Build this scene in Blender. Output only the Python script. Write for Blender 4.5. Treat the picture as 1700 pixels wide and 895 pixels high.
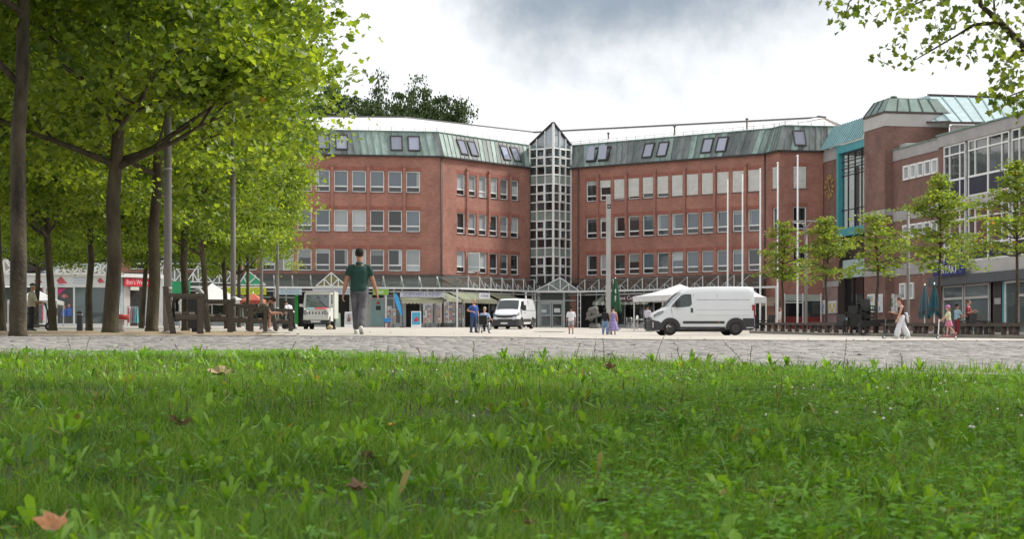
import bpy, bmesh, math, random
import numpy as np
from mathutils import Vector, Matrix, Quaternion

for o in list(bpy.data.objects): bpy.data.objects.remove(o, do_unlink=True)
SC = bpy.context.scene
COL = SC.collection
R = math.radians
RNG = np.random.default_rng(7)
random.seed(7)

# ------------------------------------------------------------------ camera
F, CX, HY = 3000.0, 850.0, 580.0          # focal length / principal column / eye-level row of the photograph (1700 px wide)
cam_d = bpy.data.cameras.new('camera'); cam = bpy.data.objects.new('camera', cam_d); COL.objects.link(cam)
cam_d.sensor_width = 36.0; cam_d.lens = F/1700*36
cam_d.shift_y = (HY-447.5)/1700
cam_d.clip_start = 0.1; cam_d.clip_end = 4000
cam.location = (0, 0, 0); cam.rotation_euler = (R(90), 0, 0)
cam_d.dof.use_dof = True; cam_d.dof.focus_distance = 48; cam_d.dof.aperture_fstop = 11.0
SC.camera = cam

# ------------------------------------------------------------------ light
SUN_EL, SUN_AZ = 47.0, 70.0                # azimuth measured from +Y towards +X
sun_d = bpy.data.lights.new('sun', 'SUN'); sun_o = bpy.data.objects.new('sun', sun_d); COL.objects.link(sun_o)
sun_d.energy = 3.6; sun_d.angle = R(11); sun_d.color = (1.0, 0.95, 0.87)
sv = Vector((math.sin(R(SUN_AZ))*math.cos(R(SUN_EL)), math.cos(R(SUN_AZ))*math.cos(R(SUN_EL)), math.sin(R(SUN_EL))))
sun_o.rotation_euler = sv.to_track_quat('Z', 'Y').to_euler(); sun_o.location = (40, 20, 80)
SC.view_settings.view_transform = 'Standard'; SC.view_settings.look = 'None'
SC.view_settings.exposure = 0.38; SC.view_settings.gamma = 1.0; SC.view_settings.use_curve_mapping = False

w = bpy.data.worlds.new('World'); SC.world = w; w.use_nodes = True
nt = w.node_tree; nt.nodes.clear()
def N(t, **kw):
    n = nt.nodes.new(t)
    for k, v in kw.items(): setattr(n, k, v)
    return n
def math_n(op, a, b=None, c=None):
    n = N('ShaderNodeMath', operation=op)
    for i, v in enumerate((a, b, c)):
        if v is None: continue
        if isinstance(v, (int, float)): n.inputs[i].default_value = v
        else: nt.links.new(v, n.inputs[i])
    return n.outputs[0]
out = N('ShaderNodeOutputWorld'); bg = N('ShaderNodeBackground'); bg.inputs[1].default_value = 0.1
sky = N('ShaderNodeTexSky', sky_type='NISHITA', sun_disc=False, sun_elevation=R(SUN_EL), sun_rotation=R(SUN_AZ))
tc = N('ShaderNodeTexCoord'); sep = N('ShaderNodeSeparateXYZ'); nt.links.new(tc.outputs['Generated'], sep.inputs[0])
dx, dy, dz = sep.outputs
yy = math_n('MAXIMUM', dy, 0.05)
u_ = math_n('DIVIDE', dx, yy); v_ = math_n('DIVIDE', dz, yy)
# cloud deck seen from below: noise on a plane overhead
zz = math_n('ADD', math_n('MAXIMUM', dz, 0.0), 0.22)
cmb = N('ShaderNodeCombineXYZ'); nt.links.new(math_n('DIVIDE', dx, zz), cmb.inputs[0]); nt.links.new(math_n('DIVIDE', dy, zz), cmb.inputs[1])
nz = N('ShaderNodeTexNoise'); nz.inputs['Scale'].default_value = 1.3; nz.inputs['Detail'].default_value = 6; nz.inputs['Roughness'].default_value = 0.55
nt.links.new(cmb.outputs[0], nz.inputs['Vector'])
nz2 = N('ShaderNodeTexNoise'); nz2.inputs['Scale'].default_value = 9.0; nz2.inputs['Detail'].default_value = 7; nz2.inputs['Roughness'].default_value = 0.6
nt.links.new(tc.outputs['Generated'], nz2.inputs['Vector'])
# the one dark cloud bank above the square
eu = math_n('DIVIDE', math_n('SUBTRACT', u_, 0.072), 0.115)
ev = math_n('DIVIDE', math_n('SUBTRACT', v_, 0.212), 0.072)
rr = math_n('SQRT', math_n('ADD', math_n('MULTIPLY', eu, eu), math_n('MULTIPLY', ev, ev)))
rr = math_n('ADD', rr, math_n('MULTIPLY', math_n('SUBTRACT', nz2.outputs[0], 0.5), 1.7))
mr = N('ShaderNodeMapRange', interpolation_type='SMOOTHSTEP'); nt.links.new(rr, mr.inputs[0])
for i, v in ((1, 0.45), (2, 1.3), (3, 1.0), (4, 0.0)): mr.inputs[i].default_value = v
mr2 = N('ShaderNodeMapRange', interpolation_type='SMOOTHSTEP'); nt.links.new(nz.outputs[0], mr2.inputs[0])
for i, v in ((1, 0.45), (2, 0.75), (3, 0.0), (4, 0.5)): mr2.inputs[i].default_value = v
# away from the horizon only (haze whitens the low sky)
mr3 = N('ShaderNodeMapRange', interpolation_type='SMOOTHSTEP'); nt.links.new(dz, mr3.inputs[0])
for i, v in ((1, 0.07), (2, 0.22), (3, 0.0), (4, 1.0)): mr3.inputs[i].default_value = v
dark = math_n('MAXIMUM', mr.outputs[0], math_n('MULTIPLY', mr2.outputs[0], mr3.outputs[0]))
mixc = N('ShaderNodeMix', data_type='RGBA'); nt.links.new(dark, mixc.inputs[0])
mixc.inputs[6].default_value = (9.0, 9.05, 9.1, 1); mixc.inputs[7].default_value = (2.7, 3.2, 3.75, 1)
mixs = N('ShaderNodeMix', data_type='RGBA'); mixs.inputs[0].default_value = 0.9
nt.links.new(sky.outputs[0], mixs.inputs[6]); nt.links.new(mixc.outputs[2], mixs.inputs[7])
nt.links.new(mixs.outputs[2], bg.inputs[0]); nt.links.new(bg.outputs[0], out.inputs[0])

# ------------------------------------------------------------------ materials
MATS = {}
def mat(name, col, rough=0.6, metal=0.0, var=0.12, scale=2.0, bump=0.0, bscale=30.0, rand=0.0, spec=None, coat=0.0, stretch=None, col2=None, detail=5):
    """Principled surface; colour wanders between two tones by noise, plus a per-object shift (rand)."""
    if name in MATS: return MATS[name]
    m = bpy.data.materials.new(name); m.use_nodes = True; MATS[name] = m
    t = m.node_tree; b = t.nodes['Principled BSDF']
    b.inputs['Roughness'].default_value = rough; b.inputs['Metallic'].default_value = metal
    if spec is not None: b.inputs['Specular IOR Level'].default_value = spec
    if coat: b.inputs['Coat Weight'].default_value = coat
    tc = t.nodes.new('ShaderNodeTexCoord'); mp = t.nodes.new('ShaderNodeMapping'); t.links.new(tc.outputs['Object'], mp.inputs[0])
    if stretch: mp.inputs['Scale'].default_value = stretch
    oi = t.nodes.new('ShaderNodeObjectInfo')
    cb = t.nodes.new('ShaderNodeCombineXYZ'); 
    mu = t.nodes.new('ShaderNodeMath'); mu.operation = 'MULTIPLY'; mu.inputs[1].default_value = 57.0; t.links.new(oi.outputs['Random'], mu.inputs[0])
    t.links.new(mu.outputs[0], cb.inputs[0]); t.links.new(mu.outputs[0], cb.inputs[1]); t.links.new(cb.outputs[0], mp.inputs['Location'])
    nz = t.nodes.new('ShaderNodeTexNoise'); nz.inputs['Scale'].default_value = scale; nz.inputs['Detail'].default_value = detail; nz.inputs['Roughness'].default_value = 0.62
    t.links.new(mp.outputs[0], nz.inputs['Vector'])
    rp = t.nodes.new('ShaderNodeValToRGB'); rp.color_ramp.elements[0].position = 0.32; rp.color_ramp.elements[1].position = 0.68
    c2 = col2 if col2 else tuple(min(1, c*(1+var)) for c in col); c1 = col if col2 else tuple(c*(1-var) for c in col)
    rp.color_ramp.elements[0].color = (*c1, 1); rp.color_ramp.elements[1].color = (*c2, 1)
    t.links.new(nz.outputs[0], rp.inputs[0])
    src = rp.outputs[0]
    if rand:
        hv = t.nodes.new('ShaderNodeHueSaturation')
        mr = t.nodes.new('ShaderNodeMapRange'); mr.inputs[3].default_value = 1-rand; mr.inputs[4].default_value = 1+rand
        t.links.new(oi.outputs['Random'], mr.inputs[0]); t.links.new(mr.outputs[0], hv.inputs['Value']); t.links.new(src, hv.inputs['Color']); src = hv.outputs[0]
    t.links.new(src, b.inputs['Base Color'])
    if bump:
        n2 = t.nodes.new('ShaderNodeTexNoise'); n2.inputs['Scale'].default_value = bscale; n2.inputs['Detail'].default_value = 4
        t.links.new(tc.outputs['Object'], n2.inputs['Vector'])
        bp = t.nodes.new('ShaderNodeBump'); bp.inputs['Strength'].default_value = bump; bp.inputs['Distance'].default_value = 0.03
        t.links.new(n2.outputs[0], bp.inputs['Height']); t.links.new(bp.outputs[0], b.inputs['Normal'])
    return m

def brick_mat(name, c1, c2, mortar, bw=0.25, bh=0.083):
    m = bpy.data.materials.new(name); m.use_nodes = True
    t = m.node_tree; b = t.nodes['Principled BSDF']; b.inputs['Roughness'].default_value = 0.85
    tc = t.nodes.new('ShaderNodeTexCoord'); sp = t.nodes.new('ShaderNodeSeparateXYZ'); t.links.new(tc.outputs['Object'], sp.inputs[0])
    ad = t.nodes.new('ShaderNodeMath'); ad.operation = 'ADD'; t.links.new(sp.outputs[0], ad.inputs[0]); t.links.new(sp.outputs[1], ad.inputs[1])
    cb = t.nodes.new('ShaderNodeCombineXYZ'); t.links.new(ad.outputs[0], cb.inputs[0]); t.links.new(sp.outputs[2], cb.inputs[1])
    br = t.nodes.new('ShaderNodeTexBrick'); t.links.new(cb.outputs[0], br.inputs['Vector'])
    br.inputs['Color1'].default_value = (*c1, 1); br.inputs['Color2'].default_value = (*c2, 1); br.inputs['Mortar'].default_value = (*mortar, 1)
    br.inputs['Scale'].default_value = 1.0; br.inputs['Brick Width'].default_value = bw; br.inputs['Row Height'].default_value = bh
    br.inputs['Mortar Size'].default_value = 0.009; br.inputs['Mortar Smooth'].default_value = 0.3; br.inputs['Bias'].default_value = -0.1
    nz = t.nodes.new('ShaderNodeTexNoise'); nz.inputs['Scale'].default_value = 0.45; nz.inputs['Detail'].default_value = 8; nz.inputs['Roughness'].default_value = 0.7
    t.links.new(tc.outputs['Object'], nz.inputs['Vector'])
    mr = t.nodes.new('ShaderNodeMapRange'); mr.inputs[1].default_value = 0.3; mr.inputs[2].default_value = 0.7; mr.inputs[3].default_value = 0.68; mr.inputs[4].default_value = 1.28
    t.links.new(nz.outputs[0], mr.inputs[0])
    hv = t.nodes.new('ShaderNodeHueSaturation'); t.links.new(br.outputs[0], hv.inputs['Color']); t.links.new(mr.outputs[0], hv.inputs['Value'])
    # pale lime bloom in patches
    n3 = t.nodes.new('ShaderNodeTexNoise'); n3.inputs['Scale'].default_value = 0.9; n3.inputs['Detail'].default_value = 9; n3.inputs['Roughness'].default_value = 0.75
    mp = t.nodes.new('ShaderNodeMapping'); mp.inputs['Location'].default_value = (7, 3, 11); mp.inputs['Scale'].default_value = (0.6, 0.6, 1.6); t.links.new(tc.outputs['Object'], mp.inputs[0]); t.links.new(mp.outputs[0], n3.inputs['Vector'])
    m3 = t.nodes.new('ShaderNodeMapRange'); m3.inputs[1].default_value = 0.6; m3.inputs[2].default_value = 0.76; m3.inputs[3].default_value = 0.0; m3.inputs[4].default_value = 0.45; t.links.new(n3.outputs[0], m3.inputs[0])
    mx = t.nodes.new('ShaderNodeMix'); mx.data_type = 'RGBA'; t.links.new(m3.outputs[0], mx.inputs[0]); t.links.new(hv.outputs[0], mx.inputs[6]); mx.inputs[7].default_value = (0.42, 0.33, 0.30, 1)
    t.links.new(mx.outputs[2], b.inputs['Base Color'])
    bp = t.nodes.new('ShaderNodeBump'); bp.inputs['Strength'].default_value = 0.5; bp.inputs['Distance'].default_value = 0.01; bp.invert = True
    t.links.new(br.outputs['Fac'], bp.inputs['Height']); t.links.new(bp.outputs[0], b.inputs['Normal'])
    MATS[name] = m; return m

def leaf_mat(name, ca, cb_, trans=0.45, tcol=None, rough=0.5, noise_scale=0.5, dead=None):
    """Leaf: every leaf (mesh island) takes its own tone; part of the light passes through the blade."""
    m = bpy.data.materials.new(name); m.use_nodes = True
    t = m.node_tree; b = t.nodes['Principled BSDF']; b.inputs['Roughness'].default_value = rough; b.inputs['Specular IOR Level'].default_value = 0.35
    g = t.nodes.new('ShaderNodeNewGeometry'); tc = t.nodes.new('ShaderNodeTexCoord')
    nz = t.nodes.new('ShaderNodeTexNoise'); nz.inputs['Scale'].default_value = noise_scale; nz.inputs['Detail'].default_value = 2; t.links.new(tc.outputs['Object'], nz.inputs['Vector'])
    ad = t.nodes.new('ShaderNodeMath'); ad.operation = 'MULTIPLY_ADD'; t.links.new(nz.outputs[0], ad.inputs[0]); ad.inputs[1].default_value = 1.3; ad.inputs[2].default_value = -0.42
    a2 = t.nodes.new('ShaderNodeMath'); a2.operation = 'MULTIPLY_ADD'; t.links.new(g.outputs['Random Per Island'], a2.inputs[0]); a2.inputs[1].default_value = 0.7; t.links.new(ad.outputs[0], a2.inputs[2])
    rp = t.nodes.new('ShaderNodeValToRGB'); e = rp.color_ramp.elements; e[0].position = 0.1; e[1].position = 0.95; e[0].color = (*ca, 1); e[1].color = (*cb_, 1)
    t.links.new(a2.outputs[0], rp.inputs[0])
    if dead:                                                       # a few leaves have turned
        mx0 = t.nodes.new('ShaderNodeMix'); mx0.data_type = 'RGBA'; gt = t.nodes.new('ShaderNodeMath'); gt.operation = 'GREATER_THAN'; gt.inputs[1].default_value = 1-dead[0]
        wn = t.nodes.new('ShaderNodeTexWhiteNoise'); wn.noise_dimensions = '1D'; t.links.new(g.outputs['Random Per Island'], wn.inputs['W']); t.links.new(wn.outputs['Value'], gt.inputs[0]); t.links.new(gt.outputs[0], mx0.inputs[0]); t.links.new(rp.outputs[0], mx0.inputs[6]); mx0.inputs[7].default_value = (*dead[1], 1)
        class _R: outputs = [mx0.outputs[2]]
        rp = _R
    t.links.new(rp.outputs[0], b.inputs['Base Color'])
    tr = t.nodes.new('ShaderNodeBsdfTranslucent')
    if tcol:
        mx = t.nodes.new('ShaderNodeMix'); mx.data_type = 'RGBA'; mx.blend_type = 'MULTIPLY'; mx.inputs[0].default_value = 1.0
        t.links.new(rp.outputs[0], mx.inputs[6]); mx.inputs[7].default_value = (*tcol, 1); t.links.new(mx.outputs[2], tr.inputs[0])
    else: t.links.new(rp.outputs[0], tr.inputs[0])
    ms = t.nodes.new('ShaderNodeMixShader'); ms.inputs[0].default_value = trans
    t.links.new(b.outputs[0], ms.inputs[1]); t.links.new(tr.outputs[0], ms.inputs[2])
    t.links.new(ms.outputs[0], t.nodes['Material Output'].inputs[0])
    MATS[name] = m; return m

def glass_mat(name, col=(0.03, 0.04, 0.045), rough=0.04, ior=1.75, rand=0.5, see=0.0):
    m = bpy.data.materials.new(name); m.use_nodes = True
    t = m.node_tree; b = t.nodes['Principled BSDF']; b.inputs['Roughness'].default_value = rough; b.inputs['IOR'].default_value = ior
    oi = t.nodes.new('ShaderNodeObjectInfo'); hv = t.nodes.new('ShaderNodeHueSaturation'); hv.inputs['Color'].default_value = (*col, 1)
    mr = t.nodes.new('ShaderNodeMapRange'); mr.inputs[3].default_value = 1-rand; mr.inputs[4].default_value = 1+rand*2
    t.links.new(oi.outputs['Random'], mr.inputs[0]); t.links.new(mr.outputs[0], hv.inputs['Value']); t.links.new(hv.outputs[0], b.inputs['Base Color'])
    tc = t.nodes.new('ShaderNodeTexCoord'); nz = t.nodes.new('ShaderNodeTexNoise'); nz.inputs['Scale'].default_value = 1.6; t.links.new(tc.outputs['Object'], nz.inputs['Vector'])
    bp = t.nodes.new('ShaderNodeBump'); bp.inputs['Strength'].default_value = 0.05; bp.inputs['Distance'].default_value = 0.05; t.links.new(nz.outputs[0], bp.inputs['Height']); t.links.new(bp.outputs[0], b.inputs['Normal'])
    if see:
        tr = t.nodes.new('ShaderNodeBsdfTransparent'); tr.inputs[0].default_value = (0.9, 0.95, 0.93, 1); ms = t.nodes.new('ShaderNodeMixShader'); ms.inputs[0].default_value = see
        t.links.new(b.outputs[0], ms.inputs[1]); t.links.new(tr.outputs[0], ms.inputs[2]); t.links.new(ms.outputs[0], t.nodes['Material Output'].inputs[0])
    MATS[name] = m; return m

# ------------------------------------------------------------------ mesh helpers
class MB:
    def __init__(s): s.v = []; s.f = []; s.mi = []; s.sm = []; s.k = 0; s.smooth = False; s.M = None
    def mat(s, k): s.k = k; return s
    def _p(s, p): 
        p = Vector(p); s.v.append(tuple(s.M @ p) if s.M else tuple(p)); return len(s.v)-1
    def face(s, idx): s.f.append(tuple(idx)); s.mi.append(s.k); s.sm.append(s.smooth)
    def poly(s, pts): s.face([s._p(p) for p in pts])
    def box(s, x0, x1, y0, y1, z0, z1):
        i = [s._p(p) for p in ((x0,y0,z0),(x1,y0,z0),(x1,y1,z0),(x0,y1,z0),(x0,y0,z1),(x1,y0,z1),(x1,y1,z1),(x0,y1,z1))]
        for q in ((0,3,2,1),(4,5,6,7),(0,1,5,4),(1,2,6,5),(2,3,7,6),(3,0,4,7)): s.face([i[k] for k in q])
    def hexa(s, P8):
        i = [s._p(p) for p in P8]
        for q in ((0,3,2,1),(4,5,6,7),(0,1,5,4),(1,2,6,5),(2,3,7,6),(3,0,4,7)): s.face([i[k] for k in q])
    def prism(s, pts, vec):
        """polygon pts extruded along vec"""
        vec = Vector(vec); a = [s._p(p) for p in pts]; b = [s._p(Vector(p)+vec) for p in pts]; n = len(pts)
        s.face(a[::-1]); s.face(b)
        for k in range(n): s.face((a[k], a[(k+1) % n], b[(k+1) % n], b[k]))
    def bar(s, p, q, w, h=None, up=(0,0,1)):
        """rectangular bar from p to q"""
        h = h or w; p = Vector(p); q = Vector(q); d = (q-p).normalized(); u = Vector(up)
        if abs(d.dot(u)) > 0.98: u = Vector((0, 1, 0))
        sx = d.cross(u).normalized()*w/2; su = sx.cross(d).normalized()*h/2
        s.hexa([p-sx-su, p+sx-su, q+sx-su, q-sx-su, p-sx+su, p+sx+su, q+sx+su, q-sx+su])
    def tube(s, pts, rad, n=8, cap=True, sx=1.0, sy=1.0, up=None):
        sm = s.smooth; s.smooth = True
        pts = [Vector(p) for p in pts]
        if isinstance(rad, (int, float)): rad = [rad]*len(pts)
        rings = []; u = None
        for k, p in enumerate(pts):
            d = (pts[min(k+1, len(pts)-1)]-pts[max(k-1, 0)])
            d = d.normalized() if d.length > 1e-9 else Vector((0,0,1))
            if u is None:
                u = Vector(up) if up else (Vector((1,0,0)) if abs(d.x) < 0.9 else Vector((0,1,0)))
            u = (u - d*u.dot(d)).normalized(); v = d.cross(u)
            r = rad[k]; rx, ry = (r if isinstance(r, tuple) else (r*sx, r*sy))
            rings.append([s._p(p + u*rx*math.cos(2*math.pi*j/n) + v*ry*math.sin(2*math.pi*j/n)) for j in range(n)])
        for a, b in zip(rings, rings[1:]):
            for j in range(n): s.face((a[j], a[(j+1) % n], b[(j+1) % n], b[j]))
        if cap: s.smooth = False; s.face(rings[0][::-1]); s.face(rings[-1])
        s.smooth = sm
    def ball(s, c, r, nu=10, nv=7):
        c = Vector(c); r = Vector(r) if not isinstance(r, (int, float)) else Vector((r, r, r)); sm = s.smooth; s.smooth = True
        top = s._p(c+Vector((0,0,r.z))); bot = s._p(c-Vector((0,0,r.z))); rings = []
        for i in range(1, nv):
            a = math.pi*i/nv
            rings.append([s._p(c+Vector((r.x*math.sin(a)*math.cos(2*math.pi*j/nu), r.y*math.sin(a)*math.sin(2*math.pi*j/nu), r.z*math.cos(a)))) for j in range(nu)])
        for j in range(nu): s.face((top, rings[0][j], rings[0][(j+1) % nu])); s.face((bot, rings[-1][(j+1) % nu], rings[-1][j]))
        for a, b in zip(rings, rings[1:]):
            for j in range(nu): s.face((a[j], b[j], b[(j+1) % nu], a[(j+1) % nu]))
        s.smooth = sm
    def lathe(s, c, prof, n=16, axis='z', cap=True):
        c = Vector(c); sm = s.smooth; s.smooth = True; rings = []
        for r, h in prof:
            ring = []
            for j in range(n):
                a = 2*math.pi*j/n; x, y = r*math.cos(a), r*math.sin(a)
                p = {'z': (x, y, h), 'x': (h, x, y), 'y': (y, h, x)}[axis]
                ring.append(s._p(c+Vector(p)))
            rings.append(ring)
        for a, b in zip(rings, rings[1:]):
            for j in range(n): s.face((a[j], a[(j+1) % n], b[(j+1) % n], b[j]))
        s.smooth = False
        if cap: s.face(rings[0][::-1]); s.face(rings[-1])
        s.smooth = sm
    def mesh(s, name, mats):
        me = bpy.data.meshes.new(name); me.from_pydata(s.v, [], s.f)
        if not isinstance(mats, (list, tuple)): mats = [mats]
        for m in mats: me.materials.append(m)
        me.polygons.foreach_set('material_index', s.mi); me.polygons.foreach_set('use_smooth', s.sm); me.update()
        return me
    def build(s, name, mats, parent=None, loc=(0,0,0), rz=0.0):
        return link(name, s.mesh(name, mats), parent, loc, rz)
def link(name, me, parent=None, loc=(0,0,0), rz=0.0):
    o = bpy.data.objects.new(name, me); COL.objects.link(o); o.parent = parent; o.location = loc; o.rotation_euler = (0, 0, rz)
    if parent: KIDS.setdefault(parent.name, []).append(o)
    return o
def arr_mesh(name, verts, loops, totals, m, smooth=False):
    """fast mesh from numpy arrays"""
    me = bpy.data.meshes.new(name); me.vertices.add(len(verts)); me.vertices.foreach_set('co', np.ascontiguousarray(verts, dtype=np.float32).ravel())
    me.loops.add(len(loops)); me.loops.foreach_set('vertex_index', np.ascontiguousarray(loops, dtype=np.int32))
    st = np.zeros(len(totals), dtype=np.int32); st[1:] = np.cumsum(totals)[:-1]
    me.polygons.add(len(totals)); me.polygons.foreach_set('loop_start', st); me.polygons.foreach_set('loop_total', np.asarray(totals, dtype=np.int32))
    if smooth: me.polygons.foreach_set('use_smooth', np.ones(len(totals), dtype=bool))
    me.update(calc_edges=True); me.materials.append(m); return me
def tag(o, label=None, cat=None, group=None, kind=None):
    if label: o['label'] = label
    if cat: o['category'] = cat
    if group: o['group'] = group
    if kind: o['kind'] = kind
    return o
def thing(name, label, cat, loc=(0,0,0), rz=0.0, group=None):
    o = bpy.data.objects.new(name, None); COL.objects.link(o); o.empty_display_size = 0.3
    o.location = loc; o.rotation_euler = (0, 0, rz); return tag(o, label, cat, group)
def dup(root, loc=None, rz=None, label=None, scale=None):
    def cp(o, par):
        c = o.copy(); COL.objects.link(c); c.parent = par
        if par: KIDS.setdefault(par.name, []).append(c)
        for ch in list(KIDS.get(o.name, [])): cp(ch, c)
        return c
    r = cp(root, None)
    if loc is not None: r.location = loc
    if rz is not None: r.rotation_euler = (0, 0, rz)
    if label: r['label'] = label
    if scale is not None: r.scale = (scale,)*3 if isinstance(scale, (int, float)) else scale
    return r
KIDS = {}
def text_mb(name, s, m, parent, loc, rz, size, width=None, ext=0.01, tilt=0.0, align='CENTER'):
    """raised lettering standing on a face: local x right, z up"""
    c = bpy.data.curves.new(name, 'FONT'); c.body = s; c.size = size; c.extrude = ext; c.align_x = align; c.align_y = 'CENTER'; c.resolution_u = 2
    o = bpy.data.objects.new(name, c); COL.objects.link(o)
    dg = bpy.context.evaluated_depsgraph_get(); me = bpy.data.meshes.new_from_object(o.evaluated_get(dg)); bpy.data.objects.remove(o)
    me.transform(Matrix.Rotation(R(90), 4, 'X'))
    if width:
        xs = [v.co.x for v in me.vertices]; k = width/(max(xs)-min(xs)); me.transform(Matrix.Diagonal((k, 1, 1, 1)))
    me.materials.clear(); me.materials.append(m)
    return link(name, me, parent, loc, rz)
def P(px, py, Y): return Vector(((px-CX)/F*Y, Y, (HY-py)/F*Y))

# ------------------------------------------------------------------ terrain
_px = np.array([0, 400, 600, 850, 1020, 1250, 1500, 1700], float)
_Y = np.array([18, 34, 38, 70, 95, 110, 128, 150, 170, 700], float)
_T = np.array([
 [606, 607, 609, 612, 615, 618, 620, 622],
 [557.5, 558, 558.7, 560.5, 564, 565.5, 566.5, 567],
 [553.5, 554, 553.8, 558.7, 562.7, 565, 566, 566.5],
 [549, 549.5, 550.5, 556.5, 560, 562, 563.7, 564],
 [544.5, 546, 548, 554.8, 557.2, 557, 557.3, 558],
 [542.5, 544, 546.5, 551.5, 553, 553, 553.5, 553.5],
 [541, 542.5, 545, 546.5, 547.5, 549, 550, 549.5],
 [539.5, 541.5, 543.5, 543.5, 544, 545.5, 548, 548]], float)
_Z = (HY-_T)*_Y[:8, None]/F
_Z = np.vstack([_Z, _Z[7]+0.05, _Z[7]+0.05])
_u = (_px-CX)/F
def gz(X, Y):
    X = np.asarray(X, float); Y = np.asarray(Y, float)
    Yc = np.clip(Y, 18, 699); u = np.clip(X/Yc, _u[0], _u[-1]-1e-6)
    i = np.clip(np.searchsorted(_Y, Yc, side='right')-1, 0, len(_Y)-2); j = np.clip(np.searchsorted(_u, u, side='right')-1, 0, len(_u)-2)
    a = (Yc-_Y[i])/(_Y[i+1]-_Y[i]); b = (u-_u[j])/(_u[j+1]-_u[j])
    return (_Z[i, j]*(1-a)*(1-b)+_Z[i+1, j]*a*(1-b)+_Z[i, j+1]*(1-a)*b+_Z[i+1, j+1]*a*b)
def g(X, Y): return float(gz(X, Y))
def on(px, Y, dz=0.0):
    X = (px-CX)/F*Y; return Vector((X, Y, g(X, Y)+dz))
def edgeY(X): X = np.asarray(X, float); return 20.5-np.where(X < 0, 0.08, 0.33)*X+0.2*np.sin(X*1.3)
def lawn(X, Y):
    X = np.asarray(X, float); Y = np.asarray(Y, float)
    return -0.505+0.0235*(Y-4.5)-np.where(X < 0, 0.008, 0.016)*X+0.012*np.sin(X*1.7+Y*0.6)+0.010*np.sin(Y*1.9-X*0.7)
# ================================================================== the setting
def sheet(name, xs, ys, fz, m, kind='structure', mask=None):
    X, Y = np.meshgrid(xs, ys); Z = fz(X, Y); n, k = len(ys), len(xs)
    idx = np.arange(n*k).reshape(n, k)
    q = np.stack([idx[:-1, :-1], idx[:-1, 1:], idx[1:, 1:], idx[1:, :-1]], -1).reshape(-1, 4)
    if mask is not None: q = q[mask(X, Y)[:-1, :-1].reshape(-1)]
    o = link(name, arr_mesh(name, np.stack([X, Y, Z], -1).reshape(-1, 3), q.reshape(-1), np.full(len(q), 4), m, True)); tag(o, kind=kind); return o

M_ground = mat('ground_far', (0.26, 0.25, 0.23), 0.9, var=0.2, scale=0.2)
mb = MB(); mb.poly([(-1500, -600, -0.95), (1500, -600, -0.95), (1500, 2500, -0.95), (-1500, 2500, -0.95)])
tag(mb.build('ground', M_ground), kind='structure')

# light flagstones of the square: slab joints in the material (each slab is 2-3 px high this far off)
def slab_mat():
    m = bpy.data.materials.new('plaza_slabs'); m.use_nodes = True; t = m.node_tree; b = t.nodes['Principled BSDF']; b.inputs['Roughness'].default_value = 0.85
    tc = t.nodes.new('ShaderNodeTexCoord'); mp = t.nodes.new('ShaderNodeMapping'); mp.inputs['Rotation'].default_value = (0, 0, R(11)); t.links.new(tc.outputs['Object'], mp.inputs[0])
    br = t.nodes.new('ShaderNodeTexBrick'); t.links.new(mp.outputs[0], br.inputs[0])
    br.inputs['Color1'].default_value = (0.52, 0.475, 0.42, 1); br.inputs['Color2'].default_value = (0.40, 0.37, 0.335, 1); br.inputs['Mortar'].default_value = (0.27, 0.25, 0.22, 1)
    br.inputs['Scale'].default_value = 1; br.inputs['Brick Width'].default_value = 0.9; br.inputs['Row Height'].default_value = 0.6; br.inputs['Mortar Size'].default_value = 0.012
    nz = t.nodes.new('ShaderNodeTexNoise'); nz.inputs['Scale'].default_value = 0.35; nz.inputs['Detail'].default_value = 7; nz.inputs['Roughness'].default_value = 0.7; t.links.new(tc.outputs['Object'], nz.inputs[0])
    mr = t.nodes.new('ShaderNodeMapRange'); mr.inputs[1].default_value = 0.3; mr.inputs[2].default_value = 0.7; mr.inputs[3].default_value = 0.68; mr.inputs[4].default_value = 1.15; t.links.new(nz.outputs[0], mr.inputs[0])
    hv = t.nodes.new('ShaderNodeHueSaturation'); t.links.new(br.outputs[0], hv.inputs['Color']); t.links.new(mr.outputs[0], hv.inputs['Value']); t.links.new(hv.outputs[0], b.inputs['Base Color']); return m
ys = np.concatenate([np.arange(16, 40, 0.5), np.arange(40, 180, 3.0), [200, 260, 400, 690]])
us = np.linspace(-1.5, 1.5, 121)
U, Y = np.meshgrid(us, ys); X = U*Y; Z = gz(X, Y)
Z[Y < 34] -= 0.07*np.clip((34.2-Y[Y < 34])/0.4, 0, 1)          # bedding below the setts
n, k = Y.shape; idx = np.arange(n*k).reshape(n, k)
q = np.stack([idx[:-1, :-1], idx[:-1, 1:], idx[1:, 1:], idx[1:, :-1]], -1).reshape(-1, 4)
pl = arr_mesh('plaza', np.stack([X, Y, Z], -1).reshape(-1, 3), q.reshape(-1), np.full(len(q), 4), slab_mat(), True)
pl.materials.append(mat('joint_sand', (0.10, 0.095, 0.085), 0.95, var=0.25, scale=6))
cy = Y[:-1, :-1].reshape(-1); pl.polygons.foreach_set('material_index', (cy < 33.9).astype(np.int32))
tag(link('plaza', pl), kind='structure')

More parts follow.
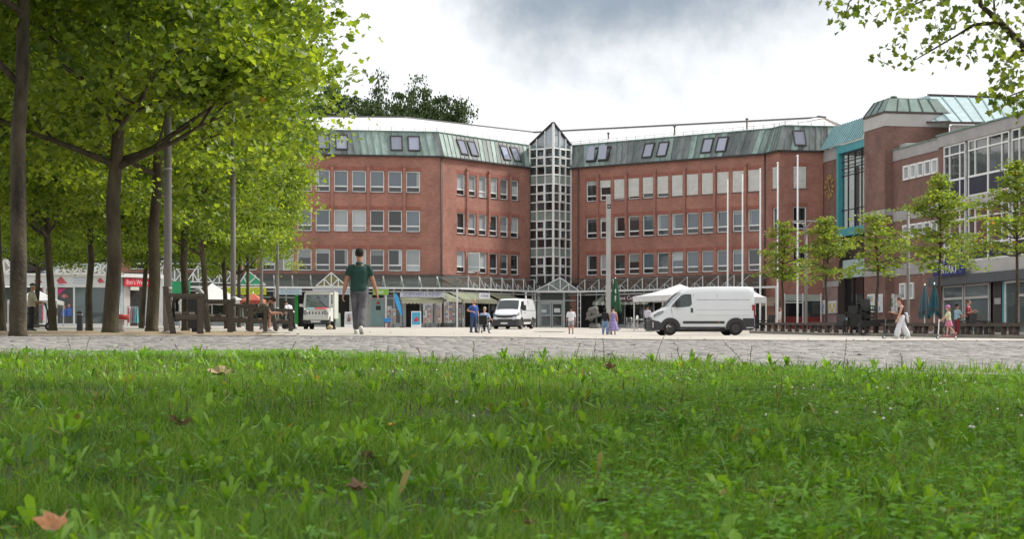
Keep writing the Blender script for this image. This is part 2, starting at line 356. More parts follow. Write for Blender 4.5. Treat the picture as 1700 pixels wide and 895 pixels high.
# ---- setts of the near strip: real blocks, laid askew
def setts():
    ang = R(-33); c, s = math.cos(ang), math.sin(ang); L, W, gap = 0.25, 0.165, 0.012
    a, b = np.meshgrid(np.arange(-220, 220), np.arange(-330, 330)); a = a.ravel(); b = b.ravel()
    px = (a+0.5*(b % 2))*L; py = b*W
    x = px*c-py*s; y = 27+px*s+py*c
    k = (y > edgeY(x)-0.8) & (y < 33.75) & (np.abs(x) < 0.33*y+1.5); x, y = x[k], y[k]; n = len(x)
    hl, hw = (L-gap)/2, (W-gap)/2; bev = 0.008
    rot = RNG.normal(0, 0.02, n); ca, sa = np.cos(ang+rot), np.sin(ang+rot); dz = RNG.normal(0, 0.003, n); tx = RNG.normal(0, 0.02, n); ty = RNG.normal(0, 0.02, n)
    V = []
    for (ix, iy) in ((-1,-1),(1,-1),(1,1),(-1,1)):
        lx, ly = ix*(hl-bev), iy*(hw-bev); gx, gy = x+lx*ca-ly*sa, y+lx*sa+ly*ca
        V.append(np.stack([gx, gy, gz(gx, gy)-0.002+dz+lx*tx+ly*ty], -1))
    for (ix, iy) in ((-1,-1),(1,-1),(1,1),(-1,1)):
        lx, ly = ix*hl, iy*hw; gx, gy = x+lx*ca-ly*sa, y+lx*sa+ly*ca
        V.append(np.stack([gx, gy, gz(gx, gy)-0.012+dz], -1))
    for (ix, iy) in ((-1,-1),(1,-1),(1,1),(-1,1)):
        lx, ly = ix*hl, iy*hw; gx, gy = x+lx*ca-ly*sa, y+lx*sa+ly*ca
        V.append(np.stack([gx, gy, gz(gx, gy)-0.10], -1))
    V = np.stack(V, 1).reshape(-1, 3)
    f = np.array([(0,1,2,3)]+[(4+i, 4+(i+1)%4, (i+1)%4, i) for i in range(4)]+[(8+i, 8+(i+1)%4, 4+(i+1)%4, 4+i) for i in range(4)])
    loops = (np.arange(n)[:, None, None]*12+f[None]).reshape(-1)
    m = bpy.data.materials.new('sett'); m.use_nodes = True; t = m.node_tree; b_ = t.nodes['Principled BSDF']; b_.inputs['Roughness'].default_value = 0.8
    ge = t.nodes.new('ShaderNodeNewGeometry'); tc = t.nodes.new('ShaderNodeTexCoord'); nz = t.nodes.new('ShaderNodeTexNoise'); nz.inputs['Scale'].default_value = 0.5; nz.inputs['Detail'].default_value = 8; nz.inputs['Roughness'].default_value = 0.7; t.links.new(tc.outputs['Object'], nz.inputs[0])
    ad = t.nodes.new('ShaderNodeMath'); ad.operation = 'MULTIPLY_ADD'; t.links.new(ge.outputs['Random Per Island'], ad.inputs[0]); ad.inputs[1].default_value = 0.28; t.links.new(nz.outputs[0], ad.inputs[2])
    rp = t.nodes.new('ShaderNodeValToRGB'); rp.color_ramp.elements[0].position = 0.4; rp.color_ramp.elements[1].position = 1.0
    rp.color_ramp.elements[0].color = (0.20, 0.19, 0.178, 1); rp.color_ramp.elements[1].color = (0.30, 0.285, 0.268, 1); t.links.new(ad.outputs[0], rp.inputs[0]); t.links.new(rp.outputs[0], b_.inputs['Base Color'])
    n2 = t.nodes.new('ShaderNodeTexNoise'); n2.inputs['Scale'].default_value = 60; t.links.new(tc.outputs['Object'], n2.inputs[0]); bp = t.nodes.new('ShaderNodeBump'); bp.inputs['Strength'].default_value = 0.4; bp.inputs['Distance'].default_value = 0.01; t.links.new(n2.outputs[0], bp.inputs['Height']); t.links.new(bp.outputs[0], b_.inputs['Normal'])
    tag(link('paving_setts', arr_mesh('paving_setts', V, loops, np.full(n*9, 4), m)), kind='stuff')
setts()

# ---- kerb between setts and flags: single stones, part of the setting
M_kerb = mat('kerb_stone', (0.40, 0.375, 0.34), 0.85, var=0.15, scale=3, rand=0.12)
kerb = tag(link('kerb', None), kind='structure')
for k in range(22):
    xa = -11+k*1.0; mb = MB(); pts = []
    for (x, y, dz) in ((xa+0.008, 33.78, -0.1), (xa+0.992, 33.78, -0.1), (xa+0.992, 33.95, -0.1), (xa+0.008, 33.95, -0.1), (xa+0.008, 33.78, 0.016), (xa+0.992, 33.78, 0.016), (xa+0.992, 33.95, 0.012), (xa+0.008, 33.95, 0.012)):
        pts.append((x-xa, y-33.8, g(x, y)+dz))
    mb.hexa(pts); mb.build('kerb_stone', M_kerb, kerb, (xa, 33.8, 0))

# ---- earth bed under the plane trees
sheet('tree_bed', np.linspace(-24, -3.4, 60), np.linspace(34.3, 62, 60), lambda X, Y: gz(X, Y)+0.006+0.012*np.sin(X*5)*np.sin(Y*3),
      mat('bed_earth', (0.20, 0.145, 0.085), 0.95, var=0.3, scale=3, bump=0.6, bscale=25, col2=(0.36, 0.29, 0.20)), mask=lambda X, Y: X < -4.6-0.16*(Y-34)+0.4*np.sin(Y*0.8))

# ---- lawn
ysl = np.concatenate([np.arange(-14, 2, 1.0), np.arange(2, 26.6, 0.4)])
M_soil = mat('lawn_soil', (0.035, 0.045, 0.015), 0.95, var=0.3, scale=8, col2=(0.06, 0.075, 0.02))
def lawn_z(X, Y):
    z = lawn(X, Y); d = np.clip((edgeY(X)+0.1-Y)/0.5, 0, 1); return np.where(d < 1, z*d+(gz(X, Y)-0.1)*(1-d), z)
sheet('lawn', np.linspace(-16, 16, 81), ysl, lawn_z, M_soil, mask=lambda X, Y: Y < edgeY(X)+0.1)

def grass_patch():
    parts = []
    for (y0, y1, dens, hw, hh) in ((2.6, 5.5, 5400, 0.0020, 0.062), (5.5, 9.5, 3700, 0.0023, 0.064), (9.5, 15, 1600, 0.0029, 0.066), (15, 26, 780, 0.0040, 0.066)):
        ymid = (y0+y1)/2; wx = 0.285*y1+0.7
        n = int((y1-y0)*2*wx*dens); x = RNG.uniform(-wx, wx, n); y = RNG.uniform(y0, y1, n)
        k = (y < edgeY(x)+RNG.normal(0, 0.10, n)) & (np.abs(x) < 0.285*y+0.7); x, y = x[k], y[k]
        # clumping and mown patches
        cl = np.sin(x*3.1+np.sin(y*2.3))*np.sin(y*2.7+np.sin(x*1.9)); k = RNG.random(len(x)) < 0.72+0.28*cl; x, y, cl = x[k], y[k], cl[k]
        n = len(x); h = hh*(0.4+1.0*RNG.random(n))*(1+0.28*cl)*np.where(RNG.random(n) < 0.06, 1.8, 1.0); parts.append((x, y, h, np.full(n, hw)*(0.7+0.6*RNG.random(n))))
    # the taller fringe along the lawn's edge
    n = 2600; x = RNG.uniform(-8, 7, n); y = edgeY(x)+RNG.normal(-0.05, 0.16, n); k = np.sin(x*1.7)+np.sin(x*4.1+1) > -0.6; x, y = x[k], y[k]; n = len(x)
    parts.append((x, y, 0.05+0.13*RNG.random(n)**2, np.full(n, 0.0042)))
    x, y, h, wd = (np.concatenate([p[i] for p in parts]) for i in range(4)); n = len(x)
    z = lawn(x, y); a = RNG.uniform(0, 2*np.pi, n); sx, sy = np.cos(a), np.sin(a); b = RNG.uniform(0, 2*np.pi, n); bend = h*np.clip(RNG.normal(0.6, 0.4, n), 0, 1.6); bx, by = np.cos(b), np.sin(b)
    P0 = np.stack([x, y, z-0.01], -1); S = np.stack([sx*wd, sy*wd, 0*wd], -1); B = np.stack([bx*bend, by*bend, 0*bend], -1); H = np.stack([0*h, 0*h, h], -1)
    V = np.stack([P0-S, P0+S, P0+0.55*H+0.28*B-0.85*S, P0+0.55*H+0.28*B+0.85*S, P0+H*0.95+B], 1).reshape(-1, 3)
    f = np.array([0,1,3,2, 2,3,4]); loops = (np.arange(n)[:, None]*5+f).reshape(-1); tot = np.tile([4, 3], n)
    m = leaf_mat('grass_blade', (0.024, 0.085, 0.009), (0.215, 0.375, 0.045), trans=0.42, tcol=(1.3, 1.3, 0.4), noise_scale=1.6, rough=0.45, dead=(0.03, (0.34, 0.29, 0.13)))
    tag(link('grass', arr_mesh('grass', V, loops, tot, m)), kind='stuff')
grass_patch()

# ---- broad-leaved weeds in the lawn: rosettes of bent leaf strips
def strip_leaves(base, az, length, width, rise, droop, shape, seg=5, toothed=0.0):
    """vectorised leaf strips: base (n,3)"""
    n = len(base); t = np.linspace(0, 1, seg+1); wprof = np.interp(t, *shape)
    rows = []
    for i, ti in enumerate(t):
        out = length*(ti*np.cos(rise)-0.0*ti); up = length*(ti*np.sin(rise)-droop*ti*ti)
        c = base+np.stack([np.cos(az)*out, np.sin(az)*out, up], -1)
        wd = width*wprof[i]*(1-toothed*(i % 2))
        sd = np.stack([-np.sin(az)*wd, np.cos(az)*wd, 0*wd], -1); lift = np.stack([0*wd, 0*wd, wd*0.35], -1)
        rows += [c-sd+lift, c, c+sd+lift]
    V = np.stack(rows, 1).reshape(-1, 3); f = []
    for i in range(seg):
        a, b = 3*i, 3*i+3; f += [(a, a+1, b+1, b), (a+1, a+2, b+2, b+1)]
    f = np.array(f); loops = (np.arange(n)[:, None, None]*(3*(seg+1))+f[None]).reshape(-1)
    return V, loops, n*len(f)
def join(parts):
    V, L, T, off = [], [], [], 0
    for v, l, t in parts: V.append(v); L.append(l+off); T.append(t); off += len(v)
    return np.concatenate(V), np.concatenate(L), sum(T)
def scatter(n, y0, y1, bias=None):
    y = y0+(y1-y0)*RNG.random(n)**1.15; x = RNG.uniform(-1, 1, n)*(0.285*y+0.4); k = y < edgeY(x)-0.05
    if bias is not None: k &= RNG.random(n) < bias(x, y)
    return x[k], y[k]
def weeds():
    parts = []
    lance = ([0, 0.15, 0.5, 0.8, 1], [0.12, 0.35, 1, 0.75, 0.06]); oval = ([0, 0.25, 0.45, 0.8, 1], [0.1, 0.15, 0.95, 0.9, 0.1])
    for cnt, y0, y1, ln, wd, shp, tooth, per in ((170, 3.2, 7.5, 0.07, 0.0145, oval, 0, 5), (300, 3.2, 8, 0.095, 0.0125, lance, 0.45, 6), (60, 3.2, 8, 0.10, 0.018, oval, 0.1, 4), (330, 7, 22, 0.09, 0.016, oval, 0, 5), (520, 7, 23, 0.115, 0.016, lance, 0.4, 6)):
        x, y = scatter(cnt, y0, y1, lambda x, y: 0.35+0.65*(np.sin(x*2.2+y*1.1)*np.sin(y*1.7-x) > -0.2))
        n = len(x); xr = np.repeat(x, per)+RNG.normal(0, 0.012, n*per); yr = np.repeat(y, per)+RNG.normal(0, 0.012, n*per); m = n*per
        parts.append(strip_leaves(np.stack([xr, yr, lawn(xr, yr)+0.012], -1), RNG.uniform(0, 6.283, m), ln*(0.65+0.7*RNG.random(m)), wd*(0.7+0.6*RNG.random(m)), RNG.uniform(0.55, 1.35, m), RNG.uniform(0.0, 0.45, m), shp, 5, tooth))
    # dandelion tufts standing on the lawn's rim against the paving
    x = np.array([1.95, 2.35, 2.75, 3.3, 3.75, 0.35, -0.1, 1.55, 4.2, -2.2, -4.2, -3.6, -5.5, 2.9, 2.1]); y = edgeY(x)-0.35; per = 9; xr = np.repeat(x, per); yr = np.repeat(y, per); m = len(xr)
    parts.append(strip_leaves(np.stack([xr, yr, lawn(xr, yr)+0.01], -1), RNG.uniform(0, 6.283, m), 0.17*(0.6+0.6*RNG.random(m)), np.full(m, 0.026), RNG.uniform(0.8, 1.4, m), RNG.uniform(0.0, 0.35, m), lance, 7, 0.4))
    # one big blurred dock at the right-hand corner, close to the lens
    x = np.full(9, 1.02)+RNG.normal(0, 0.03, 9); y = np.full(9, 3.75)+RNG.normal(0, 0.03, 9)
    parts.append(strip_leaves(np.stack([x, y, lawn(x, y)+0.01], -1), RNG.uniform(0, 6.283, 9), 0.17*(0.8+0.4*RNG.random(9)), np.full(9, 0.03), RNG.uniform(0.7, 1.3, 9), RNG.uniform(0.05, 0.3, 9), lance, 7, 0.0))
    V, L, T = join(parts)
    m = leaf_mat('weed_leaf', (0.045, 0.145, 0.016), (0.27, 0.47, 0.05), trans=0.44, tcol=(1.3, 1.25, 0.45), noise_scale=1.8, rough=0.42, dead=(0.03, (0.30, 0.25, 0.07)))
    tag(link('lawn_weeds', arr_mesh('lawn_weeds', V, L, np.full(T, 4), m)), kind='stuff')
    # clover: three small leaflets on a stalk, thick on the right and by the left rim
    def cb(x, y): return np.clip(np.maximum(1.2*(x/(0.285*y) > 0.15)*(y < 17)*(y > 4), 0.9*((x > -6.4) & (x < -1.6) & (y > 20)))+0.12, 0, 1)
    x1, y1 = scatter(12000, 3.6, 24, cb); xe = RNG.uniform(-5.4, -1.2, 1500); ye = edgeY(xe)-RNG.random(1500)*1.6; x = np.concatenate([x1, xe]); y = np.concatenate([y1, ye]); n = len(x)
    h = 0.045+0.05*RNG.random(n); b = np.stack([x, y, lawn(x, y)+h], -1); parts = []
    for k in range(3):
        parts.append(strip_leaves(b, RNG.uniform(0, 0.4, n)+2.094*k+x*7, 0.022*(0.8+0.5*RNG.random(n)), 0.0115*(0.8+0.4*RNG.random(n)), RNG.uniform(-0.3, 0.5, n), np.zeros(n), ([0, 0.4, 0.75, 1], [0.15, 0.85, 1, 0.4]), 3))
    V, L, T = join(parts)
    tag(link('clover', arr_mesh('clover', V, L, np.full(T, 4), leaf_mat('clover_leaf', (0.05, 0.17, 0.02), (0.21, 0.43, 0.045), trans=0.4, tcol=(1.2, 1.2, 0.5)))), kind='stuff')
    # clover heads
    x, y = scatter(230, 8, 21, lambda x, y: 0.06+0.9*(x > 0.14*y)); mb = MB()
    xs_ = np.concatenate([x[:130], np.array([-1.6, -1.15, -0.95, -0.9, 0.0, 0.5, 0.62])]); ys_ = np.concatenate([y[:130], np.array([15.1, 14.9, 14.4, 14.8, 15.2, 14.2, 14.4])])
    for xx, yy_ in zip(xs_, ys_):
        z = float(lawn(xx, yy_)); hh = random.uniform(0.075, 0.11); mb.mat(1); mb.tube([(xx, yy_, z), (xx+random.uniform(-.01, .01), yy_, z+hh)], 0.0015, 4, False); mb.mat(0)
        mb.ball((xx, yy_, z+hh), (0.008, 0.008, 0.0065), 6, 5)
    mb.build('clover_flowers', [mat('clover_white', (0.72, 0.70, 0.62), 0.8, var=0.2, scale=60), MATS['weed_leaf']]); tag(bpy.data.objects['clover_flowers'], kind='stuff')
    # brown plantain spikes and a few tall dry stalks leaning in front of the paving
    mb = MB(); x, y = scatter(420, 9, 23)
    for xx, yy_ in zip(x, y):
        z = float(lawn(xx, yy_)); hh = random.uniform(0.07, 0.15); dx_ = random.uniform(-.012, .012)
        mb.tube([(xx, yy_, z), (xx+dx_*0.5, yy_, z+hh*0.55), (xx+dx_, yy_, z+hh*0.6), (xx+dx_*1.4, yy_, z+hh)], [0.0013, 0.0013, 0.0038, 0.002], 4)
    for px, Yv, top, lean in ((1085, 18.6, 535, 28), (1003, 19.2, 560, -2), (1240, 18.0, 566, -40), (1130, 18.6, 575, -6), (955, 19.6, 568, 8), (785, 19.9, 566, 2), (700, 20.2, 577, -8), (1245, 18.1, 573, 3), (1400, 17.6, 560, 6), (985, 19.4, 566, 4), (480, 20.4, 566, 12), (300, 20.6, 570, -10), (120, 20.7, 560, -8), (140, 20.8, 558, 10), (330, 20.5, 572, 6), (640, 20.2, 575, 5), (1500, 17.5, 585, -5)):
        q = P(px, 600, Yv); z = float(lawn(q.x, q.y)); t_ = P(px+lean, top, Yv)
        mid = Vector((q.x+(t_.x-q.x)*0.4, Yv, z+(t_.z-z)*0.5)); mb.tube([(q.x, Yv, z), mid, t_], [0.0028, 0.0024, 0.0016], 4)
        for j in range(5):
            a = 0.55+0.09*j; c_ = mid.lerp(t_, (a-0.5)*2); mb.ball(c_+Vector((random.uniform(-.008, .008), 0, 0)), (0.005, 0.005, 0.009), 5, 4)
    mb.build('seed_stalks', mat('dry_stalk', (0.11, 0.085, 0.035), 0.9, var=0.35, scale=9)); tag(bpy.data.objects['seed_stalks'], kind='stuff')
weeds()

# ---- single fallen leaves on the grass
def fallen_leaf(size, col, curl, fold=0.0):
    out = [(0,0),(.22,-.12),(0.42,-0.04),(0.40,0.2),(0.62,0.40),(.45,.52),(0.34,0.60),(.2,.85),(0,1.0),(-.16,.82),(-0.32,0.6),(-0.6,0.46),(-0.42,0.2),(-0.44,-0.06),(-.2,-.1)]
    mb = MB(); rs = random.Random(int(size*1e5)); c = mb._p((0, 0.35*size, 0)); mid, ring = [], []
    for i, (a, b) in enumerate(out):
        r = math.hypot(a, b-0.35); f_ = lambda q: curl*size*((r*q)**1.6)*(1.0+0.5*math.sin(i*2.1))+fold*size*abs(a)*q+fold*.5*size*max(0, b-.5)*q
        mid.append(mb._p((a*.55*size, (.35+(b-.35)*.55)*size, f_(.55)+rs.uniform(-.09, .09)*size))); ring.append(mb._p((a*size, b*size, f_(1)+rs.uniform(-.10, .16)*size)))
    n = len(ring)
    for i in range(n): mb.face((c, mid[i], mid[(i+1) % n])); mb.face((mid[i], ring[i], ring[(i+1) % n], mid[(i+1) % n]))
    mb.smooth = False; mb.mat(1); mb.tube([(0, 0.3*size, 0), (0, -0.1*size, 0.02*size), (0.06*size, -0.5*size, 0.1*size)], 0.012*size, 5)
    return mb
for px, py, wpx, col, curl, rz, txt in (
    (92, 886, 76, 'leaf_rust', 0.5, 0.5, 'large curled rust-brown maple leaf lying in the grass at the lower left corner'),
    (376, 625, 44, 'leaf_straw', 0.35, 1.2, 'pale straw-coloured dry leaf in the grass below the sitting man'),
    (302, 706, 46, 'leaf_tan', 0.4, 0.4, 'flat dull brown leaf half sunk in the grass at mid-left'),
    (648, 708, 18, 'leaf_yellow', 0.5, 0.2, 'small bright yellow leaf standing in the grass'),
    (622, 762, 40, 'leaf_straw', 0.3, 1.0, 'narrow pale yellowish leaf lying slanted in the grass'),
    (604, 815, 40, 'leaf_tan', 0.55, 2.0, 'curled tan leaf lying below the slanted pale leaf'),
    (1018, 614, 24, 'leaf_tan', 0.95, 0.9, 'crumpled brown leaf standing on the rim of the lawn by the paving'),
    (1002, 838, 28, 'leaf_dark', 0.6, 2.9, 'reddish dark brown curled leaf in the near grass'),
    (882, 872, 24, 'leaf_tan', 0.7, 0.5, 'small tan folded leaf low in the grass near the bottom edge'),
    (1302, 842, 22, 'leaf_dark', 0.9, 1.4, 'blackish brown shrivelled leaf upright in the grass to the right'),
    (1213, 826, 22, 'leaf_rust', 0.8, 1.9, 'small rust-coloured shrivelled leaf among clover to the right')):
    cols = {'leaf_rust': (0.40, 0.19, 0.085), 'leaf_straw': (0.30, 0.24, 0.11), 'leaf_tan': (0.22, 0.135, 0.065), 'leaf_yellow': (0.5, 0.33, 0.04), 'leaf_dark': (0.12, 0.05, 0.03)}
    lo, hi = 3.4, 22.0
    for _ in range(40):
        md = (lo+hi)/2; yimg = HY-(float(lawn((px-CX)/F*md, md))+0.055)*F/md
        if yimg > py: lo = md
        else: hi = md
    Yv = lo; size = wpx*Yv/F*0.85
    o = fallen_leaf(size*(.8 if wpx > 70 else 1), col, curl*(.4 if wpx > 70 else 1), .6 if wpx > 70 else .25).build('fallen_leaf', [mat(col, cols[col], 0.7, var=0.35, scale=18), mat('leaf_stalk', (0.2, 0.1, 0.05), 0.8)])
    o.location = P(px, py, Yv); o.rotation_euler = (R(random.uniform(-8, 14)) if wpx < 70 else R(24), R(random.uniform(-18, 18)), rz); tag(o, txt, 'leaf', 'fallen leaves on the lawn')

# ---- bits of leaf litter on the paving, and one cover plate
def litter():
    n = 150; u = RNG.uniform(-.29, .29, n); y = RNG.uniform(21, 36, n); y[:40] = RNG.uniform(36, 60, 40); x = u*y; k = (y > edgeY(x)+.15); x, y = x[k], y[k]; mb = MB()
    for a, b in zip(x, y):
        z = g(a, b)+.012; s = random.uniform(.018, .055); r = random.uniform(0, 6.3); c = [(a+s*math.cos(r+q)*w_, b+s*math.sin(r+q)*w_, z+random.uniform(0, .02)) for q, w_ in ((0, 1), (1.3, .6), (2.6, .9), (3.9, .6), (5.2, .8))]; mb.mat(random.choice((0, 0, 0, 1))); mb.poly(c)
    tag(mb.build('leaf_litter', [mat('litter_dark', (.045, .03, .02), .8, var=.3), mat('litter_straw', (.40, .32, .16), .8, var=.2)]), kind='stuff')
litter()
p = on(912, 112); t = thing('manhole_cover', 'rusty brown cover plate set in the pale paving before the glass tower', 'manhole cover', p); mb = MB(); mb.lathe((0, 0, .006), [(.9, 0), (.9, .012), (.8, .014)], 20); mb.build('plate', mat('cover_rust', (.17, .11, .08), .8, var=.25), t)
mb = MB(); mb.lathe((0, 0, .004), [(.905, 0), (1.0, 0), (1.0, .012), (.905, .012)], 20, cap=False); mb.build('rim', mat('cover_rim', (.2, .19, .18), .8), t)
# ================================================================== trees
HALF = np.array([(0,0,0),(0.40,-0.06,0.16),(0.36,0.17,0.12),(0.60,0.42,0.2),(0.31,0.55,0.08),(0,1.0,-0.08)])
def leaves(pos, size, m, name, up=0.55, shape='maple', parent=None, mesh_only=True):
    n = len(pos); nr = RNG.normal(0, 1, (n, 3)); nr /= np.linalg.norm(nr, axis=1)[:, None]; nr[:, 2] = np.abs(nr[:, 2])*0.6+up; nr /= np.linalg.norm(nr, axis=1)[:, None]
    tv = RNG.normal(0, 1, (n, 3)); tv[:, 2] -= 0.5; tv -= nr*(tv*nr).sum(1)[:, None]; tv /= np.linalg.norm(tv, axis=1)[:, None]; bv = np.cross(nr, tv)
    if shape == 'maple': half = HALF
    else: half = np.array([(0,0,0),(0.42,0.35,0.12),(0.30,0.8,0.08),(0,1.0,-0.1)])
    k = len(half); L = half; Rr = half[1:-1]*np.array([-1, 1, 1]); outl = np.vstack([L, Rr]); s = size[:, None, None]
    V = pos[:, None]+s*(outl[None, :, 0:1]*bv[:, None]+(outl[None, :, 1:2]-0.4)*tv[:, None]+outl[None, :, 2:3]*nr[:, None])
    f1 = list(range(k)); f2 = [0]+[k-1]+list(range(2*k-3, k-1, -1)); f = np.array(f1+f2)
    loops = (np.arange(n)[:, None]*len(outl)+f).reshape(-1)
    return arr_mesh(name, V.reshape(-1, 3), loops, np.full(2*n, k), m)

M_bark = mat('plane_bark', (0.020, 0.015, 0.010), 0.95, var=0.4, scale=1.7, bump=1.0, bscale=14, col2=(0.105, 0.088, 0.052), stretch=(1.8, 1.8, 0.55), detail=10)
M_bark2 = mat('young_bark', (0.06, 0.045, 0.035), 0.95, var=0.35, scale=4, bump=0.5, bscale=20)
M_leafA = leaf_mat('plane_leaf', (0.045, 0.098, 0.018), (0.215, 0.31, 0.048), trans=0.55, tcol=(2.0, 1.75, 0.55), rough=0.42, noise_scale=0.45, dead=(0.0006, (0.30, 0.19, 0.04)))
M_leafO = leaf_mat('oak_leaf', (0.028, 0.055, 0.016), (0.075, 0.115, 0.032), trans=0.25, rough=0.6, noise_scale=0.3)
M_leafP = leaf_mat('pin_oak_leaf', (0.085, 0.155, 0.03), (0.24, 0.30, 0.055), trans=0.5, tcol=(1.65, 1.6, 0.6), rough=0.5, noise_scale=0.8, dead=(0.04, (0.28, 0.15, 0.05)))

def grow(seed, trunk_h, r0, zc, rad, nlimb, lean=0.0):
    """limb skeleton -> (tube list, tip points)"""
    rs = random.Random(seed); tubes = []; tips = []
    tp = [Vector((0, 0, -0.15)), Vector((0, 0, 0.12)), Vector((lean*0.25+rs.uniform(-.05,.05), rs.uniform(-.05,.05), trunk_h*0.4)), Vector((lean*0.6+rs.uniform(-.08,.08), rs.uniform(-.08,.08), trunk_h*0.75)), Vector((lean, 0, trunk_h))]
    top = Vector((lean*1.2, 0, zc+rad[2]*0.75)); tp += [tp[-1].lerp(top, 0.5)+Vector((rs.uniform(-.3,.3), rs.uniform(-.3,.3), 0)), top]
    tubes.append((tp, [r0*1.45, r0*1.08, r0*0.97, r0*0.92, r0*0.85, r0*0.45, r0*0.12], 12))
    def limb(p, d, ln, r, lvl):
        pts = [p]; q = p.copy(); dd = d.copy()
        for i in range(4):
            dd = (dd+Vector((rs.uniform(-.28,.28), rs.uniform(-.28,.28), rs.uniform(-.12,.22)))).normalized(); q = q+dd*ln/4; pts.append(q.copy())
        tubes.append((pts, [r, r*0.8, r*0.6, r*0.42, r*0.2], 7 if lvl < 2 else 5))
        if lvl < 2:
            for j in range(4 if lvl == 0 else 3):
                k = rs.uniform(0.3, 1.0); i = min(3, int(k*4)); s = pts[i].lerp(pts[i+1], k*4-i)
                nd = (dd+Vector((rs.uniform(-1,1), rs.uniform(-1,1), rs.uniform(-.5,.6)))).normalized(); limb(s, nd, ln*rs.uniform(.4,.65), r*0.45, lvl+1)
        tips.append((q, lvl))
    for i in range(nlimb):
        a = 2*math.pi*i/nlimb+rs.uniform(-.4,.4); k = rs.random(); z = trunk_h*0.9+k*(zc+rad[2]*0.4-trunk_h*0.9)
        d = Vector((math.cos(a), math.sin(a), rs.uniform(.1, .75))).normalized(); limb(Vector((lean*min(1, z/trunk_h), 0, z)), d, rad[0]*rs.uniform(.6, .95), r0*0.5*(1-0.4*k), 0)
    return tubes, tips
def tube_mesh(tubes, name, m):
    mb = MB(); mb.smooth = True
    for pts, rad, n in tubes: mb.tube(pts, rad, n)
    return mb.mesh(name, m)
def crown_points(seed, tips, zc, rad, nclus, per, spread, zmin, shell=0.55, boxy=1.0):
    r = np.random.default_rng(seed); C = []
    d = r.normal(0, 1, (nclus, 3)); d /= np.linalg.norm(d, axis=1)[:, None]; q = (shell+(1-shell)*r.random(nclus)**0.7)
    lump = 1+0.16*np.sin(d[:, 0]*5+seed)+0.14*np.sin(d[:, 1]*6+2*seed)+0.10*np.sin(d[:, 2]*7)
    d[:, 2] = np.sign(d[:, 2])*np.abs(d[:, 2])**boxy
    C = d*q[:, None]*lump[:, None]*np.array(rad)+np.array([0, 0, zc])
    if tips: C = np.vstack([C, np.array([list(t[0]) for t in tips if t[1] >= 1])])
    C = C[C[:, 2] > zmin-0.2]
    w = r.integers(int(per*0.5), int(per*1.5), len(C)); sp = spread*(0.6+0.8*r.random(len(C)))
    pos = np.repeat(C, w, 0)+r.normal(0, 1, (w.sum(), 3))*np.repeat(sp, w)[:, None]*np.array([1.15, 1.15, 0.42])
    return pos[pos[:, 2] > zmin-0.5]
def plane_variant(seed, lean, zc=8.3, zmin=3.5, th=3.6, rad=(4.7, 4.7, 5.0)):
    tubes, tips = grow(seed, th, 0.156, zc, rad, 10, lean)
    pos = crown_points(seed, tips, zc, rad, 370, 78, 0.40, zmin)
    return tube_mesh(tubes, 'plane_trunk', M_bark), leaves(pos, RNG.triangular(0.07, 0.125, 0.21, len(pos)), M_leafA, 'plane_crown', up=0.5)
PV = [plane_variant(11, 0.05), plane_variant(31, -0.3), plane_variant(37, 0.2), plane_variant(41, 0.08, 10.2, 5.9, 5.0, (4.6, 4.6, 4.4))]
def plane_tree(px, Y, var, rz, sc, label, group='plane trees in the rows on the left'):
    p = on(px, Y); t = thing('plane_tree', label, 'tree', p, rz, group)
    a = link('trunk', PV[var][0], t); b = link('crown', PV[var][1], t); t.scale = (sc, sc, sc) if Y < 60 else (sc, sc, .95); return t
plane_tree(30, 33.5, 3, 0.3, 0.96, 'thickest plane tree with mottled bark, beside the man in the cap')
plane_tree(183, 40, 1, 2.2, 1.06, 'big leaning plane tree with flaking pale bark beside the round red table')
plane_tree(252, 52, 2, 1.1, 1.10, 'plane tree just left of the thick grey lamp pole')
plane_tree(308, 67, 0, 4.0, 0.92, 'plane tree with a knotty trunk rising behind the nearest wooden bench')
plane_tree(345, 80, 1, 0.2, 0.82, 'dark slim plane tree behind the second wooden bench')
plane_tree(376, 95, 2, 3.3, 0.78, 'slender plane tree beside the second grey pole')
plane_tree(411, 84, 0, 5.1, 0.52, 'small low-crowned plane tree beside the sitting man')
plane_tree(397, 112, 1, 1.7, 0.75, 'thin far plane tree just right of the second grey pole')
plane_tree(88, 63, 1, 0.9, 0.86, 'plane tree in the second row in front of the travel shop sign')
plane_tree(148, 68, 2, 5.2, 0.86, 'bent slim plane tree in the second row by the dark bollard')
plane_tree(193, 88, 0, 1.9, 0.9, 'plane tree of the second row behind the round red table')
plane_tree(235, 97, 1, 3.7, 0.88, 'thin plane tree in front of the red shop sign')
plane_tree(3, 58, 2, 2.7, 0.9, 'plane tree cut by the left picture edge')
plane_tree(-60, 44, 0, 3.1, 0.95, 'plane tree hidden outside the left picture edge')
plane_tree(60, 100, 1, 4.6, 1.0, 'far plane tree beside the glass roof of the travel shop')

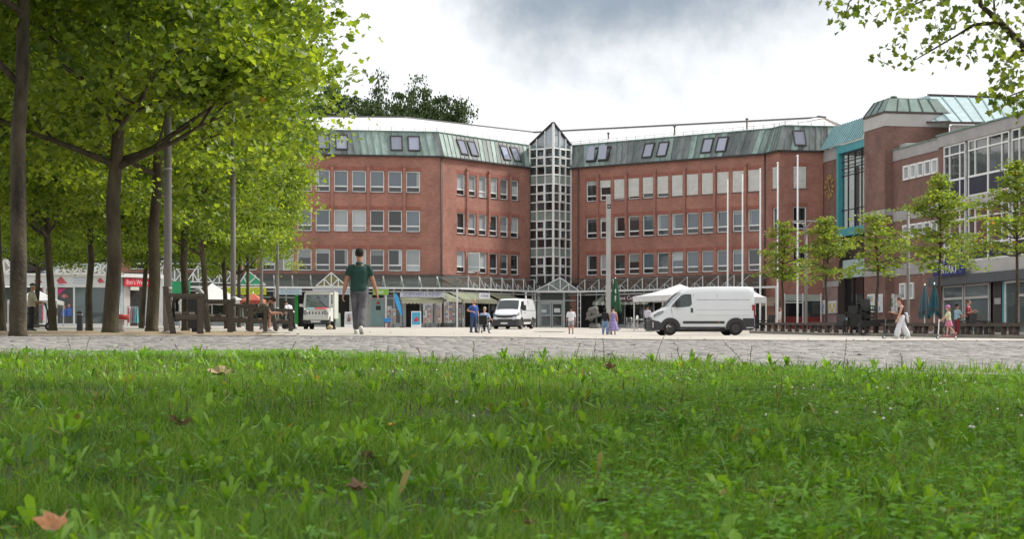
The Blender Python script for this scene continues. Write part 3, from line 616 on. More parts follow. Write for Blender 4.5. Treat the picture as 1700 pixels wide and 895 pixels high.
# ---- dark trees behind the buildings
def oak_variant(seed, rad, zc):
    tubes, tips = grow(seed, zc*0.42, 0.5, zc, rad, 8)
    pos = crown_points(seed, tips, zc, rad, 480, 62, 0.6, zc*0.35, shell=0.4, boxy=0.55)
    return tube_mesh(tubes, 'oak_trunk', M_bark2), leaves(pos, RNG.uniform(0.24, 0.46, len(pos)), M_leafO, 'oak_crown', up=0.3, shape='simple')
OV = [oak_variant(5, (8.0, 8.0, 7.5), 15.5), oak_variant(9, (7.0, 7.0, 8.5), 15)]
def oak(px, Y, var, top, rz, label, sx=1.0):
    p = on(px, Y); t = thing('oak_tree', label, 'tree', p, rz, 'dark trees behind the buildings')
    link('trunk', OV[var][0], t); link('crown', OV[var][1], t); s = (top-p.z)/24.0; t.scale = (s*sx, s*sx, s); return t
oak(718, 196, 0, 29.0, 0.3, 'tall dark oak rising above the copper roof, right one of the pair', 0.5)
oak(640, 192, 1, 27.6, 2.0, 'dark oak above the copper roof next to the plane crowns, left one of the pair', 0.5)
oak(540, 185, 0, 27.5, 1.0, 'dark tree behind the left roof end, mostly covered by plane leaves', 0.8)
oak(40, 150, 1, 17.5, 1.2, 'dark tree behind the travel shop at the far left', 0.9)
oak(130, 158, 0, 17.5, 3.9, 'dark tree behind the glass gable of the travel shop', 0.9)
oak(215, 162, 1, 18.5, 2.9, 'dark tree behind the shop with the red sign', 0.9)
oak(-60, 140, 0, 16.5, 0.5, 'dark tree behind the shops beyond the left edge', 0.9)

# ---- young pin oaks with tiered branches in the planters on the right
def pin_oak(seed, H, rad, clear):
    rs = random.Random(seed); mb = MB(); mb.smooth = True; r0 = 0.085
    tp = [Vector((rs.uniform(-.02,.02)*i, rs.uniform(-.02,.02)*i, H*i/7)) for i in range(8)]; tp[0].z = -0.1
    mb.tube(tp, [r0*1.3, r0, r0*.9, r0*.75, r0*.6, r0*.42, r0*.26, r0*.1], 8); C = []
    z = clear; k = 0
    while z < H-0.15:
        f = (z-clear)/(H-clear); ln = rad*max(.09, min(1, .72+1.4*f)*(1-f)**0.85*1.12)*rs.uniform(.8, 1.15)+0.06; nb = rs.choice((3, 4, 4))
        for j in range(nb):
            a = k*1.9+6.283*j/nb+rs.uniform(-.4,.4); L = ln*rs.uniform(.5, 1.3); el = rs.uniform(-.12, .42)+f*0.5
            p0 = Vector((0, 0, z)); d = Vector((math.cos(a)*math.cos(el), math.sin(a)*math.cos(el), math.sin(el)))
            pts = [p0, p0+d*L*0.5+Vector((0, 0, 0.05*L)), p0+d*L+Vector((0, 0, -0.10*L))]; mb.tube(pts, [0.03*(1-f)+.008, .016*(1-f)+.006, .004], 5)
            nn = int(3+L*17)
            for i in range(nn):
                t = rs.uniform(.22, 1.05); b = pts[0].lerp(pts[1], t*2) if t < .5 else pts[1].lerp(pts[2], t*2-1); w = 0.17*L*(1.15-t*0.6)+.07
                C.append((b.x+rs.gauss(0, w), b.y+rs.gauss(0, w), b.z+rs.gauss(0.0, .06)-.07*t*L))
        z += rs.uniform(.28, .46)*(1-0.35*f); k += 1
    C = np.array(C); pos = np.repeat(C, 3, 0)+RNG.normal(0, 1, (len(C)*3, 3))*np.array([.10, .10, .06])
    return mb.mesh('pin_oak_trunk', M_bark2), leaves(pos, RNG.uniform(0.10, 0.17, len(pos)), M_leafP, 'pin_oak_crown', up=0.9, shape='maple')
for px, Y, top, wpx, clr, seed, label in (
    (1300, 109, 363, 96, 466, 3, 'small slim street tree with tiered branches right behind the white van'),
    (1372, 102, 360, 130, 458, 5, 'yellow-green street tree with tiered branches in front of the red-fronted shop window'),
    (1456, 95, 350, 145, 450, 8, 'street tree with flat tiers of branches beside the stacked black chairs'),
    (1561, 87.3, 288, 185, 442, 12, 'tall spreading street tree with layered branches before the blue sign'),
    (1687, 80, 268, 215, 425, 15, 'broad street tree with browning layered leaves at the right picture edge')):
    p = on(px, Y); H = (HY-top)/F*Y-p.z; tm, cm = pin_oak(seed, H, wpx/2*Y/F*1.02, (HY-clr)/F*Y-p.z)
    t = thing('pin_oak', label, 'tree', p, 0, 'young trees in the planters on the right'); link('trunk', tm, t); link('crown', cm, t)

# ---- the tree whose branches hang into the upper right corner (its trunk stands outside the frame)
def corner_tree():
    Xt, Yt = 6.9, 15.5; zt = float(lawn(Xt, Yt)); base = Vector((Xt, Yt, zt)); t = thing('overhanging_tree', 'tree with lobed leaves whose twigs hang into the upper right corner against the sky', 'tree', base)
    mb = MB(); mb.smooth = True; L = lambda p: p-base
    mb.tube([(0, 0, -0.2), (0.05, 0, 0.3), (0.0, 0, 1.4), (-0.1, 0.2, 2.6), (0, 0, 5), (0.2, -.3, 8.5)], [0.3, 0.22, 0.2, 0.19, 0.13, 0.03], 12)
    br = lambda pts, r: mb.tube([L(P(*q)) for q in pts], r, 6)
    C = []
    def clump(px, py, Y, n, s): 
        c = L(P(px, py, Y)); C.append((c, n, s))
    Yb = 16.2
    mb.tube([(-0.1, 0.2, 2.6), L(P(1745, 115, Yb)), L(P(1700, 78, Yb)), L(P(1660, 36, Yb)), L(P(1628, 8, Yb)), L(P(1618, -60, Yb)), L(P(1590, -150, Yb))], [0.12, 0.05, 0.036, 0.03, 0.024, 0.018, 0.008], 7)
    br([(1662, 38, Yb), (1618, 40, Yb), (1592, 56, Yb-.1), (1545, 84, Yb-.2), (1512, 103, Yb-.3)], [0.02, 0.016, 0.011, 0.008, 0.003])
    br([(1740, 95, Yb), (1700, 82, Yb), (1683, 90, Yb), (1670, 106, Yb)], [0.03, 0.018, 0.01, 0.004])
    br([(1652, 34, Yb), (1650, 0, Yb), (1655, -60, Yb)], [0.012, 0.009, 0.005])
    br([(1618, -60, Yb), (1560, -12, Yb), (1520, 6, Yb), (1490, 24, Yb)], [0.02, 0.012, 0.007, 0.003])
    br([(1590, -150, Yb), (1480, -60, Yb), (1410, 2, Yb-.3), (1402, 30, Yb-.3)], [0.02, 0.014, 0.006, 0.003])
    br([(1760, 140, Yb+.3), (1700, 150, Yb+.3), (1660, 165, Yb+.2)], [0.02, 0.01, 0.004])
    for q in ((1378, 4, 5, .03), (1392, 14, 8, .06), (1418, 6, 10, .08), (1405, 32, 6, .045), (1376, 32, 1, .01), (1394, 46, 1, .01), (1445, 3, 16, .10), (1470, -2, 14, .08), (1425, 22, 5, .04), (1496, 26, 11, .06), (1520, 12, 10, .07), (1540, 30, 15, .09), (1555, 16, 14, .09), (1572, 40, 5, .05), (1590, 2, 8, .08), (1612, 28, 6, .06),
              (1468, 88, 8, .05), (1446, 101, 3, .02), (1490, 92, 7, .06), (1512, 104, 6, .05), (1504, 70, 3, .03), (1545, 72, 9, .05), (1578, 62, 9, .07), (1560, 90, 12, .06), (1592, 78, 8, .07), (1612, 86, 7, .05), (1575, 42, 4, .03), (1596, 30, 5, .05), (1640, 60, 9, .08), (1668, 72, 12, .09), (1655, 100, 8, .06), (1690, 40, 20, .12), (1680, 12, 22, .13), (1640, 6, 9, .08), (1700, 10, 26, .15), (1690, 112, 16, .08), (1668, 110, 8, .06), (1700, 130, 20, .09), (1688, 148, 18, .08), (1660, 150, 10, .06), (1655, 172, 5, .035), (1700, 165, 16, .07), (1640, 155, 3, .03), (1690, 180, 7, .05)):
        clump(q[0], q[1], Yb+random.uniform(-.35, .35), q[2], q[3]*1.15)
    pos = np.concatenate([np.array(c)[None]+RNG.normal(0, 1, (int(n*1.6), 3))*np.array([s, s*1.6, s]) for c, n, s in C])
    # the bulk of the crown, above and beside the frame, shading the near lawn
    r = np.random.default_rng(4); d = r.normal(0, 1, (300, 3)); d /= np.linalg.norm(d, axis=1)[:, None]
    Cc = d*(0.45+0.55*r.random(300))[:, None]*np.array([6.0, 6.0, 3.6])+np.array([-2.6, -5.2, 7.6])
    bulk = np.repeat(Cc, 34, 0)+r.normal(0, .5, (300*34, 3)); Wx = bulk+np.array(base)
    keep = ~((np.abs(Wx[:, 0]) < 0.30*Wx[:, 1]+0.3) & (Wx[:, 2] < 0.205*Wx[:, 1]+0.35)) & (Wx[:, 2] > 2.8); bulk = bulk[keep]
    for q in Cc[:60:3]: mb.tube([(0, 0, 4.5), tuple(np.array([0, 0, 4.5])*0.5+q*0.5+np.array([0, 0, .4])), tuple(q)], [0.07, 0.04, 0.012], 5)
    mb.build('trunk', M_bark, t)
    me = leaves(pos, RNG.uniform(0.04, 0.082, len(pos)), leaf_mat('corner_leaf', (0.07, 0.125, 0.03), (0.20, 0.25, 0.06), trans=0.5, tcol=(1.6, 1.5, 0.65), noise_scale=2.5), 'corner_crown', up=0.25); link('crown', me, t)
    me2 = leaves(bulk, RNG.uniform(0.14, 0.24, len(bulk)), MATS['corner_leaf'], 'corner_canopy', up=0.6); link('canopy', me2, t)
corner_tree()
# ================================================================== the brick office building round the square
class Face:
    """vertical plan line: s runs to the viewer's right, y inwards, z up"""
    def __init__(f, p0, p1):
        f.p0 = Vector(p0[:2]); v = Vector(p1[:2])-f.p0; f.L = v.length; f.d = v/f.L; f.n = Vector((-f.d.y, f.d.x)); f.rz = math.atan2(f.d.y, f.d.x)
    def xy(f, s, w=0.0): return f.p0+f.d*s+f.n*w
    def at(f, s, w=0.0, z=0.0): q = f.xy(s, w); return Vector((q.x, q.y, z))
    def s_at(f, px, w=0.0):
        u = (px-CX)/F; a = f.p0+f.n*w; return (u*a.y-a.x)/(f.d.x-u*f.d.y)
    def z_at(f, px, py, w=0.0): return (HY-py)/F*f.xy(f.s_at(px, w), w).y
    def ground(f, s, w=0.0): q = f.xy(s, w); return g(q.x, q.y)
def fobj(mb, name, mats, face, parent, s=0.0, w=0.0, z=0.0):
    """link a mesh made in face coordinates"""
    q = face.xy(s, w); pl = parent.location if parent.parent is None else None
    if parent.parent is None: loc = Vector((q.x, q.y, z))-parent.location; rz = face.rz-parent.rotation_euler.z
    me = mb if isinstance(mb, bpy.types.Mesh) else mb.mesh(name, mats)
    return link(name, me, parent, loc, rz)
def sub(mb, name, mats, parent, loc=(0,0,0)):
    me = mb if isinstance(mb, bpy.types.Mesh) else mb.mesh(name, mats)
    return link(name, me, parent, loc)

M_brick = brick_mat('red_brick', (0.375, 0.150, 0.106), (0.27, 0.100, 0.075), (0.34, 0.255, 0.21))
M_sold = brick_mat('soldier_brick', (0.36, 0.115, 0.08), (0.26, 0.08, 0.058), (0.2, 0.15, 0.12), 0.083, 0.3)
M_white = mat('white_frame', (0.82, 0.83, 0.82), 0.4, var=0.06, scale=4)
M_glass = glass_mat('pane_dark', (0.020, 0.024, 0.026), ior=1.7)
M_glassb = glass_mat('pane_sky_tint', (0.085, 0.115, 0.14), ior=1.8, rand=0.3)  # grey-blue sky reflection put into the pane's base colour
M_glassc = glass_mat('pane_curtain', (0.30, 0.33, 0.34), ior=1.6, rand=0.3)
M_slat = mat('blind_slat', (0.76, 0.75, 0.71), 0.55, var=0.08, scale=3)
M_dark = mat('dark_trim', (0.035, 0.03, 0.028), 0.6, var=0.2)
M_copA = mat('copper_green', (0.15, 0.195, 0.18), 0.55, var=0, scale=0.8, rand=0.32, col2=(0.31, 0.41, 0.375), stretch=(2.2, 2.2, 0.16), detail=7)
M_copB = mat('copper_brown', (0.085, 0.09, 0.092), 0.5, var=0, scale=0.8, rand=0.3, col2=(0.19, 0.215, 0.21), stretch=(2.2, 2.2, 0.16), detail=7)
M_seam = mat('copper_seam', (0.16, 0.25, 0.215), 0.6, var=0.4, scale=2)
M_roofw = mat('pale_roof_sheet', (0.66, 0.66, 0.67), 0.42, var=0.08, scale=0.6)
M_sill = mat('sill_metal', (0.10, 0.075, 0.065), 0.6, var=0.2)

A = Vector((-5.75, 150.0)); ang = R(81); L0 = A-Vector((math.sin(ang), math.cos(ang)))*27.0
B = Vector((1.59, 159.4)); Rr = Vector((5.2, 159.85)); M_ = Vector((3.6, 157.75)); D = Vector((20.7, 147.7)); E = Vector((21.5, 145.4)); Ff = Vector((25.15, 145.98))
# where the two wings would meet behind the tower
def isect(p, d, q, e):
    k = (q-p); den = d.x*e.y-d.y*e.x; t = (k.x*e.y-k.y*e.x)/den; return p+d*t
V_ = isect(A, (B-A).normalized(), D, (Rr-D).normalized())
fL, fM, fW, fC, fE = Face(L0, A), Face(A, B), Face(Rr, D), Face(D, E), Face(E, Ff)
ZE, ZM, ZR = 16.0, 18.1, 20.25                                     # eaves, top of mansard, ridge
bld = thing('brick_office_building', 'red brick office block with green copper mansard roof across the far side of the square', 'building', (0, 150, g(0, 150)))
BZ = bld.location.z
ROWS = [(12.97, 14.76), (9.72, 11.5), (6.47, 8.25)]
WW = 1.16
def cols(face, first, n, step=1.49): return [first+step*i for i in range(n)]
sA = fL.L
CW = {fL: [sA-2.46-1.49*i for i in range(16)], fM: [fM.s_at(766)+1.47*i for i in range(6)], fW: [fW.s_at(981.5)+1.49*i for i in range(12)], fC: [fC.s_at(1286)], fE: [fE.s_at(1328)]}
WIDTH = {fL: WW, fM: WW, fW: WW, fC: 0.95, fE: 1.1}
def wall(face, z0, z1, L0_=0.0, L1_=None):
    mb = MB(); L = face.L if L1_ is None else L1_; z = z1; cs = sorted(CW[face]); wd = WIDTH[face]/2
    for zb, zt in ROWS:
        mb.box(L0_, L, 0, 0.4, zt, z)
        x = L0_
        for c in cs:
            if c-wd < L0_ or c+wd > L: continue
            mb.box(x, c-wd, 0, 0.4, zb, zt); x = c+wd
        mb.box(x, L, 0, 0.4, zb, zt); z = zb
    mb.box(L0_, L, 0, 0.4, z0, z)
    return fobj(mb, 'brick_wall', M_brick, face, bld)
for f_ in (fL, fM, fW, fC, fE): wall(f_, 5.35 if f_ in (fL, fM, fW) else 1.0, ZE)

# ---- windows: white frame, transom, two panes, sill, soldier course
def frame_mesh(wd, h, name='window'):
    mb = MB(); t = 0.075; tr = h*0.27; x = wd/2
    mb.box(-x, -x+t, 0.15, 0.25, 0, h); mb.box(x-t, x, 0.15, 0.25, 0, h); mb.box(-x+t, x-t, 0.15, 0.25, h-t, h); mb.box(-x+t, x-t, 0.15, 0.25, 0, t); mb.box(-x+t, x-t, 0.147, 0.25, tr-0.05, tr+0.05)
    return mb.mesh(name, M_white)
def pane_mesh(x0, x1, z0, z1, m, y=0.20): mb = MB(); mb.box(x0, x1, y, y+0.02, z0, z1); return mb.mesh('pane', m)
def blind_mesh(wd, h, drop):
    mb = MB(); n = int(drop*h/0.085)
    for i in range(n):
        z = h-0.05-0.085*i; mb.hexa([(-wd/2+.03, .035, z-.075), (wd/2-.03, .035, z-.075), (wd/2-.03, .075, z-.008), (-wd/2+.03, .075, z-.008), (-wd/2+.03, .03, z-.070), (wd/2-.03, .03, z-.070), (wd/2-.03, .07, z), (-wd/2+.03, .07, z)])
    mb.box(-wd/2+.02, wd/2-.02, 0.02, 0.09, h-0.045, h-0.003); return mb.mesh('blind', M_slat)
H_ = 1.78; CACHE = {}; rsw = random.Random(21); M_glassd = glass_mat('pane_roller', (0.17, 0.185, 0.19), ior=1.65, rand=0.4)
def cached(key, fn):
    if key not in CACHE: CACHE[key] = fn()
    return CACHE[key]
def window(face, s, zb, wd, kind='dark'):
    fr = fobj(cached(('f', wd), lambda: frame_mesh(wd, H_)), 'window', M_white, face, bld, s=s, z=zb)
    t = 0.075; tr = H_*0.27; mt = {'dark': M_glass, 'blue': M_glassb, 'curtain': M_glassc}
    up, lo = {'dark': ('dark', 'dark'), 'blue': ('blue', 'dark'), 'curtain': ('curtain', 'curtain'), 'mix': ('curtain', 'dark'), 'blueall': ('blue', 'blue')}.get(kind, ('dark', 'dark'))
    sub(cached(('pu', wd, up), lambda: pane_mesh(-wd/2+t, wd/2-t, tr+0.05, H_-t, mt[up])), 'pane', None, fr)
    sub(cached(('pl', wd, lo), lambda: pane_mesh(-wd/2+t, wd/2-t, t, tr-0.05, mt[lo])), 'pane', None, fr)
    def sill(): mb = MB(); mb.box(-wd/2-.03, wd/2+.03, -0.05, 0.148, -0.055, -0.004); return mb.mesh('sill', M_sill)
    sub(cached(('s', wd), sill), 'sill', None, fr)
    def lint(): mb = MB(); mb.box(-wd/2-.12, wd/2+.12, -0.006, 0.05, H_+.004, H_+.31); return mb.mesh('lintel', M_sold)
    sub(cached(('l', wd), lint), 'lintel', None, fr)
    if kind.startswith('blind'):
        dr = float(kind[5:]); sub(cached(('b', wd, dr), lambda: blind_mesh(wd, H_, dr)), 'blind', None, fr)
    if kind in ('dark', 'blue', 'mix') and rsw.random() < .42:       # half-drawn rollers and drawn-back curtains behind the pane edge
        dr = rsw.choice((.22, .34, .5)); m_ = rsw.choice((M_glassc, M_glassd))
        if rsw.random() < .6: sub(cached(('ro', wd, dr, m_.name), lambda: pane_mesh(-wd/2+t, wd/2-t, H_-t-dr*(H_-tr), H_-t, m_, .192)), 'roller', None, fr)
        else: sd = rsw.choice((-1, 1)); sub(cached(('cu', wd, sd), lambda: pane_mesh(min(sd*(wd/2-t), sd*(wd/2-t-.2)), max(sd*(wd/2-t), sd*(wd/2-t-.2)), tr+.05, H_-t, M_glassc, .192)), 'curtain', None, fr)
    if kind == 'open':                                             # a casement standing open
        def cas():
            mb = MB(); x = wd-.12; mb.mat(0); mb.box(0, .06, -.02, .02, .1, H_-.1); mb.box(x-.06, x, -.02, .02, .1, H_-.1); mb.box(.06, x-.06, -.02, .02, .1, .16); mb.box(.06, x-.06, -.02, .02, H_-.16, H_-.1); mb.box(.06, x-.06, -.02, .02, tr-.03, tr+.03)
            mb.mat(1); mb.box(.06, x-.06, -.005, .005, .16, tr-.03); mb.box(.06, x-.06, -.005, .005, tr+.03, H_-.16); return mb.mesh('casement', [M_white, M_glassc])
        c = sub(cached(('c', wd), cas), 'casement', None, fr, (-wd/2+.05, .08, 0)); c.rotation_euler = (0, 0, R(-62))
KIND = {fL: [['blue']*16, ['blueall', 'dark', 'dark', 'curtain', 'curtain', 'blueall']+['blue']*10, ['curtain', 'dark', 'dark', 'mix', 'dark', 'dark', 'dark', 'curtain', 'mix']+['blue']*7],
        fM: [['mix', 'mix', 'curtain', 'mix', 'mix', 'mix'], ['dark', 'mix', 'mix', 'dark', 'mix', 'mix'], ['mix', 'open', 'mix', 'dark', 'dark', 'dark']],
        fW: [['dark', 'blind0.35', 'blind0.92', 'blind0.86', 'blind0.8', 'blind0.84']+['blind1.0']*6, ['dark', 'dark', 'dark', 'dark', 'blue']+['blue']*7, ['dark', 'mix', 'dark', 'dark', 'blue', 'blue', 'blue', 'blue', 'blue', 'blue', 'blue', 'dark']],
        fC: [['blind1.0'], ['blue'], ['dark']], fE: [['blind1.0'], ['dark'], ['dark']]}
for f_ in (fL, fM, fW, fC, fE):
    for r, (zb, zt) in enumerate(ROWS):
        for i, s in enumerate(CW[f_]): window(f_, s, zb, WIDTH[f_], KIND[f_][r][i])

# ---- brick ribs between every second pair, downpipes, gutters, plinth band
def rib(face, s):
    mb = MB(); mb.box(-.12, .12, -.13, -.004, 10.85, 15.1); mb.box(-.10, .10, -.08, -.004, 10.4, 10.85); mb.box(-.17, .17, -.17, -.004, 15.1, 15.3); fobj(mb, 'brick_rib', M_brick, face, bld, s=s)
for f_, rng in ((fL, range(0, 15, 2)), (fM, range(0, 6, 2)), (fW, range(0, 12, 2))):
    cs = CW[f_]
    for i in rng: rib(f_, (cs[i]+cs[i+1])/2)
def pipe(face, s): mb = MB(); mb.tube([(0, -.09, 1.2), (0, -.09, ZE-.1)], .06, 8); fobj(mb, 'downpipe', M_sill, face, bld, s=s)
pipe(fL, fL.L-.12); pipe(fM, fM.L-.1); pipe(fW, fW.s_at(961)); pipe(fC, .05)
for f_, a, b in ((fL, 0, fL.L+.1), (fM, .0, fM.L), (fW, 0, fW.L+.05), (fC, 0, fC.L+.1), (fE, 0, fE.L)):
    mb = MB(); mb.box(a, b, -.24, -.02, ZE-.09, ZE+.05); fobj(mb, 'gutter', M_dark, f_, bld)
for f_ in (fL, fM, fW):
    mb = MB(); mb.box(0, f_.L, -.06, -.003, 6.05, 6.22); fobj(mb, 'ledge', M_sill, f_, bld)

# ---- roof: standing-seam copper panels, one by one
def offs(pts, w):
    out = []
    for i, p in enumerate(pts):
        ns = []
        if i > 0: d = (p-pts[i-1]).normalized(); ns.append(Vector((-d.y, d.x)))
        if i < len(pts)-1: d = (pts[i+1]-p).normalized(); ns.append(Vector((-d.y, d.x)))
        if len(ns) == 1: out.append(p+ns[0]*w)
        else: b = (ns[0]+ns[1]).normalized(); out.append(p+b*(w/b.dot(ns[0])))
    return out
PL = [L0, A, V_, D, E, Ff+(Ff-E).normalized()*1.5]
lowl, topl, ridl, bakl = offs(PL, -.17), offs(PL, .72), offs(PL, 6.6), offs(PL, 13.0)
ZRL = [(HY-y)/F*p.y for y, p in zip((192, 195, 220, 195, 193.5, 196), ridl)]
v3 = lambda p, z: Vector((p.x, p.y, z))
rsn = random.Random(3)
for i in range(len(PL)-1):
    L = (lowl[i+1]-lowl[i]).length; n = max(3, round(L/0.56)); runs = 0
    for k in range(n):
        a, b = k/n, (k+1)/n
        q = [v3(lowl[i].lerp(lowl[i+1], a), ZE+.05), v3(lowl[i].lerp(lowl[i+1], b), ZE+.05), v3(topl[i].lerp(topl[i+1], b), ZM), v3(topl[i].lerp(topl[i+1], a), ZM)]
        nn = (q[1]-q[0]).cross(q[3]-q[0]).normalized(); c = (q[0]+q[1]+q[2]+q[3])/4; mb = MB(); q = [p-c for p in q]
        mb.hexa([p-nn*.03 for p in q]+q); mb.mat(1); mb.bar(q[0]+nn*.02, q[3]+nn*.02, .035, .06, up=nn)
        if rsn.random() < .3: runs = rsn.choice((1, 2, 3))
        m = M_copB if (runs > 0 or i >= 3 and rsn.random() < .6) else M_copA; runs -= 1
        link('roof_panel', mb.mesh('roof_panel', [m, M_seam]), bld, c-bld.location)
mb = MB()
for i in range(len(PL)-1):
    mb.mat(0); mb.poly([v3(topl[i], ZM), v3(topl[i+1], ZM), v3(ridl[i+1], ZRL[i+1]), v3(ridl[i], ZRL[i])]); mb.poly([v3(ridl[i], ZRL[i]-.02), v3(ridl[i+1], ZRL[i+1]-.02), v3(bakl[i+1], ZM-.2), v3(bakl[i], ZM-.2)])
o = mb.build('upper_roof', M_roofw, bld, -bld.location)
mb = MB()
for i in range(len(PL)-1): mb.bar(v3(ridl[i], ZRL[i]+.04), v3(ridl[i+1], ZRL[i+1]+.04), .2, .13)
mb.build('ridge_capping', mat('ridge_grey', (.13, .13, .13), .6), bld, -bld.location)
mb = MB()
for i in range(len(PL)-1): mb.bar(v3(topl[i], ZM+.03), v3(topl[i+1], ZM+.03), .14, .09)
mb.build('verge_trim', M_seam, bld, -bld.location)
mb = MB()                                                          # snow guard and little hooks along the mansard top
for i in range(len(PL)-1):
    L = (topl[i+1]-topl[i]).length; n = max(2, int(L/.95)); a0 = offs(PL, .95)
    for k in range(n+1):
        p = a0[i].lerp(a0[i+1], k/n); mb.box(p.x-.02, p.x+.02, p.y-.02, p.y+.02, ZM+.05, ZM+.42)
    mb.bar(v3(a0[i], ZM+.38), v3(a0[i+1], ZM+.38), .03); mb.bar(v3(a0[i], ZM+.22), v3(a0[i+1], ZM+.22), .03)
mb.build('snow_guard', mat('galvanised', (0.5, 0.52, 0.52), 0.5, 0.6, var=.1), bld, -bld.location)
mb = MB()
for px, Y in ((585, 155), (690, 156), (740, 158), (1010, 161), (1120, 156), (1240, 151)):
    q = P(px, 205, Y); mb.tube([(q.x, q.y, ZM+.3), (q.x, q.y, ZM+1.15)], .07, 8); mb.lathe((q.x, q.y, ZM+1.1), [(.05, 0), (.14, .02), (.14, .09), (.03, .16)], 10)
mb.build('roof_vent', M_sill, bld, -bld.location)

# ---- roof windows
tilt = math.atan2(.89, ZM-ZE-.05); slope = math.hypot(.89, ZM-ZE-.05)
def rw_mesh():
    mb = MB(); w_, h = .52, 1.42
    for a in ((-w_, -w_+.1, 0, h), (w_-.1, w_, 0, h), (-w_+.1, w_-.1, h-.1, h), (-w_+.1, w_-.1, 0, .1)): mb.box(a[0], a[1], -.14, .02, a[2], a[3])
    return mb.mesh('roof_window', M_dark)
rwm = rw_mesh(); rwp = pane_mesh(-.42, .42, .1, 1.32, glass_mat('roof_pane', (0.20, 0.22, 0.30), ior=2.2, rand=.3), y=-.09)
def roof_window(face, px, open_=False):
    s = face.s_at(px, .3); o = fobj(rwm, 'roof_window', None, face, bld, s=s, w=-.17+.89*.2, z=ZE+.05+(ZM-ZE-.05)*.17); o.rotation_euler = (-tilt, 0, o.rotation_euler.z); o.rotation_mode = 'XYZ'
    p = sub(rwp, 'pane', None, o)
    if open_: p.rotation_euler = (R(14), 0, 0); p.location = (0, -.22, 0.0)
for f_, xs in ((fL, (537, 567, 658, 687)), (fM, (767, 784, 838, 855)), (fW, (985, 1005, 1077, 1101, 1175, 1199)), (fE, (1327,))):
    for px in xs: roof_window(f_, px, px in (985, 1005))

# ---- glazed stair tower in the corner
T1, T2 = Face(B, M_), Face(M_, Rr)
zr = [(HY-y)/18.92 for y in (246.7, 261.3, 275.9, 290.5, 306, 321.2, 335.8, 350.4, 366.6, 381.2, 396.7, 412, 426.6, 442, 457.3, 475)]
SPN = {3, 7, 11}
zap, zel = (HY-204)/F*M_.y, (HY-241)/F*B.y
mbf = MB(); tower_loc = Vector((B.x, B.y, 0)); cells = []
for T in (T1, T2):
    cw = [0, .3, .66, 1] if T is T1 else [0, .34, .68, 1]
    top_at = (lambda k: zel+(zap-zel)*k) if T is T1 else (lambda k: zap+(zel-zap)*k)
    for j, k in enumerate(cw):
        w_ = .11 if j in (0, 3) else .05
        mbf.bar(T.at(T.L*k, -.03, zr[-1]), T.at(T.L*k, -.03, top_at(k)), w_, .14, up=(T.n.x, T.n.y, 0))
    for i, z in enumerate(zr[:-1]): mbf.bar(T.at(0, -.03, z), T.at(T.L, -.03, z), .05, .10)
    for j in range(3):
        a, b = T.L*cw[j], T.L*cw[j+1]
        for i in range(len(zr)-1): cells.append((T, a, b, zr[i+1], zr[i], i in SPN, j == 1 and i % 4 in (0, 1)))
        # sloping gable light
        cells.append((T, a, b, zr[0], (top_at(cw[j]), top_at(cw[j+1])), False, False))
tow = link('glass_tower', mbf.mesh('glass_tower', M_white), bld, -bld.location)
tow_off = Vector((0, 0, 0))
M_span = mat('spandrel_grey_green', (0.235, 0.285, 0.26), 0.35, var=.15, scale=1.5, rand=.12)
M_tpane = glass_mat('tower_pane', (0.022, 0.028, 0.030), ior=2.15, rand=.8)
M_gpane = glass_mat('gable_pane', (0.19, 0.235, 0.27), ior=2.2, rand=.35)
for T, a, b, z0, z1, spn, opn in cells:
    mb = MB()
    if isinstance(z1, tuple):
        c = T.at((a+b)/2, .02, z0); mb.prism([T.at(a, .02, z0)-c, T.at(b, .02, z0)-c, T.at(b, .02, z1[1]-.05)-c, T.at(a, .02, z1[0]-.05)-c], Vector((T.n.x, T.n.y, 0))*.03); link('pane', mb.mesh('pane', M_gpane), tow, c); continue
    c = T.at((a+b)/2, .02, z0); mb.prism([T.at(a, .02, z0)-c, T.at(b, .02, z0)-c, T.at(b, .02, z1)-c, T.at(a, .02, z1)-c], Vector((T.n.x, T.n.y, 0))*.03)
    o = link('spandrel' if spn else 'pane', mb.mesh('spandrel' if spn else 'pane', M_span if spn else M_tpane), tow, c)
    if opn:
        mb = MB(); d = Vector((T.d.x, T.d.y, 0))
        for p, q in ((T.at(a+.07, -.1, z0+.05), T.at(a+.07, -.1, z1-.05)), (T.at(b-.07, -.1, z0+.05), T.at(b-.07, -.1, z1-.05)), (T.at(a+.1, -.1, z1-.08), T.at(b-.1, -.1, z1-.08)), (T.at(a+.1, -.1, z0+.08), T.at(b-.1, -.1, z0+.08))): mb.bar(p-c, q-c, .09, .06)
        link('casement', mb.mesh('casement', M_white), tow, c)
mb = MB(); back = Vector((0.1, 7.0, 0))
for p, q in ((T1.at(0, 0, zel), T1.at(T1.L, 0, zap)), (T2.at(0, 0, zap), T2.at(T2.L, 0, zel))):
    mb.poly([p+Vector((0, 0, .05)), q+Vector((0, 0, .05)), q+back+Vector((0, 0, .05)), p+back+Vector((0, 0, .05))]); mb.bar(p+Vector((0, -.06, .06)), q+Vector((0, -.06, .06)), .2, .12)
link('tower_roof', mb.mesh('tower_roof', M_dark), tow)

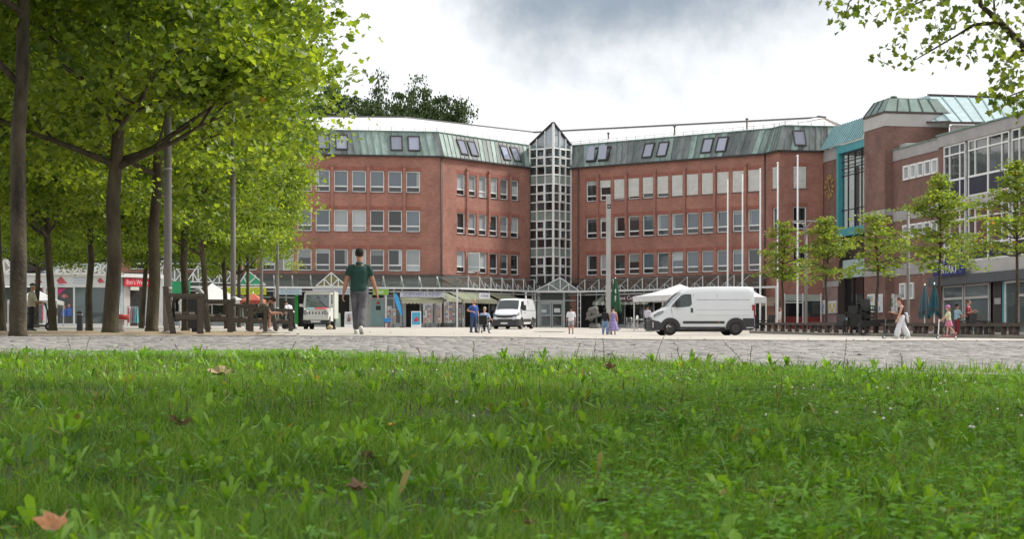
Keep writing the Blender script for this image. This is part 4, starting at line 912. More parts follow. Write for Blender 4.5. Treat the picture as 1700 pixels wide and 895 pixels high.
# ---- ground floor shopfronts: posts, dark panes, doors (parts of the building)
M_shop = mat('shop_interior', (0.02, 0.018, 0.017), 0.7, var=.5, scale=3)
M_panel = mat('fascia_grey_brown', (0.20, 0.165, 0.15), 0.7, var=.15, scale=1.2, rand=.12)
M_greyal = mat('aluminium_frame', (0.42, 0.45, 0.45), 0.4, 0.3, var=.08)
def front(face, px0, px1, py0, py1, name, m, w, depth=.06, parent=None):
    s0, s1 = face.s_at(px0, w), face.s_at(px1, w); sc = (s0+s1)/2; z1 = face.z_at((px0+px1)/2, py0, w)
    zb = face.ground(sc, w)-.05 if py1 is None else face.z_at((px0+px1)/2, py1, w)
    mb = MB(); mb.box(-(s1-s0)/2, (s1-s0)/2, 0, depth, zb, z1); return fobj(mb, name, m, face, parent or bld, s=sc, w=w)
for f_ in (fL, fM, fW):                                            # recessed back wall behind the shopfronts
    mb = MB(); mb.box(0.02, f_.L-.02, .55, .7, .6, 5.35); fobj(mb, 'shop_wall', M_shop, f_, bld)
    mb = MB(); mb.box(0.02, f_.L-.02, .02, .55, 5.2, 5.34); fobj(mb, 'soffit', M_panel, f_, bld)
# panels between the canopy struts on the left face
for i in range(17):
    s = fL.L-1.25-1.49*i; mb = MB(); mb.box(-.62, .62, -.05, -.01, 5.4, 6.0); fobj(mb, 'upper_shop_panel', M_panel, fL, bld, s=s)
def shopfront(face, px0, px1, n, door=None, m=None, top=492):
    s0, s1 = face.s_at(px0, .2), face.s_at(px1, .2)
    for i in range(n+1):
        s = s0+(s1-s0)*i/n; gr = face.ground(s); mb = MB(); mb.box(-.06, .06, 0, .12, gr-.1, 5.19); fobj(mb, 'mullion', m or M_greyal, face, bld, s=s, w=.2)
    for i in range(n):
        a, b = s0+(s1-s0)*i/n+.06, s0+(s1-s0)*(i+1)/n-.06; gr = face.ground((a+b)/2); mb = MB(); mb.box(a, b, 0, .03, gr+.35, 5.1); fobj(mb, 'shop_window', M_glass, face, bld, w=.26)
        mb = MB(); mb.box(a, b, 0, .1, gr-.1, gr+.35); fobj(mb, 'stall_riser', m or M_greyal, face, bld, w=.22)
        mb = MB(); mb.box(a, b, 0, .1, gr+2.35, gr+2.45); fobj(mb, 'transom', m or M_greyal, face, bld, w=.21)
shopfront(fL, 215, 300, 4); shopfront(fL, 300, 455, 6); shopfront(fL, 458, 492, 2); shopfront(fL, 520, 552, 2); shopfront(fL, 640, 668, 2); shopfront(fL, 698, 733, 3)
shopfront(fM, 738, 768, 2); shopfront(fM, 792, 872, 4); shopfront(fW, 990, 1085, 6); shopfront(fW, 1100, 1240, 8)
front(fL, 580, 613, 488, None, 'shop_door_surround', mat('pale_render', (0.52, 0.52, 0.50), .8, var=.1), .3)
front(fL, 613, 641, 489, None, 'cash_machine_surround', MATS['pale_render'], .22)
front(fL, 615.5, 638, 497, 541, 'cash_machine_door', mat('pale_teal', (0.27, 0.40, 0.40), .35, var=.06), .17)
front(fL, 618, 637, 490, 494.5, 'ticker_display', mat('black_panel', (0.012, 0.014, 0.013), .3), .17)
front(fL, 624, 632, 508, 515, 'cash_machine_screen', MATS['black_panel'], .15)
front(fL, 625.5, 630, 501, 505.5, 'cash_machine_emblem', mat('sign_red', (0.50, 0.03, 0.05), .5, var=.05), .15)
front(fL, 489, 495, 489, None, 'green_column', mat('sign_green', (0.02, 0.30, 0.05), .5, var=.08), .12)
front(fL, 664, 674, 489, None, 'shop_pier', M_greyal, .2)
front(fM, 768, 772, 497, None, 'door_post', M_white, .15); front(fM, 733.5, 738, 489, None, 'corner_pier', M_panel, .12)
# right end: entrance with red-fronted window on the end face
front(fE, 1302, 1364, 489, 500, 'shop_blind', mat('pale_green_grey', (0.36, 0.40, 0.36), .7), -.02)
for px in (1303, 1333, 1363): front(fE, px-.8, px+.8, 487, None, 'mullion', M_white, -.05)
front(fE, 1304, 1332, 500, 528, 'shop_window', M_glass, -.01); front(fE, 1334, 1362, 500, 528, 'shop_window', M_glass, -.01)
front(fE, 1304, 1362, 526, None, 'red_shop_panel', mat('shop_red', (0.17, 0.02, 0.02), .5, var=.15), -.025, depth=.05); front(fE, 1304, 1332, 501.8, 503.2, 'transom', M_white, -.04)
# tower entrance: aluminium doors under a dark glass fascia
entF = Face(Vector((B.x-.35, B.y-2.2)), Vector((Rr.x+.2, Rr.y-2.75)))
def ent(px0, px1, py0, py1, name, m, w, parent=None, d=.08): return front(entF, px0, px1, py0, py1, name, m, w, d, parent)
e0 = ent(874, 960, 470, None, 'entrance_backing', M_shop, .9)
for a, b in ((892, 896.5), (934.5, 938)): ent(a, b, 484, None, 'entrance_post', M_greyal, 0)
ent(882, 957, 498.2, 500, 'entrance_rail', M_greyal, .02); ent(896.5, 934.5, 500, 503, 'door_head', M_greyal, .03)
ent(896.5, 934.5, 487.5, 498, 'entrance_fascia', mat('dark_green_glass', (0.02, 0.03, 0.022), .15), .05)
for a, b in ((884, 891), (938.8, 946)): ent(a, b, 487.5, None, 'side_light', M_glass, .1)
for a, b in ((897, 915.2), (916, 934)):
    for p, q, r_, t_ in ((a, b, 503, 505), (a, b, 523, 525), (a, b, 541.5, 544), (a, a+1.8, 505, 541.5), (b-1.8, b, 505, 541.5)): ent(p, q, r_, t_, 'door_frame', M_greyal, .06 if p == a and q == b else .063)
    ent(a+1.8, b-1.8, 505, 523, 'door_pane', M_glassb if a < 900 else M_glass, .1); ent(a+1.8, b-1.8, 525, 541.5, 'door_pane', M_glass, .1)
ent(946.5, 957, 486, None, 'entrance_pier', M_brick, .1, d=.3)
ent(899, 907, 514, 519, 'door_notice', M_white, .09, d=.008); ent(920, 930, 512, 519, 'door_notice', M_white, .09, d=.008)
# ================================================================== the brown-brick town hall with the turquoise bay and the office wing on the right
T0 = Vector((25.2, 146.0)); fT = Face(T0, T0+Vector((.1930, -.9812))*46)
th = thing('town_hall', 'brown brick town hall with turquoise glazed bay, clock, stair tower and white-framed office wing', 'building', (30, 130, g(30, 130)))
M_bb = brick_mat('brown_brick', (0.215, 0.100, 0.075), (0.140, 0.062, 0.048), (0.27, 0.21, 0.185))
M_conc = mat('fascia_concrete', (0.36, 0.345, 0.34), .85, var=.12, scale=.9, bump=.2)
M_conc2 = mat('fascia_pale', (0.47, 0.45, 0.43), .8, var=.1, scale=.8)
M_teal = mat('turquoise_panel', (0.07, 0.33, 0.37), .4, var=.08, scale=1.5)
M_tealr = mat('turquoise_roof', (0.33, 0.50, 0.52), .4, var=.12, scale=1.5, rand=.12)
M_tealr2 = mat('pale_copper', (0.29, 0.39, 0.41), .55, var=0, scale=.8, rand=.1, col2=(0.40, 0.50, 0.52), stretch=(1.5, 1.5, .4))
M_cop3 = mat('copper_panel_green', (0.09, 0.15, 0.135), .5, var=0, scale=.9, rand=.2, col2=(0.165, 0.25, 0.22), stretch=(2, 2, .4))
M_brown = mat('brown_trim', (0.075, 0.05, 0.045), .6)
M_navy = mat('navy_panel', (0.022, 0.028, 0.05), .3, var=.35, scale=.7, rand=.2)
M_gold = mat('gilded', (0.42, 0.29, 0.11), .45, .2, var=.15)
M_curt = mat('curtain', (0.36, 0.33, 0.31), .8, var=.25, scale=2.5, stretch=(3, 3, .2))
def tb(name, s0, s1, w0, w1, z0, z1, m, parent=None):
    """a box of the town hall: along the front s0..s1, inwards w0..w1, heights"""
    mb = MB(); c = (s0+s1)/2; mb.box(s0-c, s1-c, 0, w1-w0, z0, z1); o = fobj(mb, name, m, fT, th, s=c, w=w0); return o
gT = lambda s: fT.ground(s)
# --- clock wall
tb('brick_wall', -.3, 3.3, 0, .4, 5.45, 15.08, M_bb); tb('concrete_band', -.3, 3.3, -.05, .4, 15.1, 16.05, M_conc); tb('concrete_band', -.3, 3.25, -.06, .4, 4.98, 5.43, M_conc)
tb('lower_wall', -.3, 3.25, 0, .4, gT(1.5)-.3, 4.97, mat('pinkish_tile', (0.27, 0.185, 0.175), .7, var=.15, scale=1.5))
ck = link('wall_clock', None, th); ck.location = fT.at(1.4, -.06, 13.02)-th.location; ck.rotation_euler = (0, 0, fT.rz)
for k in range(12):
    a = math.pi*k/6; r = .80; mb = MB(); mb.box(-.075, .075, -.06, .05, -.19, .19)
    if k % 3 == 0: mb.box(.10, .18, -.06, .05, -.19, .19)
    o = mb.build('numeral', M_gold, ck, (r*math.sin(a), 0, r*math.cos(a))); o.rotation_euler = (0, a, 0)
for ln, a in ((.62, -.25), (.5, 2.45)):
    mb = MB(); mb.box(-.055, .055, -.10, -.065, -.1, ln); o = mb.build('clock_hand', M_gold, ck); o.rotation_euler = (0, a, 0)
# --- turquoise bay
b0, b1 = 3.3, fT.s_at(1441)
tb('bay_post', b0, b0+.42, -.22, .3, 9.0, 16.0, M_teal); tb('bay_beam', b0+.42, b1, -.22, .25, 15.4, 16.0, M_teal); tb('bay_sill_beam', b0, b1, -.22, .5, 8.85, 9.45, M_teal)
tb('bay_soffit', b0, b1, .5, .9, 8.9, 9.2, M_dark)
bg_ = tb('bay_glazing', b0+.42, b1, .12, .16, 9.45, 15.4, glass_mat('bay_glass', (0.06, 0.066, 0.07), ior=2.2, see=.5))
tb('hall_interior', b0+.3, b1+1, 2.2, 2.3, 8.0, 15.6, mat('hall_wall', (0.26, 0.15, 0.12), .8, var=.3, scale=.6)); tb('hall_floor', b0+.3, b1, .2, 2.2, 9.2, 9.4, M_brown); tb('hall_ceiling', b0+.3, b1, .2, 2.2, 15.3, 15.4, M_brown)
for s in (5.2, 7.6): tb('curtain', s, s+.9, .5, .58, 9.6, 14.2, M_curt)
n = 4
for i in range(1, n): s = b0+.42+(b1-b0-.42)*i/n; tb('bay_mullion', s-.04, s+.04, .02, .12, 9.45, 15.25, M_dark)
for z in (10.9, 13.6, 14.15, 14.7): tb('bay_rail', b0+.42, b1, .035, .11, z-.035, z+.035, M_dark)
for z in (13.85, 14.4, 14.95): tb('bay_louvre', b0+.42, b1, .2, .34, z, z+.04, M_conc)
# lower recess with pale panel and market-parasol behind glass
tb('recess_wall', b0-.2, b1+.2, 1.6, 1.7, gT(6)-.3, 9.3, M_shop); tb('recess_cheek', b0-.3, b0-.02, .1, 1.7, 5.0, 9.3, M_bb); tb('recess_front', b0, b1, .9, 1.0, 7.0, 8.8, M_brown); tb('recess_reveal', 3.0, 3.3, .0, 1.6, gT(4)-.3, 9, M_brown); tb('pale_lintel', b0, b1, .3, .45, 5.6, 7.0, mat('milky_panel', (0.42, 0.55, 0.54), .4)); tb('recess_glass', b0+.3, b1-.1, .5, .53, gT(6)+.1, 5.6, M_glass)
for s in (b0+.1, 5.2, 7.2, b1-.1): tb('recess_post', s-.05, s+.05, .4, .5, gT(6)-.2, 5.6, M_dark)
# --- turquoise standing-seam roof over clock wall and bay
n = 18; s0, s1 = 0.35, b1-.03
for k in range(n):
    a, b = s0+(s1-s0)*k/n, s0+(s1-s0)*(k+1)/n; mb = MB(); zb, zt = 16.06, 17.95; c = (a+b)/2
    q = [Vector((a-c, -.4, zb)), Vector((b-c, -.4, zb)), Vector((b-c, .75, zt)), Vector((a-c, .75, zt))]; nn = (q[1]-q[0]).cross(q[3]-q[0]).normalized()
    mb.hexa([p-nn*.04 for p in q]+q); mb.mat(1); mb.bar(q[0]+nn*.03, q[3]+nn*.03, .05, .08, up=nn); fobj(mb, 'roof_panel', [M_tealr, mat('turquoise_seam', (0.20, 0.36, 0.38), .5)], fT, th, s=c)
tb('roof_top', s0, s1, .75, 6, 17.75, 17.94, M_tealr2)
# --- stair tower with copper hip
p0, p1 = b1, fT.s_at(1469, -.3); tw = 4.75
mb = MB(); mb.box(p0, p1, -.3, tw, 10.35, 16.45); mb.box(p0, p1, -.3, tw, 6.2, 9.85); mb.box(p0, p1, -.3, tw, gT(11)-.3, 5.45); fobj(mb, 'tower_wall', M_bb, fT, th)
for z0, z1, m in ((16.47, 17.4, M_conc2), (9.87, 10.33, M_conc), (5.47, 6.18, M_conc)): tb('concrete_band', p0-.03, p1+.03, -.34, tw+.03, z0, z1, m)
tb('tower_eaves', p0-.08, p1+.1, -.42, tw+.1, 17.42, 17.56, M_brown)
lo = [(p0, -.36), (p1+.03, -.36), (p1+.03, tw), (p0, tw)]; i_ = .62; hi = [(p0+i_, -.36+i_), (p1+.03-i_, -.36+i_), (p1+.03-i_, tw-i_), (p0+i_, tw-i_)]
for e in range(2):
    n = 3 if e == 0 else 5
    for k in range(n):
        f2 = lambda A_, B_, t, z: Vector((A_[0]+(B_[0]-A_[0])*t, A_[1]+(B_[1]-A_[1])*t, z)); q = [f2(lo[e], lo[e+1], k/n, 17.57), f2(lo[e], lo[e+1], (k+1)/n, 17.57), f2(hi[e], hi[e+1], (k+1)/n, 18.6), f2(hi[e], hi[e+1], k/n, 18.6)]
        nn = (q[1]-q[0]).cross(q[3]-q[0]).normalized(); mb = MB(); mb.hexa([p-nn*.04 for p in q]+q); mb.mat(1); mb.bar(q[0]+nn*.02, q[3]+nn*.02, .05, .06, up=nn); fobj(mb, 'roof_panel', [M_cop3, M_dark], fT, th)
tb('tower_roof', hi[0][0], hi[1][0], hi[0][1], hi[2][1], 18.5, 18.63, M_dark)
mb = MB(); s = fT.s_at(1484, 1.2); mb.tube([(s, 1.2, 18.5), (s, 1.2, 18.85)], .11, 10); mb.lathe((s, 1.2, 18.8), [(.12, 0), (.26, .04), (.26, .12), (.16, .16)], 12); fobj(mb, 'vent_pipe', M_seam, fT, th)
# --- brick wing with the five little windows
s0, s1, w = p1, fT.s_at(1561, .35), .35
tb('brick_wall', s0, s1, w, w+.4, 10.15, 13.82, M_bb); tb('brick_wall', s0, s1, w, w+.4, 6.25, 9.35, M_bb); tb('brick_wall', s0, s1, w, w+.4, gT(17)-.3, 5.35, M_bb)
tb('parapet', s0, s1, w-.04, w+.4, 13.84, 14.62, M_conc); tb('coping', s0, s1, w-.12, w+.5, 14.63, 14.7, M_seam); tb('concrete_band', s0, s1, w-.04, w+.4, 9.37, 10.13, M_conc); tb('concrete_band', s0, s1, w-.04, w+.4, 5.37, 6.23, M_conc)
tb('flat_roof', s0, 46, w+.4, 9, 14.2, 14.4, M_conc); tb('tower_lean_to', s0, s0+1.3, w+.5, w+1.2, 14.7, 15.1, M_conc2)
def small_window(px, z0, z1):
    s = fT.s_at(px, w); o = link('small_window', None, th); o.location = fT.at(s, w, z0)-th.location; o.rotation_euler = (0, 0, fT.rz); h = z1-z0; a = .52
    mb = MB()
    for q in ((-a, -a+.13, 0, h), (a-.13, a, 0, h), (-a+.13, a-.13, 0, .13), (-a+.13, a-.13, h-.13, h)): mb.box(q[0], q[1], -.12, .02, q[2], q[3])
    mb.build('frame', M_white, o); mb = MB(); mb.box(-a+.13, a-.13, -.03, .0, .13, h-.13); mb.build('pane', M_glassc, o)
for px in (1506, 1517.5, 1529.5, 1541.5, 1553.5): small_window(px, 12.25, 13.3)
for px in (1505, 1517, 1529, 1541, 1553): small_window(px, 8.05, 9.0)
for px in (1500, 1513): small_window(px, 3.6, 4.8)
# --- office wing
s2, sE, w = s1, 44.5, .22
tb('parapet', s2, sE, w-.1, w+.4, 13.95, 14.72, M_conc); tb('coping', s2-.05, sE, w-.2, w+.5, 14.73, 14.82, M_seam)
tb('concrete_band', s2, sE, w-.12, w+.5, 9.42, 10.18, M_conc2); tb('concrete_band', s2, sE, w-.12, w+.5, 5.0, 5.86, M_conc2); tb('shop_fascia', s2-.6, sE, w-.5, w+.5, 4.35, 4.98, mat('slate_fascia', (0.085, 0.09, 0.10), .6, var=.12))
tb('inner_wall', s2, sE, w+.9, w+1.0, gT(30)-.3, 13.9, mat('office_inside', (0.06, 0.055, 0.05), .8, var=.4, scale=.8))
M_opane = glass_mat('office_pane', (0.05, 0.055, 0.055), ior=1.75, rand=.5)
M_opane2 = glass_mat('office_pane_warm', (0.12, 0.075, 0.06), ior=1.7, rand=.3)
def strip(z0, zs, zt, z1, pm):
    """window band: navy panel z0..zs, casement zs..zt, toplight zt..z1; bays of 5.9 m"""
    e = []; a = fT.s_at(1567, w)-.05; e.append((a, a+3.35, (.9, 1.6, .85))); a += 3.8
    while a < sE-1: e.append((a, min(a+5.9, sE), (1.0, 1.85, 1.9, 1.0))); a += 6.25
    tb('window_pier', s2, fT.s_at(1567, w)-.05, w, w+.3, z0, z1, M_bb)
    for a, b, parts in e:
        k = (b-a)/sum(parts); x = a; n = len(parts)
        fr = link('window_strip', None, th); fr.location = fT.at(a, w, 0)-th.location; fr.rotation_euler = (0, 0, fT.rz); mb = MB(); L = b-a
        xs = [0]
        for q in parts: xs.append(xs[-1]+q*k)
        for j, q in enumerate(xs):
            t = .09 if j in (0, n) or (n == 4 and j == 2) else .05; mb.box(max(0, q-t), min(L, q+t), 0, .14, (z0 if (j in (0, n) or (n == 4 and j == 2) or n == 3) else zs), z1)
        for z, t in ((z0+.05, .05), (zs, .07), (zt, .05), (z1-.05, .05)): mb.box(0, L, -.008, .13, z-t, z+t)
        mb.build('frame', M_white, fr)
        for j in range(n):
            mb = MB(); mb.box(xs[j]+.05, xs[j+1]-.05, .08, .10, zs+.05, zt-.04); mb.build('pane', pm, fr); mb = MB(); mb.box(xs[j]+.05, xs[j+1]-.05, .08, .10, zt+.04, z1-.08); mb.build('pane', pm, fr)
        for j in range(0, n, 2) if n == 4 else range(1):
            mb = MB(); mb.box(xs[j]+.06, xs[min(n, j+2) if n == 4 else n]-.06, .05, .09, z0+.08, zs-.06); mb.build('spandrel_panel', M_navy, fr)
        tb('window_gap', b, b+.35, w+.15, w+.3, z0, z1, M_navy)
strip(10.18, 11.5, 13.25, 13.93, M_opane); strip(5.88, 6.95, 8.75, 9.42, M_opane2)
# ground-floor shop: big white-framed panes, dark doorway, pale door
def shop(px0, px1, z0, z1, kind):
    a, b = fT.s_at(px0, w), fT.s_at(px1, w); o = link('shop_window', None, th); o.location = fT.at(a, w-.02, 0)-th.location; o.rotation_euler = (0, 0, fT.rz); L = b-a; mb = MB(); t = .12
    for q in ((0, t, z0, z1), (L-t, L, z0, z1), (t, L-t, z1-t, z1), (t, L-t, z0, z0+t)): mb.box(q[0], q[1], 0, .14, q[2], q[3])
    if kind: zt = z0+(z1-z0)*kind; mb.box(t, L-t, -.005, .14, zt-.08, zt+.08)
    mb.build('frame', M_conc2 if kind else M_white, o); mb = MB(); mb.box(t, L-t, .07, .09, z0+t, z1-t); mb.build('pane', glass_mat('shop_pane', (.10, .12, .125), ior=1.8, rand=.2) if 'shop_pane' not in MATS else MATS['shop_pane'], o)
for a, b, kd in ((1565.5, 1599, .72), (1601, 1642, .72), (1668, 1688, 0), (1690, 1728, .72), (1730, 1770, .72)): s = fT.s_at((a+b)/2, w); shop(a, b, gT(s)-.05, 4.33, kd)
tb('doorway', fT.s_at(1646, w), fT.s_at(1664, w), w+.1, w+.2, gT(28)-.2, 4.33, M_brown); tb('doorway_glass', fT.s_at(1648, w), fT.s_at(1661, w), w+.07, w+.09, gT(28), 4.2, M_dark); tb('door_sign', fT.s_at(1649.5, w), fT.s_at(1660, w), w+.05, w+.06, 2.9, 3.3, M_conc)
tb('door_jamb', fT.s_at(1664, w), fT.s_at(1667, w), w, w+.2, gT(28)-.2, 4.33, M_teal)
# --- big pale copper roof of the council chamber behind
mb = MB(); Yb = 131.0; qa = [P(1566, 201, Yb), P(1590, 204, Yb), P(1760, 200, Yb)]; ridge = [P(1538, 158.5, 140), P(1600, 160, 140), P(1790, 166, 140)]
lo_ = [P(1440, 206, 141), P(1578, 201.5, Yb), P(1790, 203, Yb-4)]; hi_ = [P(1512, 165.5, 150), P(1540, 158.5, 141), P(1790, 166, 137)]
for i in range(2):
    n = 7 if i == 0 else 11
    for k in range(n):
        q = [lo_[i].lerp(lo_[i+1], k/n), lo_[i].lerp(lo_[i+1], (k+1)/n), hi_[i].lerp(hi_[i+1], (k+1)/n), hi_[i].lerp(hi_[i+1], k/n)]; nn = (q[1]-q[0]).cross(q[3]-q[0]).normalized(); c = sum(q, Vector())/4; q = [p-c for p in q]
        mb = MB(); mb.hexa([p-nn*.05 for p in q]+q); mb.mat(1); mb.bar(q[0]+nn*.03, q[3]+nn*.03, .06, .07, up=nn); link('roof_panel', mb.mesh('roof_panel', [M_tealr2, mat('seam_pale', (.22, .33, .33), .6)]), th, c-th.location)
mb = MB(); mb.bar(lo_[1]+Vector((-.3, 0, -.1)), lo_[2]+Vector((0, 0, -.1)), .3, .16); mb.bar(hi_[1]+Vector((0, 0, .05)), hi_[2]+Vector((0, 0, .05)), .4, .14); mb.bar(lo_[0], lo_[1], .2, .12); link('roof_trim', mb.mesh('roof_trim', M_brown), th, -th.location)
mb = MB(); a_, b_ = lo_[1], lo_[2]; mb.hexa([a_+Vector((.2, .3, -4)), b_+Vector((0, .3, -4)), b_+Vector((0, 1, -4)), a_+Vector((.2, 1, -4)), a_+Vector((.2, .3, -.2)), b_+Vector((0, .3, -.2)), b_+Vector((0, 1, -.2)), a_+Vector((.2, 1, -.2))]); link('chamber_wall', mb.mesh('chamber_wall', M_conc2), th, -th.location)

# ---- signs and boards fixed to the town hall
def sign(name, label, cat, face, px0, px1, py0, py1, w, m, group=None, txt=None, tm=None, tsize=.5, twf=.86, depth=.1, dz=0.0, txoff=0.0):
    s0, s1 = face.s_at(px0, w), face.s_at(px1, w); sc = (s0+s1)/2; z1, z0 = face.z_at((px0+px1)/2, py0, w), face.z_at((px0+px1)/2, py1, w); hh = (z1-z0)/2; ww = (s1-s0)/2
    t = thing(name, label, cat, face.at(sc, w, z0), face.rz, group); mb = MB(); mb.box(-ww, ww, -depth, 0, 0, z1-z0); mb.build('panel', m, t)
    if txt: text_mb('lettering', txt, tm, t, (txoff, -depth-.004, hh+dz), 0, tsize, width=ww*2*twf, ext=.008)
    return t, ww, hh
M_wlet = mat('white_letter', (0.78, 0.78, 0.78), .5, var=.03); M_blet = mat('blue_letter', (0.10, 0.14, 0.34), .5, var=.05); M_glet = mat('grey_letter', (0.16, 0.19, 0.24), .5)
sign('shop_sign', 'dark blue shop sign with white capitals ERTAKI behind the tall street tree', 'sign', fT, 1551, 1602, 433, 457, -.4, mat('sign_blue', (0.018, 0.03, 0.17), .4, var=.06), 'shop signs', 'ERTAKI', M_wlet, .8, .55, txoff=-.1, dz=-.12)
def board(face, px0, px1, py0, py1, w, label, cols_, frame=M_white):
    t, ww, hh = sign('notice_board', label, 'notice board', face, px0, px1, py0, py1, w, frame, 'notice boards on the town hall wall', depth=.08); rs = random.Random(px0)
    mb = MB(); mb.box(-ww+.06, ww-.06, -.1, -.082, .06, 2*hh-.06); mb.build('backing', cols_[0], t); k = 0; z = .12
    while z < 2*hh-.3:
        h_ = rs.uniform(.25, .42); x = -ww+.12
        while x < ww-.25:
            w_ = rs.uniform(.2, .34); mb = MB(); mb.box(x, min(x+w_, ww-.1), -.112, -.101, z, min(z+h_, 2*hh-.12)); mb.build('notice', cols_[1+k % (len(cols_)-1)], t); x += w_+.06; k += 1
        z += h_+.05
M_py, M_pg, M_pb, M_pw = mat('paper_yellow', (.52, .40, .12), .7), mat('paper_green', (.10, .30, .16), .7), mat('paper_blue', (.15, .30, .55), .7), mat('paper_white', (.62, .64, .62), .7)
board(fT, 1361.5, 1371, 499, 522, -.03, 'poster board with white and blue notices under the gilded clock', [M_pw, M_pb, M_pw, M_pb])
board(fT, 1373, 1391, 499, 521, -.03, 'notice board with large yellow sheets on the pinkish wall', [M_pw, M_py, M_py, M_pw], M_conc)
board(fT, 1441.5, 1453, 488.5, 519, -.34, 'white-framed notice case on the brick pier, left of the two', [M_pw, M_pb, M_py, M_pw, M_pg])
board(fT, 1457, 1466, 488.5, 519, -.34, 'white-framed notice case on the brick pier, right of the two', [M_pw, M_pw, M_pb, M_pw])
board(fT, 1474.5, 1486, 488.5, 519, .3, 'white-framed notice case full of green notices behind the walking woman', [M_pw, M_pg, M_pg, M_pw, M_pg])
board(fT, 1488, 1499, 488.5, 519, .3, 'grey notice case with pale sheets behind the grey lamp post', [M_conc, M_pw, M_conc2, M_pw], M_conc)
# ================================================================== white steel canopy along the shops
M_steel = mat('white_steel', (0.66, 0.67, 0.66), .45, var=.08, scale=2)
M_steelg = mat('grey_steel', (0.36, 0.36, 0.36), .5, var=.12)
M_cglass = glass_mat('canopy_glass', (0.10, 0.12, 0.12), ior=1.6, rand=.2, see=.72)
M_cglass2 = glass_mat('gable_glass', (0.20, 0.23, 0.22), ior=1.5, rand=.2, see=.35)
can = thing('arcade_canopy', 'white steel and glass canopy over the shopfronts along the foot of the brick building', 'canopy', (0, 146, g(0, 146)))
WO = -2.6; ZB = 4.97; ZT = 6.02
def cbar(pts, name, m=M_steel, wd=.07, parent=None):
    p = parent or can; mb = MB(); base = pts[0][0]
    for a, b in pts: mb.bar(a-base, b-base, wd)
    return link(name, mb.mesh(name, m), p, base-p.location)
for f_, a, b in ((fL, 0.0, fL.L+1.2), (fM, -1.0, fM.L-1.6), (fW, 1.6, fW.L+.6)):
    cbar([(f_.at(a, WO, ZB), f_.at(b, WO, ZB))], 'beam', M_steel, .16); cbar([(f_.at(a, WO+.15, ZB-.28), f_.at(b, WO+.15, ZB-.28))], 'lower_beam', M_steelg, .11)
    mb = MB(); mb.poly([f_.at(a, WO, ZB+.1), f_.at(b, WO, ZB+.1), f_.at(b, -.1, ZT+.02), f_.at(a, -.1, ZT+.02)]); mb.poly([f_.at(a, WO, ZB+.08), f_.at(a, -.1, ZT), f_.at(b, -.1, ZT), f_.at(b, WO, ZB+.08)]); link('glass_roof', mb.mesh('glass_roof', M_cglass), can, -can.location)
for i in range(18): s = fL.L-.5-1.49*i; cbar([(fL.at(s, WO+.1, ZB), fL.at(s, -.1, ZT)), (fL.at(s, -.12, ZT), fL.at(s, -.12, 5.3))], 'strut', M_steel, .10)
for f_, sg, n, s0 in ((fM, 1, 7, .2), (fW, -1, 12, 1.9)):
    for i in range(n):
        s = s0+1.49*i; h = 1.03
        cbar([(f_.at(s, WO+.02, ZB), f_.at(s, WO+.02, ZB+h))], 'truss_post', M_steel, .065)
        cbar([(f_.at(s+.72, WO+.02, ZB), f_.at(s+.72, WO+.02, ZB+h*.5))], 'truss_post', M_steel, .05)
        cbar([(f_.at(s, WO+.02, ZB+h), f_.at(s+.72*1, WO+.05, ZB)), (f_.at(s+.72, WO+.05, ZB+h*.52), f_.at(s+1.49, WO+.05, ZB))] if sg > 0 else [(f_.at(s+1.49, WO+.05, ZB+h), f_.at(s+.1, WO+.05, ZB)), (f_.at(s+.72, WO+.07, ZB+h*.5), f_.at(s+.3*1+1.1, WO+.07, ZB))], 'truss_diagonal', M_steelg, .06)
        cbar([(f_.at(s, WO+.02, ZB+h), f_.at(s+.3*sg, -.15, ZT))], 'truss_tie', M_steelg, .055)
def gable(face, px0, pxa, px1, ya, yb, w, glassm=M_cglass2, extra=True):
    s0, sa, s1 = face.s_at(px0, w), face.s_at(pxa, w), face.s_at(px1, w); za, zb = face.z_at(pxa, ya, w), face.z_at(pxa, yb, w); t = lambda s, z: face.at(s, w, z); L_, A_, R_ = t(s0, zb), t(sa, za), t(s1, zb)
    C_ = t(sa, zb); pr = [(L_, A_), (A_, R_), (A_, C_), (L_, R_), (L_.lerp(A_, .55), C_), (A_.lerp(R_, .45), C_)]
    if extra: pr += [(L_.lerp(A_, .55), L_.lerp(C_, .55)), (A_.lerp(R_, .45), C_.lerp(R_, .45))]
    cbar(pr, 'gable_truss', M_steel, .085); mb = MB(); bk = Vector((face.n.x, face.n.y, 0)); o = .06*bk
    mb.poly([L_+o, R_+o, A_+o]); link('gable_pane', mb.mesh('gable_pane', glassm), can, -can.location)
    mb = MB(); d = bk*min(2.4, 2.4); mb.poly([L_+o, A_+o, A_+d, L_+d]); mb.poly([A_+o, R_+o, R_+d, A_+d]); link('gable_roof', mb.mesh('gable_roof', M_cglass), can, -can.location)
gable(entF, 887, 930, 962, 461, 483.5, -1.4)
cbar([(entF.at(entF.s_at(868, -1.4), -1.4, entF.z_at(920, 484.5, -1.4)), entF.at(entF.s_at(975, -1.4), -1.4, entF.z_at(920, 484.5, -1.4)))], 'beam', M_steel, .16)
gable(fL, 524, 550, 576, 452.5, 475.5, WO-.1, glass_mat('gable_glass_olive', (0.20, 0.19, 0.06), ior=1.5, rand=.1), True)
gable(fL, 310, 329, 352, 441, 468, WO-.1); gable(fL, 264, 290, 312, 443, 468, WO-.1); gable(fL, 352, 374, 395, 443, 470, WO-.1)
gable(fL, 396, 411, 441, 449, 473, WO-.1, mat('gable_sign_green', (0.03, 0.33, 0.17), .5, var=.1), False)
